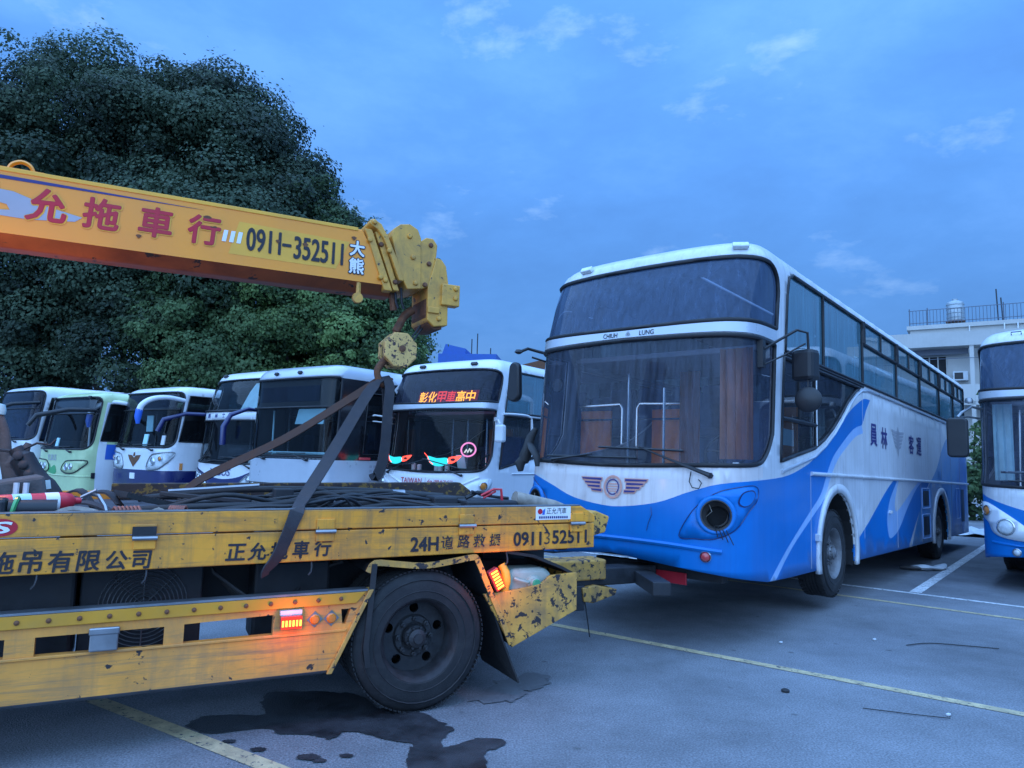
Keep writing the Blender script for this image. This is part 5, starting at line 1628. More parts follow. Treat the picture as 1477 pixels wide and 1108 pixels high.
# under-lift reaching below the coach
ul = MB().span((0.9, 1.0, 0.56), (2.15, 1.26, 0.74))
ul.build('lift_arm', 'yellow_worn', tk, 0, 0.015)
MB().span((1.6, 1.03, 0.50), (2.75, 1.23, 0.66)).build('lift_extension', 'dark_steel', tk, 0, 0.015)
MB().box((2.62, 1.13, 0.56), (0.16, 1.5, 0.12), rot=Matrix.Rotation(R(-22.5), 3, 'Z')).build('lift_crossbar', 'dark_steel', tk, 0, 0.01)
MB().prism([(1.88, 0.50), (2.02, 0.52), (2.26, 0.47), (2.24, 0.42), (2.0, 0.36), (1.90, 0.38)], Yf(), 0.98, 1.20).build('lift_shoe', 'yellow_worn', tk, 0, 0.01)
MB().span((1.80, 1.0, 0.30), (1.92, 1.18, 0.52)).build('lift_hinge', 'dark_steel', tk, 0, 0.01)
MB().tube([(1.95, 1.05, 0.38), (1.97, 1.03, 0.22), (1.99, 1.02, 0.06)], 0.006, 5).build('hanging_wire', 'rubber', tk, 0)
MB().span((1.27, 0.9, 0.62), (1.36, 1.36, 1.1)).build('lift_mount', 'dark_steel', tk, 0, 0.01)
# fairlead head sticking out of the tail, with its dirty sleeve
rf = Matrix.Rotation(R(-28), 3, 'Y')
MB().tube([(0.95, 0.55, 1.33), (1.3, 0.55, 1.26), (1.55, 0.55, 1.17)], 0.055, 10).build('winch_sleeve', 'cloth_rag', tk, 40)
fh = MB().prism([(1.50, 1.08), (1.58, 1.20), (1.66, 1.23), (1.80, 1.18), (1.76, 1.05), (1.62, 1.02)], Yf(), 0.46, 0.66).build('fairlead', 'yellow_worn', tk, 0, 0.012)
MB().span((1.53, 0.452, 1.07), (1.63, 0.459, 1.13)).build('fairlead_plate', 'dark_steel', fh, 0)
MB().tube([(1.33, 0.50, 1.05), (1.62, 0.50, 1.03)], 0.03, 8).tube([(1.33, 0.62, 1.05), (1.62, 0.62, 1.03)], 0.03, 8).build('fairlead_bar', 'steel', tk, 40)
# winch housing at the tail of the bed
MB().span((0.52, 0.50, 1.225), (0.96, 0.80, 1.31)).build('winch_cover', 'dark_steel', tk, 0, 0.015)
MB().span((0.30, 0.62, 1.225), (0.50, 0.82, 1.335)).build('winch_drum_box', 'dark_steel', tk, 0, 0.015)

# lettering on the board
fl = lambda a, b: (a, -0.004, b)
lettering('board_lettering', [('拖', -2.285, 1.042, 0.108), ('吊', -2.16, 1.040, 0.108), ('有', -2.03, 1.040, 0.108), ('限', -1.90, 1.038, 0.104), ('公', -1.77, 1.036, 0.098), ('司', -1.65, 1.034, 0.094), ('道', -2.42, 1.042, 0.108)][:6], fl, 'text_black', tk, 0.0, 0.10, heavy=0.0026)
lettering('board_lettering', [('正', -1.16, 1.056, 0.092), ('允', -1.04, 1.056, 0.098), ('拖', -0.915, 1.056, 0.098), ('車', -0.79, 1.062, 0.094), ('行', -0.66, 1.064, 0.098)], fl, 'text_black', tk, 0.0, 0.10, heavy=0.0026)
lettering('board_lettering', [('24H', 0.005, 1.066, 0.088, 0.19)], fl, 'text_black', tk, 0.0, heavy=0.0035)
lettering('board_lettering', [('道', 0.165, 1.072, 0.088), ('路', 0.285, 1.074, 0.085), ('救', 0.40, 1.076, 0.085), ('援', 0.52, 1.078, 0.080)], fl, 'text_worn', tk, 0.0, 0.10, heavy=0.0012)
lettering('board_lettering', [('0911', 0.775, 1.078, 0.092, 0.22)], fl, 'text_black', tk, 0.0, heavy=0.0032)
lettering('board_lettering', [('3', 0.935, 1.080, 0.088, 0.05)], fl, 'text_worn', tk, -0.005)
lettering('board_lettering', [('52511', 1.125, 1.084, 0.092, 0.29)], fl, 'text_black', tk, 0.0, heavy=0.0032)
# red oval with an S, and the printed plate
em = MB()
em.add([(a, -0.009, b) for a, b in circle(-2.305, 1.222, 0.075, 24, ry=0.045)], [tuple(range(24))], 0)
em.build('oval_badge', 'text_red', tk, 0)
lettering('badge_letter', [('S', -2.30, 1.222, 0.060, 0.085)], lambda a, b: (a, -0.012, b), 'text_white', tk, 0.02, 0.35)
MB().prism([(0.835, 1.208), (1.125, 1.210), (1.125, 1.303), (0.835, 1.301)], Yf(), -0.0095, -0.0065).build('plate', 'text_white', tk, 0)
lettering('plate_lettering', [('正允汽車', 1.005, 1.272, 0.045, 0.165)], lambda a, b: (a, -0.0115, b), 'text_black', tk, 0.0, 0.1)
sp_ = MB()
for k in range(14):
    x = 0.86 + k * 0.0175
    sp_.add([(x + a, -0.0115, 1.226 + b) for a, b in ((0, -0.008), (0.012, -0.008), (0.012, 0.008), (0, 0.008))], [(0, 1, 2, 3)])
tag(sp_.build('plate_small_print', 'text_navy', tk, 0), None, None, kind='stuff')
pm = MB()
pm.add([(a, -0.0115, b) for a, b in circle(0.868, 1.268, 0.020, 12)], [tuple(range(12))], 0)
pm.add([(a, -0.0118, b) for a, b in ((0.885, 1.245), (0.905, 1.245), (0.91, 1.29), (0.89, 1.275))], [(0, 1, 2, 3)], 1)
pm.build('plate_mark', ['text_red', 'blue_panel'], tk, 0)

# crane boom
BY0, BY1 = 0.95, 1.31
bl0, bl1 = -4.3, -0.02


def bsec(x, x2):
    """hexagonal box section: upright sides, folded belly; the mouth is cut on the slant"""
    return [(x, BY0, 2.995), (x - 0.25 if x2 else x, BY0, 3.42), (x - 0.25 if x2 else x, BY1, 3.42), (x, BY1, 2.995), (x + 0.03, 1.20, 2.925), (x + 0.03, 1.06, 2.925)]


a, b = bsec(bl0, 0), bsec(bl1, 1)
bm_ = MB()
bm_.add(a + b, [(0, 6, 7, 1), (1, 7, 8, 2), (2, 8, 9, 3)], 0)
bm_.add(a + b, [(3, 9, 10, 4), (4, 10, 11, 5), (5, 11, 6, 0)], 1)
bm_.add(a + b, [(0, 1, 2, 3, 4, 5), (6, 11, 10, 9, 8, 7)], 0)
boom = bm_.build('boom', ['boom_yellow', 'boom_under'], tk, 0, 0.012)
fbm = lambda a, b: (a, BY0 - 0.004, b)
MB().prism([(-3.4, 3.40), (-0.30, 3.40), (-0.30, 3.428), (-3.4, 3.428)], Yf(), BY0 - 0.006, BY1 + 0.006).build('boom_lip', 'pale_yellow', boom, 0, 0.003)
MB().prism([(-3.4, 3.345), (-2.4, 3.352), (-1.42, 3.362), (-2.4, 3.372), (-3.4, 3.378)], Yf(), BY0 - 0.003, BY0 - 0.001).build('boom_stripe', 'text_navy', boom, 0)
MB().tube(catmull([(-2.60, 1.0, 3.425), (-2.58, 1.0, 3.47), (-2.53, 1.0, 3.495), (-2.48, 1.0, 3.475), (-2.455, 1.0, 3.425)], 4), 0.014, 6).build('lifting_eye', 'boom_yellow', boom, 60)
MB().prism([(-2.75, 3.425), (-2.35, 3.425), (-2.40, 3.438), (-2.72, 3.438)], Yf(), 0.97, 1.1).build('eye_plate', 'boom_yellow', boom, 0)
wing = [(-3.4, 3.32), (-2.55, 3.275), (-2.32, 3.20), (-2.16, 3.17), (-2.20, 3.135), (-2.45, 3.105), (-2.9, 3.11), (-2.56, 3.15), (-2.58, 3.185), (-2.8, 3.22), (-3.4, 3.27)]
MB().add([(x, BY0 - 0.0025, z) for x, z in wing], [tuple(range(len(wing)))]).build('silver_flash', 'text_grey', boom, 0)
for ch, x, z, h in (('正', -2.76, 3.20, 0.22), ('允', -2.36, 3.215, 0.215), ('拖', -2.05, 3.215, 0.205), ('車', -1.72, 3.215, 0.205), ('行', -1.41, 3.215, 0.205)):
    lettering('letter_outline', [(ch, x + 0.003, z - 0.002, h)], lambda a, b: (a, BY0 - 0.0032, b), 'pale_yellow', boom, 0.0, 0.06, heavy=0.013, rings=((1, 10), (0.5, 6)))
    lettering('boom_lettering', [(ch, x, z, h)], lambda a, b: (a, BY0 - 0.0062, b), 'text_red', boom, 0.0, 0.06, heavy=0.0068, rings=((1, 8), (0.5, 6)))
MB().add([(x, BY0 - 0.0016, z) for x, z in ((-1.24, 3.07), (-0.46, 3.07), (-0.36, 3.30), (-1.18, 3.32))], [(0, 1, 2, 3)]).build('number_patch', 'pale_yellow', boom, 0)
lettering('boom_number', [('0911', -1.0, 3.20, 0.17, 0.24), ('-', -0.835, 3.195, 0.016, 0.06), ('352511', -0.595, 3.19, 0.17, 0.37)], lambda a, b: (a, BY0 - 0.0055, b), 'text_black', boom, 0.0, heavy=0.004)
for i in range(3):
    x = -1.29 + i * 0.05
    MB().add([(x + a, BY0 - 0.004, 3.155 + b) for a, b in ((0, 0), (0.028, 0.0), (0.040, 0.085), (0.012, 0.085))], [(0, 1, 2, 3)]).build('white_tick', 'text_white', boom, 0)
for ch, z in (('大', 3.255), ('熊', 3.115)):
    lettering('letter_outline', [(ch, -0.30, z, 0.118, 0.112)], lambda a, b: (a, BY0 - 0.0045, b), 'text_black', boom, 0.0, heavy=0.011, rings=((1, 10), (0.5, 6)))
    lettering('boom_lettering', [(ch, -0.30, z, 0.118, 0.112)], lambda a, b: (a, BY0 - 0.0078, b), 'text_white', boom, 0.0, heavy=0.0036)
for x, z, r in ((-1.395, 3.305, 0.024), (-1.36, 3.24, 0.012), (-1.34, 3.245, 0.012), (-0.90, 3.215, 0.016), (-0.70, 3.22, 0.020), (-0.33, 3.335, 0.018), (-1.82, 3.10, 0.016)):
    MB().add([(x + r * (1 + 0.35 * math.sin(3 * t)) * math.cos(t), BY0 - 0.0075, z + 0.8 * r * math.sin(t)) for t in np.linspace(0, 6.28, 13)[:-1]], [tuple(range(12))]).build('paint_scab', 'rust', boom, 0)
MB().tube([(-0.27, 0.97, 2.99), (-0.27, 0.97, 2.90)], 0.02, 6).lathe([(0.04, -0.02), (0.045, 0), (0.04, 0.02)], 14, (-0.275, 0.965, 2.865), (0, 1, 0)).build('rope_guide', 'head_yellow', boom, 40)
# head: slanted collars of the inner sections, sheave cheeks, nose
hd = [('boom_collar', [(-0.25, 3.43), (-0.19, 3.43), (0.0, 2.95), (-0.07, 2.95)], 0.935, 1.325),
      ('boom_collar', [(-0.165, 3.42), (-0.11, 3.42), (0.06, 2.96), (0.01, 2.96)], 0.945, 1.315),
      ('link_bar', [(-0.22, 3.47), (-0.215, 3.50), (-0.185, 3.515), (-0.12, 3.48), (-0.07, 3.40), (0.02, 3.22), (0.085, 3.04), (0.045, 3.04), (-0.03, 3.22), (-0.10, 3.37), (-0.15, 3.43), (-0.19, 3.45)], 0.915, 1.345),
      ('sheave_cheek', [(-0.03, 3.40), (-0.02, 3.46), (0.04, 3.51), (0.12, 3.525), (0.19, 3.49), (0.22, 3.42), (0.235, 3.0), (0.12, 2.98), (0.05, 3.10)], 0.925, 1.335),
      ('sheave_cheek', [(0.19, 3.31), (0.22, 3.40), (0.27, 3.44), (0.33, 3.44), (0.37, 3.39), (0.365, 3.30), (0.31, 3.03), (0.24, 3.0)], 0.94, 1.32),
      ('boom_nose', [(0.295, 3.03), (0.36, 3.28), (0.41, 3.27), (0.45, 3.22), (0.475, 3.08), (0.48, 2.72), (0.36, 2.70), (0.30, 2.75)], 0.93, 1.33)]
for nm, pl, y0, y1 in hd:
    MB().prism(pl, Yf(), y0, y1).build(nm, 'head_yellow', boom, 0, 0.008)
MB().span((0.41, 0.90, 2.885), (0.57, 1.0, 3.065)).build('nose_box', 'head_yellow', boom, 0, 0.008)
MB().prism([(0.29, 2.80), (0.32, 2.72), (0.37, 2.685), (0.44, 2.69), (0.40, 2.83), (0.40, 3.0), (0.30, 3.0)], Yf(), 0.96, 1.30).build('nose_liner', 'rust', boom, 0)
MB().span((0.30, 0.915, 2.81), (0.40, 0.945, 2.86)).build('nose_tab', 'head_yellow', boom, 0, 0.005)
for x, z, y in ((-0.205, 3.34, 0.935), (-0.105, 3.05, 0.935), (-0.065, 3.03, 0.935), (-0.11, 3.32, 0.945), (-0.05, 3.27, 0.915), (0.02, 3.03, 0.945), (-0.18, 3.485, 0.915), (0.12, 3.42, 0.925), (0.155, 3.25, 0.925), (0.185, 3.04, 0.925),
                (0.31, 3.38, 0.94), (0.30, 3.22, 0.94), (0.27, 3.04, 0.94), (0.40, 2.77, 0.93), (0.53, 3.03, 0.90), (0.53, 2.95, 0.90)):
    MB().lathe([(0.021, -0.004), (0.021, 0.008), (0.015, 0.016), (0, 0.018)], 10, (x, y, z), (0, -1, 0)).build('bolt', 'head_yellow' if y < 0.94 else 'rust', boom, 40)
for x in (0.04, 0.09):
    MB().tube([(x, 1.0, 3.0), (x + 0.01, 1.0, 2.88), (x + 0.03, 1.0, 2.83)], 0.010, 6).build('stay_rod', 'dark_steel', boom, 40)
MB().tube([(0.03, 1.05, 2.97), (0.05, 1.05, 2.82)], 0.03, 8).build('rope_pin', 'rust', boom, 40)
# crane column, cab and beacon beyond the left edge of the picture
MB().span((-4.25, 0.86, 0.95), (-3.75, 1.40, 1.5)).build('crane_base', 'yellow_worn', tk, 0, 0.02)
MB().prism([(-4.25, 1.5), (-3.8, 1.5), (-3.86, 3.0), (-4.05, 3.35), (-4.3, 3.35)], Yf(), 0.90, 1.36).build('crane_column', 'boom_yellow', tk, 0, 0.02)
MB().tube([(-3.85, 1.13, 1.9), (-3.0, 1.13, 2.94)], 0.07, 12).build('boom_ram', 'steel', tk, 40)
MB().prism([(-6.5, 0.55), (-4.45, 0.55), (-4.45, 2.45), (-4.7, 2.6), (-6.1, 2.6), (-6.35, 1.9), (-6.5, 1.5)], Yf(), 0.02, 2.24).build('cab', 'yellow', tk, 0, 0.05)
MB().prism([(-6.05, 1.55), (-4.9, 1.55), (-4.9, 2.35), (-5.9, 2.35)], Yf(), 0.005, 0.015).build('cab_window', 'dark_glass', tk, 0)
MB().tube([(-2.66, 0.70, 1.225), (-2.66, 0.70, 2.05)], 0.022, 8).build('beacon_post', 'steel', tk, 40)
bc = MB().lathe([(0.075, 0), (0.075, 0.03), (0.06, 0.035)], 18, (-2.66, 0.70, 2.05), (0, 0, 1)).build('beacon', 'dark_plastic', tk, 40)
MB().lathe([(0.060, 0.03), (0.060, 0.11), (0.045, 0.14), (0, 0.15)], 18, (-2.66, 0.70, 2.05), (0, 0, 1)).build('beacon_dome', 'beacon_amber', bc, 60)
li = bpy.data.lights.new('beacon_light', 'POINT')
li.energy = 10.0
li.color = (1.0, 0.45, 0.12)
li.shadow_soft_size = 0.08
lo = bpy.data.objects.new('beacon_light', li)
COL.objects.link(lo)
lo.parent = bc
lo.location = (-2.62, 0.66, 2.24)
for nm, pos, en, colr in (('side_lamp_light', (-0.835, -0.16, 0.645), 0.9, (1.0, 0.16, 0.06)), ('marker_lamp_light', (0.53, -0.13, 0.83), 0.9, (1.0, 0.22, 0.06))):
    li = bpy.data.lights.new(nm, 'POINT')
    li.energy, li.color, li.shadow_soft_size = en, colr, 0.03
    lo = bpy.data.objects.new(nm, li)
    COL.objects.link(lo)
    lo.parent = rl if 'side' in nm else al
    lo.location = pos

# ------------------------------------------------------------------ hook block, straps
hx, hy, hz = 0.125, 1.13, 2.50
oc = [(hx + 0.150 * math.cos(R(22.5 + 45 * k)), hz + 0.155 * math.sin(R(22.5 + 45 * k))) for k in range(8)]
hb = MB().prism(oc, Yf(), hy - 0.09, hy - 0.03)
hb2 = MB().prism(oc, Yf(), hy + 0.03, hy + 0.09)
k1 = MB().lathe([(0.125, -0.028), (0.11, 0), (0.125, 0.028)], 20, (hx, hy, hz), (0, 1, 0))
k2 = MB().lathe([(0.028, 0), (0.028, 0.012), (0.012, 0.016), (0, 0.016)], 10, (hx + 0.01, hy - 0.09, hz + 0.01), (0, -1, 0))
k3 = MB().tube(catmull([(hx - 0.10, hy, 2.42), (hx - 0.15, hy, 2.36), (hx - 0.165, hy, 2.30), (hx - 0.13, hy, 2.22), (hx - 0.07, hy, 2.215), (hx - 0.04, hy, 2.27)], 4), [0.03] * 8 + [0.028] * 6 + [0.022] * 5 + [0.015] * 2, 8)
k4 = MB()
for x0, x1 in ((0.30, 0.20), (0.33, 0.23), (0.10, 0.05)):
    k4.tube([(x0 + 0.06, hy, 2.80), (x1, hy, hz + 0.06)], 0.008, 5)
k5 = MB().tube(catmull([(0.24, hy, 2.86), (0.17, hy, 2.80), (0.13, hy, 2.72), (0.10, hy, 2.66)], 4), 0.035, 8).tube([(0.10, hy, 2.67), (0.09, hy, 2.62)], 0.02, 6)
on_truck(hb, 'hook_block', 'block_paint', 'chipped cream hook block hanging under the boom head', 'hook block', 0, 0.012,
         kids=(('cheek_plate', hb2, 'block_paint', 0), ('sheave', k1, 'dark_steel', 40), ('axle_bolt', k2, 'rust', 40), ('hook', k3, 'rust', 50), ('wire_rope', k4, 'dark_steel', 0), ('rope_socket', k5, 'rust', 50)))
top = Vector((hx - 0.10, hy, 2.24))
s1 = MB()
pa = [top + Vector((-0.01, 0, 0.03)), Vector((-0.15, 0.98, 2.12)), Vector((-0.5, 0.56, 1.65)), Vector((-0.77, 0.18, 1.33)), Vector((-0.83, -0.02, 1.285)), Vector((-0.92, -0.035, 1.05)), Vector((-0.985, -0.02, 0.95)), Vector((-0.99, 0.01, 0.91))]
pa = [Vector(p) for p in catmull([tuple(p) for p in pa], 4)]
s1.ribbon(pa, [(0.80, 0.30, 0.35)] * len(pa), [0.05] * 3 + [0.085] * (len(pa) - 8) + [0.07, 0.06, 0.05, 0.05, 0.05], 0.010)
on_truck(s1, 'lifting_strap', 'strap_web', 'wide black webbing strap running from the hook down over the lettered board', 'strap', 40)
s2_ = MB()
pb = catmull([tuple(top + Vector((-0.02, 0.01, 0.02))), (-0.24, 1.22, 2.08), (-0.7, 1.46, 1.74), (-1.25, 1.74, 1.42), (-1.42, 1.82, 1.25)], 5)
s2_.ribbon(pb, [(0.35, 0.25, 0.9)] * len(pb), 0.075, 0.010)
on_truck(s2_, 'lifting_strap', 'strap_brown', 'thin brown webbing strap stretched from the hook to the middle of the bed', 'strap', 40)
s3_ = MB()
pc = catmull([tuple(top + Vector((0.0, 0, 0.04))), tuple(top + Vector((0.03, -0.05, -0.05))), (0.03, 1.03, 1.95), (0.02, 1.02, 1.72), (-0.01, 1.01, 1.55), (-0.05, 1.0, 1.47), (-0.07, 1.0, 1.50)], 4)
s3_.ribbon(pc, [(0.95, 0.2, 0.1)] * len(pc), 0.085, 0.010)
pc2 = catmull([tuple(top + Vector((0.01, 0.03, 0.03))), (0.05, 1.12, 2.05), (0.05, 1.10, 1.80), (0.02, 1.05, 1.58), (-0.03, 1.03, 1.48)], 4)
s3_.ribbon(pc2, [(0.95, 0.2, 0.1)] * len(pc2), 0.075, 0.010)
on_truck(s3_, 'lifting_strap', 'strap_web', 'slack black webbing strap hanging in a loop straight below the hook', 'strap', 40)

# ------------------------------------------------------------------ gear lying on the bed
ZB = 1.225
ex = MB().lathe([(0.0, -0.01), (0.045, 0.0), (0.055, 0.02), (0.055, 0.36), (0.045, 0.40), (0.02, 0.42), (0.018, 0.45)], 18, (-2.42, 0.36, ZB + 0.085), (0.94, 0.34, 0.03))
e1 = MB().lathe([(0.0558, 0.10), (0.0558, 0.19)], 18, (-2.42, 0.36, ZB + 0.085), (0.94, 0.34, 0.03))
e1.f = [q for q in e1.f if len(q) == 4]
e1.m = e1.m[:len(e1.f)]
e1b = MB().lathe([(0.0562, 0.26), (0.0562, 0.33)], 18, (-2.42, 0.36, ZB + 0.085), (0.94, 0.34, 0.03))
e1b.f = [q for q in e1b.f if len(q) == 4]
e1b.m = e1b.m[:len(e1b.f)]
eo = Vector((-2.42, 0.36, ZB + 0.085)) + Vector((0.94, 0.34, 0.03)).normalized() * 0.44
e2_ = MB().tube([eo, eo + Vector((0.05, 0.01, 0.04)), eo + Vector((0.10, 0.0, 0.03)), eo + Vector((0.14, -0.04, -0.03)), eo + Vector((0.15, -0.06, -0.06))], 0.012, 6)
e2_.tube([eo + Vector((0.01, 0, 0.02)), eo + Vector((0.09, -0.02, 0.065))], 0.010, 6)
on_truck(ex, 'fire_extinguisher', 'red_paint', 'red fire extinguisher with white paper labels lying on the bed', 'extinguisher', 40,
         kids=(('paper_label', e1, 'cyan_paper', 40), ('paper_label', e1b, 'text_white', 40), ('valve_lever', e2_, 'steel', 40)))
fl_ = MB().box((-2.42, 0.12, ZB + 0.085), (0.24, 0.12, 0.11))
f1 = MB().tube([(-2.30, 0.12, ZB + 0.085), (-2.08, 0.14, ZB + 0.08)], [0.045, 0.05], 12)
f2_ = MB().box((-2.44, 0.0565, ZB + 0.09), (0.13, 0.004, 0.06))
f3_ = MB().tube([(-2.27 + 0.055 * math.cos(t) * 0.2, 0.125 + 0.055 * math.sin(t), ZB + 0.085 + 0.055 * math.cos(t)) for t in np.linspace(0, 6.28, 13)[:-1]], 0.012, 5, True)
on_truck(fl_, 'work_lamp', 'dark_plastic', 'black battery work lamp with a white label at the edge of the bed', 'lamp', 0, 0.02,
         kids=(('lamp_barrel', f1, 'dark_plastic', 40), ('paper_label', f2_, 'text_white', 0), ('lamp_collar', f3_, 'green_paint', 40)))
rg = MB()
for k in range(9):
    y = 0.09 + 0.013 * k
    rg.tube(catmull([(-2.14, y, ZB + 0.03 + 0.01 * (k % 3)), (-2.02, y + 0.02, ZB + 0.075 - 0.004 * k), (-1.92, y + 0.015, ZB + 0.065 - 0.003 * k), (-1.82, y, ZB + 0.028)], 4), 0.020, 6)
on_truck(rg, 'rope_bundle', 'cloth_rag', 'pale rope bundle on the bed behind the work lamp', 'rope', 50)
wb_ = MB().box((-2.44, 0.95, ZB + 0.10), (0.42, 0.30, 0.20), rot=Matrix.Rotation(R(12), 3, 'Z') @ Matrix.Rotation(R(-10), 3, 'Y'))
on_truck(wb_, 'wooden_block', 'wood_grey', 'weathered grey wooden block lying behind the extinguisher', 'block', 0, 0.02)
pl_ = MB()
for k in range(2):
    pl_.tube([(-2.36 + 0.05 * k, 0.78, ZB + 0.06), (-2.36 + 0.05 * k, 0.79, ZB + 0.19)], 0.016, 6)
on_truck(pl_, 'tie_handles', 'plastic_white', 'pair of white handles standing against the grey wooden block', 'handle', 40)
# black machine part with a white tag, leaning up
jk = MB().tube(catmull([(-2.46, 1.35, 1.62), (-2.42, 1.34, 1.56), (-2.36, 1.32, 1.46), (-2.28, 1.30, 1.36), (-2.22, 1.28, 1.27)], 3), [0.045] * 3 + [0.075] * 6 + [0.085] * 4, 10)
for k in range(5):
    jk.lathe([(0.03, 0), (0.03, 0.03), (0.018, 0.036), (0, 0.036)], 8, (-2.43 + 0.035 * k, 1.27, 1.57 - 0.06 * k), (0, -1, 0.2))
j1 = MB().tube([(-2.44, 1.34, 1.60), (-2.34, 1.34, 1.66), (-2.26, 1.34, 1.65), (-2.23, 1.34, 1.69)], 0.008, 5).tube([(-2.48, 1.34, 1.60), (-2.56, 1.34, 1.61)], 0.010, 5)
j2 = MB().box((-2.30, 1.215, 1.375), (0.15, 0.006, 0.06), rot=Matrix.Rotation(R(-10), 3, 'Y'))
on_truck(jk, 'hydraulic_jack', 'dark_steel', 'black hydraulic part with a pale tag leaning on the bed gear', 'jack', 40,
         kids=(('jack_lever', j1, 'dark_steel', 40), ('paper_tag', j2, 'cyan_paper', 0)))
ps = MB().tube(catmull([(-2.50, 1.62, 1.225), (-2.51, 1.62, 1.40), (-2.55, 1.62, 1.55), (-2.57, 1.62, 1.72), (-2.62, 1.62, 1.86)], 4), [0.06, 0.058, 0.055, 0.052, 0.05, 0.048, 0.045, 0.042, 0.04, 0.04, 0.038, 0.036, 0.035, 0.034, 0.033, 0.032, 0.03], 9)
ps.tube([(-2.53, 1.62, 1.5), (-2.44, 1.60, 1.60), (-2.42, 1.60, 1.66)], [0.05, 0.035, 0.02], 7)
p1_ = MB().lathe([(0.045, 0), (0.05, 0.03), (0.04, 0.07), (0, 0.08)], 12, (-2.62, 1.62, 1.855), (0, 0, 1))
on_truck(ps, 'forked_post', 'wood_grey', 'weathered grey forked post standing at the front of the bed', 'post', 60, kids=(('post_cap', p1_, 'cyan_paper', 60),))
# webbing heap
sh = MB()
for k, pth in enumerate(([(-2.25, 1.1, 1.26), (-2.05, 1.0, 1.36), (-1.95, 0.95, 1.25)], [(-2.1, 1.2, 1.24), (-1.98, 1.1, 1.33), (-1.88, 1.05, 1.34), (-1.80, 1.0, 1.26)],
                         [(-2.3, 1.25, 1.33), (-2.1, 1.2, 1.30), (-1.95, 1.15, 1.25)], [(-2.2, 0.9, 1.25), (-2.0, 0.85, 1.29), (-1.85, 0.80, 1.24)])):
    pp = catmull(pth, 6)
    sh.ribbon(pp, (0.2, 1, 0.1), 0.10, 0.012)
on_truck(sh, 'webbing_heap', 'strap_web', 'heap of loose black webbing straps beside the grey wooden block', 'strap', 50)
rm = MB().box((-1.66, 1.05, ZB + 0.07), (0.32, 0.30, 0.03), rot=Matrix.Rotation(R(18), 3, 'Z') @ Matrix.Rotation(R(14), 3, 'Y'))
rt_ = Matrix.Rotation(R(18), 3, 'Z') @ Matrix.Rotation(R(14), 3, 'Y')
ribs = []
for k in range(13):
    c = Vector((-1.66, 1.05, ZB + 0.07)) + rt_ @ Vector((-0.15 + 0.025 * k, 0, 0.019))
    ribs.append(('rib', MB().box(c, (0.012, 0.29, 0.010), rot=rt_), 'rubber', 0))
on_truck(rm, 'rubber_mat', 'rubber', 'ribbed black rubber mat lying tilted on the bed', 'mat', 0, kids=ribs)
for nm, x, y, L_, r_, an, lab in (('coil_spring', -1.74, 0.18, 0.14, 0.038, 15, 'larger rusty red coil spring lying on the bed'), ('coil_spring', -1.47, 0.30, 0.10, 0.034, -30, 'short rusty red coil spring lying near the hoses')):
    n = 70
    cs = MB().tube([(x + math.cos(R(an)) * (t * L_ - L_ / 2) - math.sin(R(an)) * r_ * math.cos(t * 44), y + math.sin(R(an)) * (t * L_ - L_ / 2) + math.cos(R(an)) * r_ * math.cos(t * 44), ZB + r_ + 0.008 + r_ * math.sin(t * 44)) for t in np.linspace(0, 1, n)], 0.008, 5)
    on_truck(cs, nm, 'spring_red', lab, 'spring', 60)
cl_ = MB()
for k in range(5):
    cl_.tube(catmull([(-1.66 + 0.02 * k, 0.26 + 0.015 * k, ZB + 0.012), (-1.58, 0.28 + 0.01 * k, ZB + 0.06), (-1.50 - 0.01 * k, 0.25 + 0.015 * k, ZB + 0.012)], 5), 0.012, 5)
on_truck(cl_, 'rag', 'cloth_rag', 'crumpled pale rag lying between the two springs', 'rag', 60)
rng = random.Random(5)
labs = ['black hydraulic hose lying along the bed next to the lettered board', 'black hydraulic hose curving along the middle of the bed', 'thick black hose running beside the rusty bed beam',
        'black hose looping back beside the bed block', 'thin grey hose lying across the other hoses', 'black hose with a steel joint along the bed', 'black hose ending at the winch cover', 'short black hose crossing under the brown strap']
hpts = [[(-1.9, 0.22, .03), (-1.3, 0.16, .04), (-0.8, 0.22, .05), (-0.2, 0.17, .035), (0.28, 0.25, .03)],
        [(-1.8, 0.62, .03), (-1.2, 0.52, .06), (-0.6, 0.66, .05), (0.0, 0.55, .07), (0.3, 0.68, .05)],
        [(-1.7, 1.75, .03), (-1.0, 1.72, .10), (-0.4, 1.65, .11), (0.2, 1.75, .09), (0.8, 1.70, .05)],
        [(-1.3, 0.45, .03), (-0.9, 0.36, .08), (-0.6, 0.40, .10), (-0.5, 0.60, .08), (-0.8, 0.72, .05), (-1.2, 0.7, .03)],
        [(-1.1, 0.9, .03), (-0.7, 0.35, .04), (-0.5, 0.25, .13), (-0.35, 0.30, .04), (0.1, 0.33, .03)],
        [(-0.9, 1.32, .05), (-0.3, 1.30, .10), (0.2, 1.18, .10), (0.7, 1.24, .06), (1.1, 1.2, .03)],
        [(-0.4, 0.42, .03), (-0.1, 0.48, .06), (0.15, 0.56, .05), (0.52, 0.62, .04)],
        [(-1.5, 0.95, .03), (-1.15, 1.10, .05), (-0.95, 0.95, .05), (-0.85, 0.85, .03)]]
for k, pts in enumerate(hpts):
    r_ = (0.022, 0.022, 0.026, 0.018, 0.008, 0.024, 0.020, 0.016)[k]
    hsb = MB().tube(catmull([(x, y, ZB + max(z, r_)) for x, y, z in pts], 7), r_, 8)
    kids = ()
    if k == 5:
        kids = (('hose_joint', MB().lathe([(0.034, -0.05), (0.034, 0.05)], 8, (0.2, 1.18, ZB + 0.10), (1, -0.1, 0)), 'steel', 40),)
    on_truck(hsb, 'hydraulic_hose', 'rubber' if k != 4 else 'dark_plastic', labs[k], 'hose', 60, kids=kids)
rq = random.Random(21)
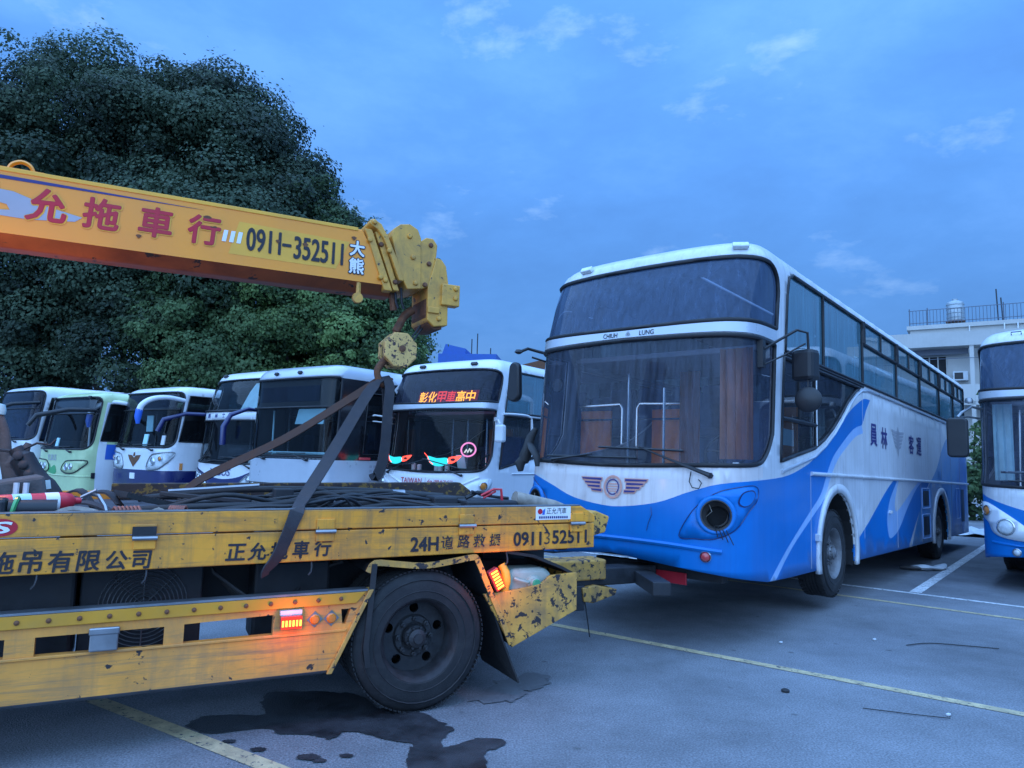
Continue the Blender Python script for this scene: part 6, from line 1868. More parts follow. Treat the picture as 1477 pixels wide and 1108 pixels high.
for k in range(11):
    x0 = rq.uniform(-1.7, -0.6)
    y0 = rq.uniform(0.18, 1.5)
    pts = [(x0, y0, 0.02)]
    for j in range(4):
        pts.append((pts[-1][0] + rq.uniform(0.18, 0.42), min(1.9, max(0.14, y0 + rq.uniform(-0.22, 0.22))), rq.uniform(0.03, 0.13)))
    pts.append((pts[-1][0] + 0.15, pts[-1][1], 0.02))
    pts = [(min(x, 0.95), y, z) for x, y, z in pts]
    on_truck(MB().tube(catmull([(x, y, ZB + z) for x, y, z in pts], 6), rq.choice((0.009, 0.012, 0.016)), 7), 'cable', rq.choice(('rubber', 'dark_plastic', 'rubber')), 'thin dark cable in the tangle of hoses on the truck bed', 'cable', 60, group='cables tangled on the truck bed')
bar = MB().box((-1.28, 0.9, ZB + 0.09), (0.62, 0.035, 0.03), rot=Matrix.Rotation(R(-24), 3, 'Z') @ Matrix.Rotation(R(4), 3, 'Y'))
on_truck(bar, 'steel_bar', 'dark_steel', 'flat dark steel bar lying across the hoses', 'bar', 0, 0.005)
bar = MB().tube([(-1.5, 1.55, ZB + 0.10), (-0.85, 1.50, ZB + 0.15)], 0.015, 6)
on_truck(bar, 'steel_rod', 'steel', 'thin pale steel rod leaning on the rusty bed beam', 'rod', 40)
pr = MB().box((-0.30, 0.30, ZB + 0.035), (0.10, 0.05, 0.03), rot=Matrix.Rotation(R(8), 3, 'Z'))
p2_ = MB().tube([(-0.25, 0.30, ZB + 0.03), (-0.05, 0.36, ZB + 0.03)], 0.012, 6).tube([(-0.25, 0.31, ZB + 0.03), (-0.07, 0.30, ZB + 0.03)], 0.010, 6)
p3_ = MB().tube([(-0.02 + 0.03 * math.cos(t), 0.34 + 0.03 * math.sin(t), ZB + 0.03) for t in np.linspace(0.6, 5.8, 12)], 0.012, 6)
on_truck(pr, 'pipe_wrench', 'steel', 'steel pliers lying on the bed between the hoses', 'tool', 0, 0.008, kids=(('handle', p2_, 'dark_steel', 40), ('shackle_ring', p3_, 'copper', 40)))
ct = MB().tube([(0.56, 0.62, ZB + 0.10), (0.66, 0.62, ZB + 0.145), (0.78, 0.62, ZB + 0.13)], 0.016, 6).tube([(0.60, 0.60, ZB + 0.15), (0.74, 0.64, ZB + 0.115), (0.95, 0.66, ZB + 0.095)], 0.013, 6)
c1_ = MB().tube([(0.68, 0.60, ZB + 0.12), (0.78, 0.58, ZB + 0.17), (0.84, 0.57, ZB + 0.17), (0.85, 0.57, ZB + 0.08)], 0.011, 6)
c2_ = MB().tube([(0.70, 0.60, ZB + 0.10), (0.80, 0.585, ZB + 0.155)], 0.009, 6)
on_truck(ct, 'bolt_cutter', 'dark_steel', 'bolt cutter with red handles lying on the winch cover', 'tool', 40, kids=(('red_handle', c1_, 'red_paint', 40), ('red_handle', c2_, 'red_paint', 40)))
# water can in the tail tray
cn = MB().prism(roundrect(0.66, 0.622, 1.03, 0.86, (0.03, 0.05, 0.10, 0.07)), Yf(), 0.06, 0.26)
c1_ = MB().lathe([(0.06, -0.02), (0.05, 0.015), (0.035, 0.02), (0.035, 0.05), (0.028, 0.055), (0, 0.055)], 18, (0.86, 0.06, 0.76), (0, -1, 0))
c2_ = MB().lathe([(0.032, 0.045), (0.032, 0.06), (0.026, 0.066), (0, 0.067)], 18, (0.86, 0.06, 0.76), (0, -1, 0))
c3_ = MB().tube([(0.70, 0.045, 0.80), (0.74, 0.03, 0.785), (0.80, 0.03, 0.77), (0.82, 0.05, 0.77)], 0.012, 6)
on_truck(cn, 'water_can', 'can_plastic', 'cloudy plastic water can with a green cap lying in the tail tray', 'can', 40, 0.035, kids=(('spout', c1_, 'can_plastic', 40), ('screw_cap', c2_, 'cap_green', 40), ('can_handle', c3_, 'can_plastic', 40)))
gl_ = MB().tube(catmull([(0.615, 0.03, 0.71), (0.625, 0.02, 0.78), (0.62, 0.03, 0.85), (0.60, 0.05, 0.90)], 4), [0.03] * 4 + [0.035] * 5 + [0.03] * 4, 8)
on_truck(gl_, 'rubber_bulb', 'pale_yellow', 'dirty yellow rubber pouch hung between the marker lamp and the water can', 'pouch', 60)

# ------------------------------------------------------------------ ground
def asphalt_extra(t, p, cur):
    L = t.links
    tcn = N(t, 'ShaderNodeTexCoord')
    sp = N(t, 'ShaderNodeTexVoronoi', ins={'Scale': 75.0})
    L.new(tcn.outputs['Object'], sp.inputs['Vector'])
    r = ramp(t, [(0.0, 1.0), (0.16, 0.0)])
    L.new(sp.outputs['Distance'], r.inputs[0])
    wn_ = N(t, 'ShaderNodeTexWhiteNoise')
    L.new(sp.outputs['Position'], wn_.inputs['Vector'])
    th = ramp(t, [(0.90, 0.0), (0.93, 1.0)])
    L.new(wn_.outputs['Value'], th.inputs[0])
    mu = N(t, 'ShaderNodeMath', operation='MULTIPLY')
    L.new(r.outputs[0], mu.inputs[0])
    L.new(th.outputs[0], mu.inputs[1])
    mx = N(t, 'ShaderNodeMix', data_type='RGBA')
    mx.inputs['B'].default_value = (0.55, 0.55, 0.58, 1)
    L.new(mu.outputs[0], mx.inputs['Factor'])
    L.new(cur, mx.inputs['A'])
    # wide stains
    n = N(t, 'ShaderNodeTexNoise', ins={'Scale': 0.55, 'Detail': 9.0, 'Roughness': 0.72})
    L.new(tcn.outputs['Object'], n.inputs['Vector'])
    r2 = ramp(t, [(0.33, 0.60), (0.62, 1.14)])
    L.new(n.outputs['Fac'], r2.inputs[0])
    m2 = N(t, 'ShaderNodeMix', data_type='RGBA', blend_type='MULTIPLY')
    m2.inputs['Factor'].default_value = 1.0
    L.new(mx.outputs['Result'], m2.inputs['A'])
    L.new(r2.outputs[0], m2.inputs['B'])
    # small oil drips
    v = N(t, 'ShaderNodeTexVoronoi', ins={'Scale': 2.6, 'Randomness': 1.0})
    nz = N(t, 'ShaderNodeTexNoise', ins={'Scale': 14.0, 'Detail': 3.0})
    L.new(tcn.outputs['Object'], nz.inputs['Vector'])
    ad = N(t, 'ShaderNodeMath', operation='MULTIPLY_ADD', ins={1: 0.10})
    L.new(tcn.outputs['Object'], v.inputs['Vector'])
    L.new(nz.outputs['Fac'], ad.inputs[0])
    L.new(v.outputs['Distance'], ad.inputs[2])
    r3 = ramp(t, [(0.075, 0.55), (0.13, 0.0)])
    L.new(ad.outputs[0], r3.inputs[0])
    m3 = N(t, 'ShaderNodeMix', data_type='RGBA')
    m3.inputs['B'].default_value = (0.022, 0.022, 0.024, 1)
    L.new(r3.outputs[0], m3.inputs['Factor'])
    L.new(m2.outputs['Result'], m3.inputs['A'])
    L.new(m3.outputs['Result'], p.inputs['Base Color'])
    p.inputs['Roughness'].default_value = 0.75


surf('asphalt', (0.205, 0.212, 0.230), 0.82, var=0.55, vscale=80, bump=1.0, bscale=110, sub=asphalt_extra)
surf('line_yellow', (0.54, 0.43, 0.25), 0.75, var=0.2, vscale=8, dirt=0.6, dirtcol=(0.14, 0.13, 0.11), chips=0.40, chipscale=30, chipcol=(0.10, 0.10, 0.10), bump=0.4, bscale=150)
surf('line_white', (0.72, 0.72, 0.72), 0.75, var=0.2, vscale=8, dirt=0.6, dirtcol=(0.18, 0.18, 0.18), chips=0.41, chipscale=30, chipcol=(0.10, 0.10, 0.10), bump=0.4, bscale=150)
surf('wet', (0.030, 0.031, 0.035), 0.38, var=0.75, vscale=5, dirt=0.45, dirtcol=(0.058, 0.060, 0.066), bump=0.8, bscale=110, spec=0.3)
surf('damp', (0.125, 0.128, 0.137), 0.7, var=0.2, vscale=30, bump=0.5, bscale=170)

gm_ = MB()
gm_.add([(-400, -300, 0), (400, -300, 0), (400, 900, 0), (-400, 900, 0)], [(0, 1, 2, 3)])
ground = gm_.build('ground', 'asphalt', None, 0)
tag(ground, 'grey asphalt of the bus yard', None, kind='structure')


def strip(name, a, b, w, matn, z=0.004, n=1):
    a, b = Vector((*a, z)), Vector((*b, z))
    d = (b - a).normalized()
    s = Vector((-d.y, d.x, 0)) * (w / 2)
    MB().add([a - s, b - s, b + s, a + s], [(0, 1, 2, 3)]).build(name, matn, ground, 0)


u = Vector((math.sin(R(126.3)), math.cos(R(126.3))))
strip('parking_line', tuple(Vector((0.5, 7.23)) - u * 12), tuple(Vector((0.5, 7.23)) + u * 12), 0.10, 'line_yellow')
u = Vector((math.sin(R(129.2)), math.cos(R(129.2))))
strip('parking_line', tuple(Vector((4.26, 9.27)) - u * 16), tuple(Vector((4.26, 9.27)) + u * 14), 0.09, 'line_yellow')
strip('parking_line', tuple(Vector((4.68, 10.09)) - u * 16), tuple(Vector((4.68, 10.09)) + u * 14), 0.09, 'line_white')
d_ = Vector((math.sin(R(39.6)), math.cos(R(39.6))))
strip('bay_line', tuple(Vector((5.42, 9.60))), tuple(Vector((5.42, 9.60)) + d_ * 11), 0.14, 'line_white', 0.006)
strip('bay_line', tuple(Vector((2.95, 11.65))), tuple(Vector((2.95, 11.65)) + d_ * 11), 0.14, 'line_white', 0.006)
u = Vector((math.sin(R(122.4)), math.cos(R(122.4))))
strip('parking_line', tuple(Vector((-2.28, 4.57)) - u * 5), tuple(Vector((-2.28, 4.57)) + u * 8), 0.11, 'line_yellow')


def ragged(poly, amp, seed, step=0.03):
    r = random.Random(seed)
    out = []
    dd = dens(poly, step)
    ph = [r.uniform(0, 6.28) for _ in range(6)]
    cx, cy = sum(p[0] for p in poly) / len(poly), sum(p[1] for p in poly) / len(poly)
    for i, (x, y) in enumerate(dd):
        t = i / len(dd) * 6.283
        k = sum(math.sin(t * f + ph[j]) / (1 + j * 0.5) for j, f in enumerate((5, 11, 19, 31, 47, 67))) * amp * 0.4 + r.uniform(-amp, amp) * 0.25
        l = math.hypot(x - cx, y - cy) + 1e-6
        out.append((x + (x - cx) / l * k, y + (y - cy) / l * k))
    return out


def stain(name, poly, matn, amp, seed, z=0.008, grow=0.0):
    pp = ragged(catmull(poly, 5, True), amp, seed)
    if grow:
        q = np.array(pp)
        tt = np.roll(q, -3, 0) - np.roll(q, 3, 0)
        nn_ = np.stack([tt[:, 1], -tt[:, 0]], 1) / (np.linalg.norm(tt, axis=1, keepdims=True) + 1e-9)
        ar_ = 0.5 * np.sum(q[:, 0] * np.roll(q[:, 1], -1) - np.roll(q[:, 0], -1) * q[:, 1])
        pp = [tuple(v) for v in q + nn_ * (grow if ar_ > 0 else -grow)]
    v2, f = cdt([pp])
    f = f[inside(pp, v2[f].mean(1))]
    mb = MB()
    mb.add([(x, y, z) for x, y in v2], [tuple(int(i) for i in q) for q in f])
    mb.build(name, matn, ground, 0)


STAINS = []
SPILL = [(-1.88, 4.45), (-1.83, 4.57), (-1.67, 4.6), (-1.5, 4.63), (-1.61, 4.83), (-1.58, 5.01), (-1.4, 5.06), (-1.17, 5.06), (-0.97, 5.0), (-0.77, 4.80), (-0.56, 4.74), (-0.37, 4.55), (-0.3, 4.48), (-0.37, 4.37),
                    (-0.33, 4.19), (-0.14, 4.32), (0.0, 4.33), (0.01, 4.25), (-0.09, 4.1), (-0.12, 3.8), (-0.45, 3.8), (-0.51, 4.04), (-0.51, 4.23), (-0.66, 4.27), (-0.9, 4.42), (-0.98, 4.29), (-1.15, 4.32), (-1.32, 4.33), (-1.46, 4.40), (-1.7, 4.30)]
stain('wet_stain', SPILL, 'wet', 0.045, 3)
stain('damp_stain', [(-0.2, 5.0), (-0.05, 5.35), (0.17, 5.6), (0.36, 5.5), (0.2, 5.2), (0.0, 4.95)], 'damp', 0.06, 4)
for k, (x, y, r) in enumerate(((-1.35, 4.10, 0.035), (-1.05, 4.02, 0.05), (-0.98, 3.98, 0.03), (-0.85, 4.05, 0.03), (-1.55, 4.2, 0.03))):
    stain('oil_drip', [(x + r * 1.3 * math.cos(t), y + r * 0.8 * math.sin(t)) for t in np.linspace(0, 6.28, 8)[:-1]], 'wet', r * 0.2, 20 + k)

# odds and ends on the asphalt
db = MB()
db.tube(catmull([(6.55, 11.75, 0.03), (6.75, 11.62, 0.06), (7.0, 11.72, 0.04), (7.25, 11.95, 0.07)], 4), [0.04, 0.06, 0.08, 0.09, 0.08, 0.06, 0.05, 0.06, 0.08, 0.09, 0.07, 0.05, 0.03], 7, flat=0.5)
tag(db.build('crushed_bottle', 'plastic_white', None, 50), 'crushed pale plastic lying on the asphalt under the coach side', 'litter')
db = MB().tube(catmull([(6.40, 11.75, 0.03), (6.55, 11.60, 0.05), (6.72, 11.70, 0.03), (6.60, 11.86, 0.04)], 4), [0.03, 0.05, 0.06, 0.05, 0.05, 0.06, 0.05, 0.04, 0.04, 0.05, 0.05, 0.03, 0.02], 7, flat=0.45)
tag(db.build('crumpled_bag', 'wood_grey', None, 50), 'crumpled grey plastic bag lying beside the crushed pale plastic', 'litter')
db = MB().tube(catmull([(3.72, 6.76, 0.012), (4.0, 6.86, 0.012), (4.35, 6.78, 0.012), (4.55, 6.72, 0.012)], 4), 0.005, 5)
tag(db.build('wire_scrap', 'rubber', None, 50), 'short black wire scrap lying on open asphalt', 'wire')
db = MB().tube([(2.45, 5.02, 0.01), (2.75, 4.92, 0.01), (2.95, 4.86, 0.012)], 0.0035, 5)
tag(db.build('wire_scrap', 'rubber', None, 50), 'thin black wire scrap lying by the foreground yellow line', 'wire')
for x, y, lab in ((3.52, 6.95, 'white pebble of litter lying on open asphalt'), (2.98, 4.93, 'pale litter crumb lying next to the thin wire scrap'), (2.55, 6.75, 'flat white scrap lying in the shade before the coach')):
    db = MB().box((x, y, 0.012), (0.035, 0.022, 0.016), rot=Matrix.Rotation(0.6, 3, 'Z'))
    tag(db.build('litter_scrap', 'plastic_white', None, 0, 0.006), lab, 'litter')
db = MB().lathe([(0.03, 0), (0.03, 0.012), (0.015, 0.02), (0, 0.02)], 10, (2.05, 5.35, 0.004), (0, 0, 1))
tag(db.build('bottle_cap', 'rubber', None, 40), 'small black cap lying near the foreground yellow line', 'cap')
sheet = MB()
r = random.Random(9)
nx_, ny_ = 18, 10
co = []
for j in range(ny_):
    for i in range(nx_):
        a = Vector((11.2, 17.6)) + d_ * (j * 0.28) + Vector((math.cos(R(39.6)), -math.sin(R(39.6)))) * (i * 0.17 - 0.8)
        co.append((a.x + r.uniform(-.03, .03), a.y + r.uniform(-.03, .03), 0.02 + abs(r.gauss(0, 0.05))))
sheet.add(co, [(j * nx_ + i, j * nx_ + i + 1, (j + 1) * nx_ + i + 1, (j + 1) * nx_ + i) for j in range(ny_ - 1) for i in range(nx_ - 1)])
tag(sheet.build('plastic_sheet', 'plastic_white', None, 50), 'crumpled white plastic sheet spread on the asphalt by the coach tail', 'sheet')

# ------------------------------------------------------------------ trees


def leaf_mat(name, dark, light):
    m, t = new_mat(name)
    L = t.links
    tcn = N(t, 'ShaderNodeTexCoord')
    n1 = N(t, 'ShaderNodeTexNoise', ins={'Scale': 0.8, 'Detail': 5.0, 'Roughness': 0.75})
    L.new(tcn.outputs['Object'], n1.inputs['Vector'])
    at = N(t, 'ShaderNodeAttribute', attribute_name='tone')
    md = N(t, 'ShaderNodeMath', operation='MULTIPLY_ADD', ins={1: 0.55})
    L.new(at.outputs['Fac'], md.inputs[0])
    mm_ = N(t, 'ShaderNodeMath', operation='MULTIPLY', ins={1: 0.55})
    L.new(n1.outputs['Fac'], mm_.inputs[0])
    L.new(mm_.outputs[0], md.inputs[2])
    r1 = ramp(t, [(0.30, dark), (0.80, light)])
    L.new(md.outputs[0], r1.inputs[0])
    df = N(t, 'ShaderNodeBsdfPrincipled', ins={'Roughness': 0.6, 'Specular IOR Level': 0.25})
    tl = N(t, 'ShaderNodeBsdfTranslucent')
    L.new(r1.outputs[0], df.inputs['Base Color'])
    L.new(r1.outputs[0], tl.inputs['Color'])
    mx = N(t, 'ShaderNodeMixShader', ins={0: 0.25})
    L.new(df.outputs[0], mx.inputs[1])
    L.new(tl.outputs[0], mx.inputs[2])
    o = N(t, 'ShaderNodeOutputMaterial')
    L.new(mx.outputs[0], o.inputs[0])


leaf_mat('leaf_dark', (0.012, 0.022, 0.016), (0.080, 0.118, 0.066))
leaf_mat('leaf_mid', (0.014, 0.030, 0.016), (0.115, 0.180, 0.070))
leaf_mat('leaf_light', (0.018, 0.040, 0.016), (0.180, 0.270, 0.085))


def tree(name, label, x, y, trunk_h, lobes, nleaf, size, matn, trunk_r=0.3, clump=1.15, per=560):
    """lobes: (dx, dy, z, rx, ry, rz) ellipsoids that make up the crown"""
    root = thing(name, label, 'shrub' if name == 'shrub' else 'tree', (x, y, 0), 0, None if name == 'shrub' else 'trees behind the row of buses')
    rg = np.random.default_rng(int(abs(x * 131 + y * 17)) + 3)
    lob = np.array(lobes, float)
    vol = lob[:, 3] * lob[:, 4] * lob[:, 5]
    nc = max(8, nleaf // per)
    li = rg.choice(len(lob), nc, p=vol ** 0.7 / (vol ** 0.7).sum())
    dr = rg.normal(size=(nc, 3)) * [1, 1, 0.9] + [0, -0.5, 0.15]
    dr /= np.linalg.norm(dr, axis=1, keepdims=True)
    rad = rg.uniform(0.45, 1.0, nc) ** 0.45
    cc = lob[li, :3] + dr * lob[li, 3:] * rad[:, None]
    cr = clump * rg.uniform(0.5, 1.45, nc)
    # bare gaps between boughs, some boughs reaching out
    gap = np.sin(cc[:, 0] * 1.1 + x) * np.sin(cc[:, 1] * 0.9 + 1.3) + np.sin(cc[:, 2] * 1.2 + x * 0.7) * np.sin(cc[:, 0] * 0.7 + 2.1)
    keep = gap < 0.85
    cc, cr, dr = cc[keep], cr[keep], dr[keep]
    nc = len(cc)
    out_ = rg.random(nc) < 0.30
    cc[out_] += dr[out_] * rg.uniform(0.2, 1.15, (int(out_.sum()), 1))
    cr[out_] *= 0.5
    tone = rg.uniform(0.0, 1.0, nc)
    wgt = cr ** 2
    k = nleaf
    ci = rg.choice(nc, k, p=wgt / wgt.sum())
    d = rg.normal(size=(k, 3)) + [0, 0, 0.25]
    d /= np.linalg.norm(d, axis=1, keepdims=True)
    rr = rg.uniform(0.45, 1.0, k) ** 0.55
    lump = 1 + 0.22 * np.sin(d[:, 0] * 5 + ci) * np.sin(d[:, 2] * 6 + ci * 1.7)
    pos = cc[ci] + d * (rr * cr[ci] * lump)[:, None] * [1.15, 1.15, 0.72]
    sp = rg.random(k) < 0.02
    pos[sp] += d[sp] * (cr[ci][sp] * rg.uniform(0.1, 0.45, sp.sum()))[:, None]
    nrm = d * 0.9 + dr[ci] * 0.3 + rg.normal(size=(k, 3)) * 0.45 + [0, 0, 0.2]
    nrm /= np.linalg.norm(nrm, axis=1, keepdims=True)
    a = np.cross(nrm, rg.normal(size=(k, 3)))
    a /= np.linalg.norm(a, axis=1, keepdims=True) + 1e-9
    b = np.cross(nrm, a)
    s = size * rg.uniform(0.6, 1.35, k)[:, None]
    vs = np.stack([pos - a * s, pos - b * s * 0.72 + nrm * s * 0.12, pos + a * s, pos + b * s * 0.72 + nrm * s * 0.12], 1).reshape(-1, 3)
    me = bpy.data.meshes.new('crown')
    me.vertices.add(4 * k)
    me.vertices.foreach_set('co', vs.ravel())
    me.loops.add(4 * k)
    me.loops.foreach_set('vertex_index', np.arange(4 * k, dtype=np.int32))
    me.polygons.add(k)
    me.polygons.foreach_set('loop_start', np.arange(0, 4 * k, 4, dtype=np.int32))
    me.update(calc_edges=True)
    at = me.attributes.new('tone', 'FLOAT', 'FACE')
    at.data.foreach_set('value', np.clip(tone[ci] * 0.75 + rg.uniform(0, 0.35, k), 0, 1).astype(np.float32))
    me.materials.append(MATS[matn])
    o = link('crown', me, root, 0)
    o['kind'] = 'stuff'
    tr = MB()
    pts = [(0, 0, -0.1), (0.1, 0.05, trunk_h * 0.4), (-0.05, 0.1, trunk_h * 0.8), (0.05, 0, trunk_h)]
    tr.tube(catmull(pts, 4), [trunk_r * (1.35 - 0.6 * i / 12) for i in range(13)], 9)
    tr.build('trunk', 'bark', root, 50)
    for j in range(min(len(lob), 9)):
        e = Vector(lob[j, :3])
        s0 = Vector((0, 0, trunk_h * (0.75 + 0.25 * (j % 3) / 2)))
        mid = s0.lerp(e, 0.5) + Vector((0, 0, -0.06 * (e - s0).length))
        MB().tube(catmull([tuple(s0), tuple(mid), tuple(e)], 4), [trunk_r * 0.5 * (1 - 0.8 * i / 8) + 0.02 for i in range(9)], 6).build('limb', 'bark', root, 50)
    return root


T = 'broad_tree'
tree(T, 'tallest dark broadleaf tree rising behind the green and white buses', -20.5, 33.5, 5.5,
     [(-4.5, 0, 14, 4.8, 4.5, 4.2), (0, -1, 16.6, 3.6, 4.2, 3.6), (-1.0, 0.5, 18.6, 2.2, 2.5, 1.9), (3.2, -0.5, 16.0, 3.2, 4, 3.4), (-1, -1.5, 11, 5.2, 4.5, 4.2), (3.5, -1, 11.0, 4.0, 4, 4.0), (-6.5, 1, 17.0, 2.6, 3, 2.6), (4.4, 0, 18.2, 1.6, 1.8, 1.5)], 260000, 0.076, 'leaf_dark', 0.55)
tree(T, 'dark round topped tree standing behind the white navy skirted bus', -12.5, 32.5, 5.0,
     [(-1.8, 0, 15.2, 3.2, 4, 3.4), (0.3, 0, 14.2, 2.8, 4, 3.2), (-1.3, 0, 17.4, 1.9, 2.2, 1.5), (2.5, 0, 11.4, 2.5, 3.4, 3.0), (0, -1.5, 10.3, 4.2, 4, 3.8), (-3.6, -1.0, 11.5, 3.0, 4, 3.4), (1.6, -0.5, 15.6, 1.2, 1.6, 1.0)], 210000, 0.076, 'leaf_dark', 0.5)
tree(T, 'lower dark tree sloping down behind the boom head', -6.6, 32.0, 4.0,
     [(-2.2, 0, 10.4, 1.9, 3, 2.0), (0.2, 0, 8.4, 2.0, 3, 2.0), (1.2, 0, 7.0, 1.3, 2.2, 1.6), (-0.8, -1, 6.4, 2.8, 3, 2.4), (2.5, 0, 8.6, 0.5, 0.8, 0.7), (-3.2, 0, 12.2, 1.3, 2.0, 1.3), (1.2, 0, 5.2, 1.2, 1.6, 1.4)], 100000, 0.074, 'leaf_mid', 0.35)
tree(T, 'bright leafed tree right above the black city bus', -7.6, 29.0, 3.0,
     [(-0.8, 0, 7.6, 2.2, 2.2, 1.9), (1.2, 0, 6.4, 1.9, 2, 1.8), (-2.0, 0, 6.0, 2.0, 2, 1.8), (0, -0.5, 4.9, 2.8, 2.2, 1.8), (2.4, 0.3, 5.0, 1.4, 1.6, 1.5)], 75000, 0.068, 'leaf_light', 0.25, 0.75)
tree(T, 'bright leafed tree above the high navy nosed coach', -12.0, 30.0, 3.0,
     [(-0.5, 0, 7.8, 2.4, 2.4, 2.0), (1.6, 0, 6.6, 2.0, 2, 1.8), (-2.4, 0, 6.2, 2.2, 2, 2.0), (0, -0.5, 4.9, 3.2, 2.2, 1.8)], 70000, 0.072, 'leaf_mid', 0.25, 0.8)
tree(T, 'dull green tree above the pale green fronted bus', -17.2, 31.0, 3.2,
     [(0, 0, 8.0, 2.6, 2.5, 2.4), (-2.4, 0, 6.6, 2.4, 2.2, 2.2), (2.2, 0, 6.4, 2.2, 2.2, 2.0), (0, -0.5, 5.0, 3.2, 2.2, 2.0)], 62000, 0.076, 'leaf_dark', 0.3, 0.95)
tree(T, 'shaded tree above the bus with the green side panel', -23.0, 31.5, 3.2,
     [(0, 0, 8.0, 2.8, 2.6, 2.6), (-2.6, 0, 6.6, 2.6, 2.2, 2.4), (2.4, 0, 6.4, 2.4, 2.2, 2.2), (0, -0.5, 4.8, 3.4, 2.2, 2.2)], 56000, 0.078, 'leaf_dark', 0.3, 0.95)
tree(T, 'wide dark tree standing past the bus with the green side panel', -31.0, 35.0, 4.5,
     [(0, 0, 12.5, 4.6, 4, 4.2), (-4, 0, 10.5, 4.0, 4, 3.8), (3.6, 0, 10.0, 3.6, 4, 3.6), (0, -1, 7.0, 5.0, 4, 3.2), (1.5, 0, 15.5, 2.4, 2.6, 2.0)], 70000, 0.11, 'leaf_dark', 0.45)
tree('shrub', 'green climbing shrub between the two blue and white coaches', 15.2, 23.5, 0.8,
     [(0, 0, 1.6, 0.8, 0.8, 1.5), (0.3, 0.1, 3.0, 0.6, 0.6, 1.0), (-0.8, 0.4, 1.2, 0.8, 0.7, 1.1)], 7000, 0.07, 'leaf_mid', 0.06, 0.4, 90)

# ------------------------------------------------------------------ buildings
bd_ = thing('apartment_building', 'white flat roofed apartment building with roof railing and water tanks', 'building', (22.6, 40.0, 0), R(-33))
# local: x along the facade to the right, y away from the camera, z up
MB().span((-0.4, 0, 0), (16, 9, 8.0)).build('wall', 'plaster', bd_, 0)
MB().span((0.1, 0.6, 8.0), (16, 9, 9.55)).build('parapet_wall', 'plaster', bd_, 0)
MB().span((-0.05, 0.45, 9.55), (16, 9, 9.78)).build('roof_slab', 'concrete', bd_, 0)
MB().prism([(-0.9, 8.50), (-0.9, 9.05), (16, 8.90), (16, 8.20), (3.0, 8.25), (0.2, 8.25)], lambda a, b, c: (a, c, b), -1.25, 0.05).build('eave_band', 'concrete', bd_, 0)
MB().span((2.95, -1.2, 0), (3.15, -1.0, 8.5)).build('pillar', 'plaster', bd_, 0)
MB().span((0.2, -1.2, 5.05), (16, 0.0, 5.25)).build('floor_slab', 'concrete', bd_, 0)
MB().span((0.2, -1.22, 5.25), (2.95, -1.12, 6.15)).build('balcony_wall', 'plaster', bd_, 0)
MB().span((3.15, -1.22, 5.25), (16, -1.12, 6.15)).build('balcony_wall', 'plaster', bd_, 0)
MB().span((0.2, -1.2, 1.9), (16, 0.0, 2.1)).build('floor_slab', 'concrete', bd_, 0)
MB().prism([(3.3, 4.95), (16, 4.95), (16, 4.75), (3.3, 4.75)], lambda a, b, c: (a, c - (4.95 - b) * 2.5, b), -1.3, -1.2).build('awning', 'concrete', bd_, 0)


def bwin(x0, x1, z0, z1, y=-0.02, bars=1):
    w = MB()
    plate(w, rect(x0, z0, x1, z1), [rect(x0 + 0.06 + (x1 - x0 - 0.06) / (bars + 1) * i, z0 + 0.06, (x1 - x0 - 0.06) / (bars + 1) * (i + 1) + x0, z1 - 0.06) for i in range(bars + 1)], lambda a, b, c: (a, y + c, b), -0.04, 0.02)
    f = w.build('window', 'concrete', bd_, 0)
    MB().span((x0 + 0.03, y - 0.005, z0 + 0.03), (x1 - 0.03, y + 0.005, z1 - 0.03)).build('pane', 'hole_dark', f, 0)


bwin(0.6, 1.9, 6.55, 7.9, bars=2)
bwin(3.45, 4.6, 6.3, 7.5, bars=1)
bwin(5.3, 6.8, 6.3, 7.7, bars=2)
bwin(0.6, 1.9, 3.2, 4.5, bars=2)
bwin(3.45, 4.6, 3.2, 4.5, bars=1)
bwin(5.3, 6.8, 3.2, 4.5, bars=2)
MB().span((3.6, -0.06, 5.3), (5.2, -0.03, 5.9)).build('doorway', 'hole_dark', bd_, 0)
ac = MB().span((2.15, -0.45, 6.45), (2.85, 0.0, 6.95)).build('air_conditioner', 'plastic_white', bd_, 0, 0.02)
MB().span((2.22, -0.46, 6.52), (2.62, -0.45, 6.88)).build('grille', 'dark_plastic', ac, 0)
MB().span((6.2, 0.57, 9.1), (7.2, 0.6, 9.2)).build('wall_vent', 'dark_plastic', bd_, 0)
rl_ = MB()
x = 0.1
while x < 15:
    rl_.tube([(x, 0.6, 9.78), (x, 0.6, 10.65)], 0.013, 4)
    x += 0.17
tag(rl_.build('railing_bars', 'rail_grey', bd_, 0), None, None, kind='stuff')
for z in (10.68, 9.95):
    MB().tube([(0.05, 0.6, z), (15, 0.6, z)], 0.022, 5).build('railing_bar', 'rail_grey', bd_, 0)
for x in (0.1, 1.0, 4.6, 6.8, 9.0):
    MB().tube([(x, 0.6, 9.78), (x, 0.6, 10.8)], 0.03, 5).build('railing_post', 'rail_grey', bd_, 0)
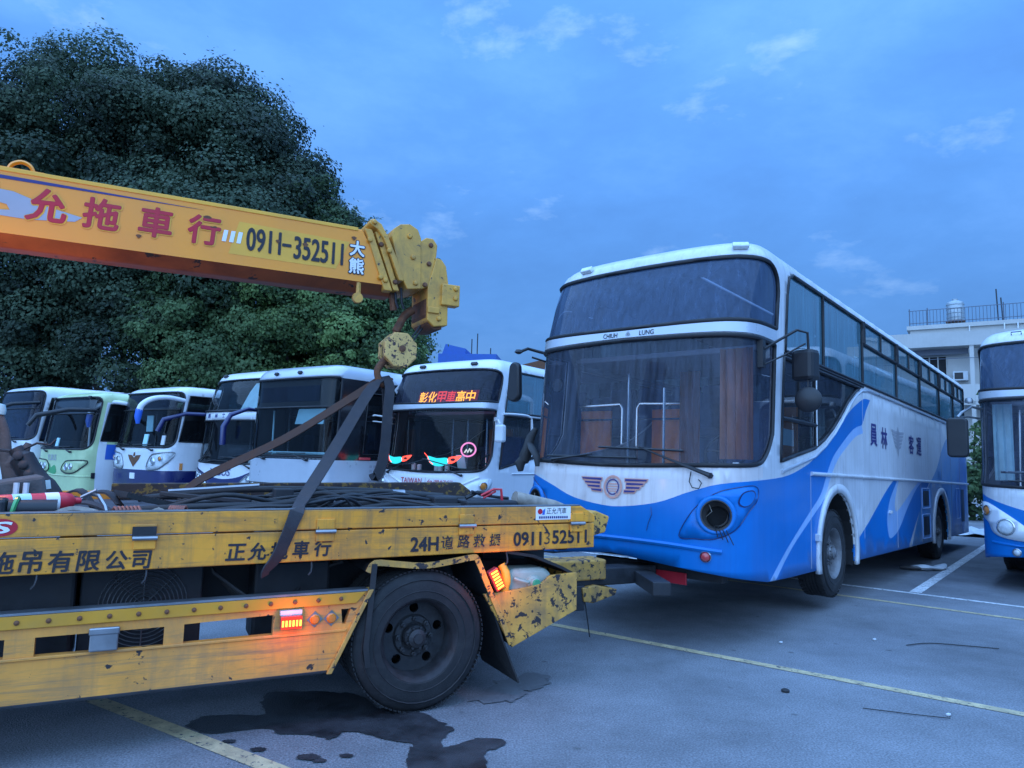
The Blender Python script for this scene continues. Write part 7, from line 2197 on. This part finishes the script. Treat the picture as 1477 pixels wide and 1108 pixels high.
for x, y, lab in ((2.35, 1.6, 'steel water tank standing alone on the white roof'), (6.6, 1.4, 'steel water tank in a frame at the far roof end')):
    p = bd_.matrix_basis @ Vector((0, 0, 0))
    M_ = Matrix.Translation((22.6, 40.0, 0)) @ Matrix.Rotation(R(-33), 4, 'Z')
    wt_ = MB().lathe([(0.44, 0.3), (0.44, 1.35), (0.40, 1.42), (0.15, 1.52), (0.15, 1.6), (0, 1.6)], 20, (0, 0, 0), (0, 0, 1))
    for z in (0.5, 0.75, 1.0, 1.25):
        wt_.tube([(0.45 * math.cos(t), 0.45 * math.sin(t), z) for t in np.linspace(0, 6.283, 21)[:-1]], 0.02, 4, True)
    o = wt_.build('water_tank', 'tank_steel', None, 40)
    o.location = M_ @ Vector((x, y, 9.78))
    tag(o, lab, 'water tank', 'water tanks on the white roof')
    for a in range(4):
        MB().tube([(0.38 * math.cos(a * 1.571 + 0.4), 0.38 * math.sin(a * 1.571 + 0.4), 0), (0.38 * math.cos(a * 1.571 + 0.4), 0.38 * math.sin(a * 1.571 + 0.4), 0.4)], 0.04, 5).build('leg', 'dark_steel', o, 0)
    MB().lathe([(0.5, 0.24), (0.5, 0.32)], 16, (0, 0, 0), (0, 0, 1)).build('tank_stand', 'rust', o, 0)
MB().tube([(0.2, -1.3, 7.55), (16, -1.3, 7.6)], 0.015, 4).build('washing_line', 'rail_grey', bd_, 0)
MB().span((0.25, -0.5, 7.9), (2.9, -0.45, 8.2)).build('balcony_screen', 'rail_grey', bd_, 0)
for x, h in ((4.35, 1.8), (4.55, 1.3)):
    MB().tube([(x, 0.7, 9.78), (x - 0.05, 0.7, 9.78 + h)], 0.035, 5).build('roof_pipe', 'dark_steel', bd_, 0)
for x in (3.0, 4.6, 5.2, 6.6):
    MB().tube([(x, 0.42, 8.9), (x, 0.42, 9.6)], 0.035, 5).build('drain_pipe', 'plastic_white', bd_, 0)

bb = thing('sheet_building', 'blue sheet metal building standing far behind the white coach', 'building', (-6.6, 62, 0), R(-6))
MB().span((0, 0, 0), (5.2, 8, 10.6)).build('wall', 'blue_sheet', bb, 0)
MB().prism([(0.3, 10.6), (2.4, 10.6), (2.4, 11.1), (0.6, 11.5)], lambda a, b, c: (a, c, b), 0.2, 6).build('roof_hut', 'blue_sheet', bb, 0)
for x, h in ((2.9, 1.4), (3.4, 1.9), (4.6, 0.6)):
    MB().tube([(x, 0.5, 10.6), (x, 0.5, 10.6 + h)], 0.05, 5).build('aerial', 'dark_steel', bb, 0)
lb_ = thing('low_house', 'low pale house with a shallow gable between the white coach and the towed one', 'building', (-1.2, 64, 0), R(-4))
MB().span((0, 0, 0), (6.2, 8, 9.4)).build('wall', 'plaster', lb_, 0)
MB().prism([(-0.2, 9.4), (6.4, 9.4), (4.2, 10.3), (3.6, 10.4)], lambda a, b, c: (a, c, b), -0.3, 8.3).build('roof', 'rust', lb_, 0)
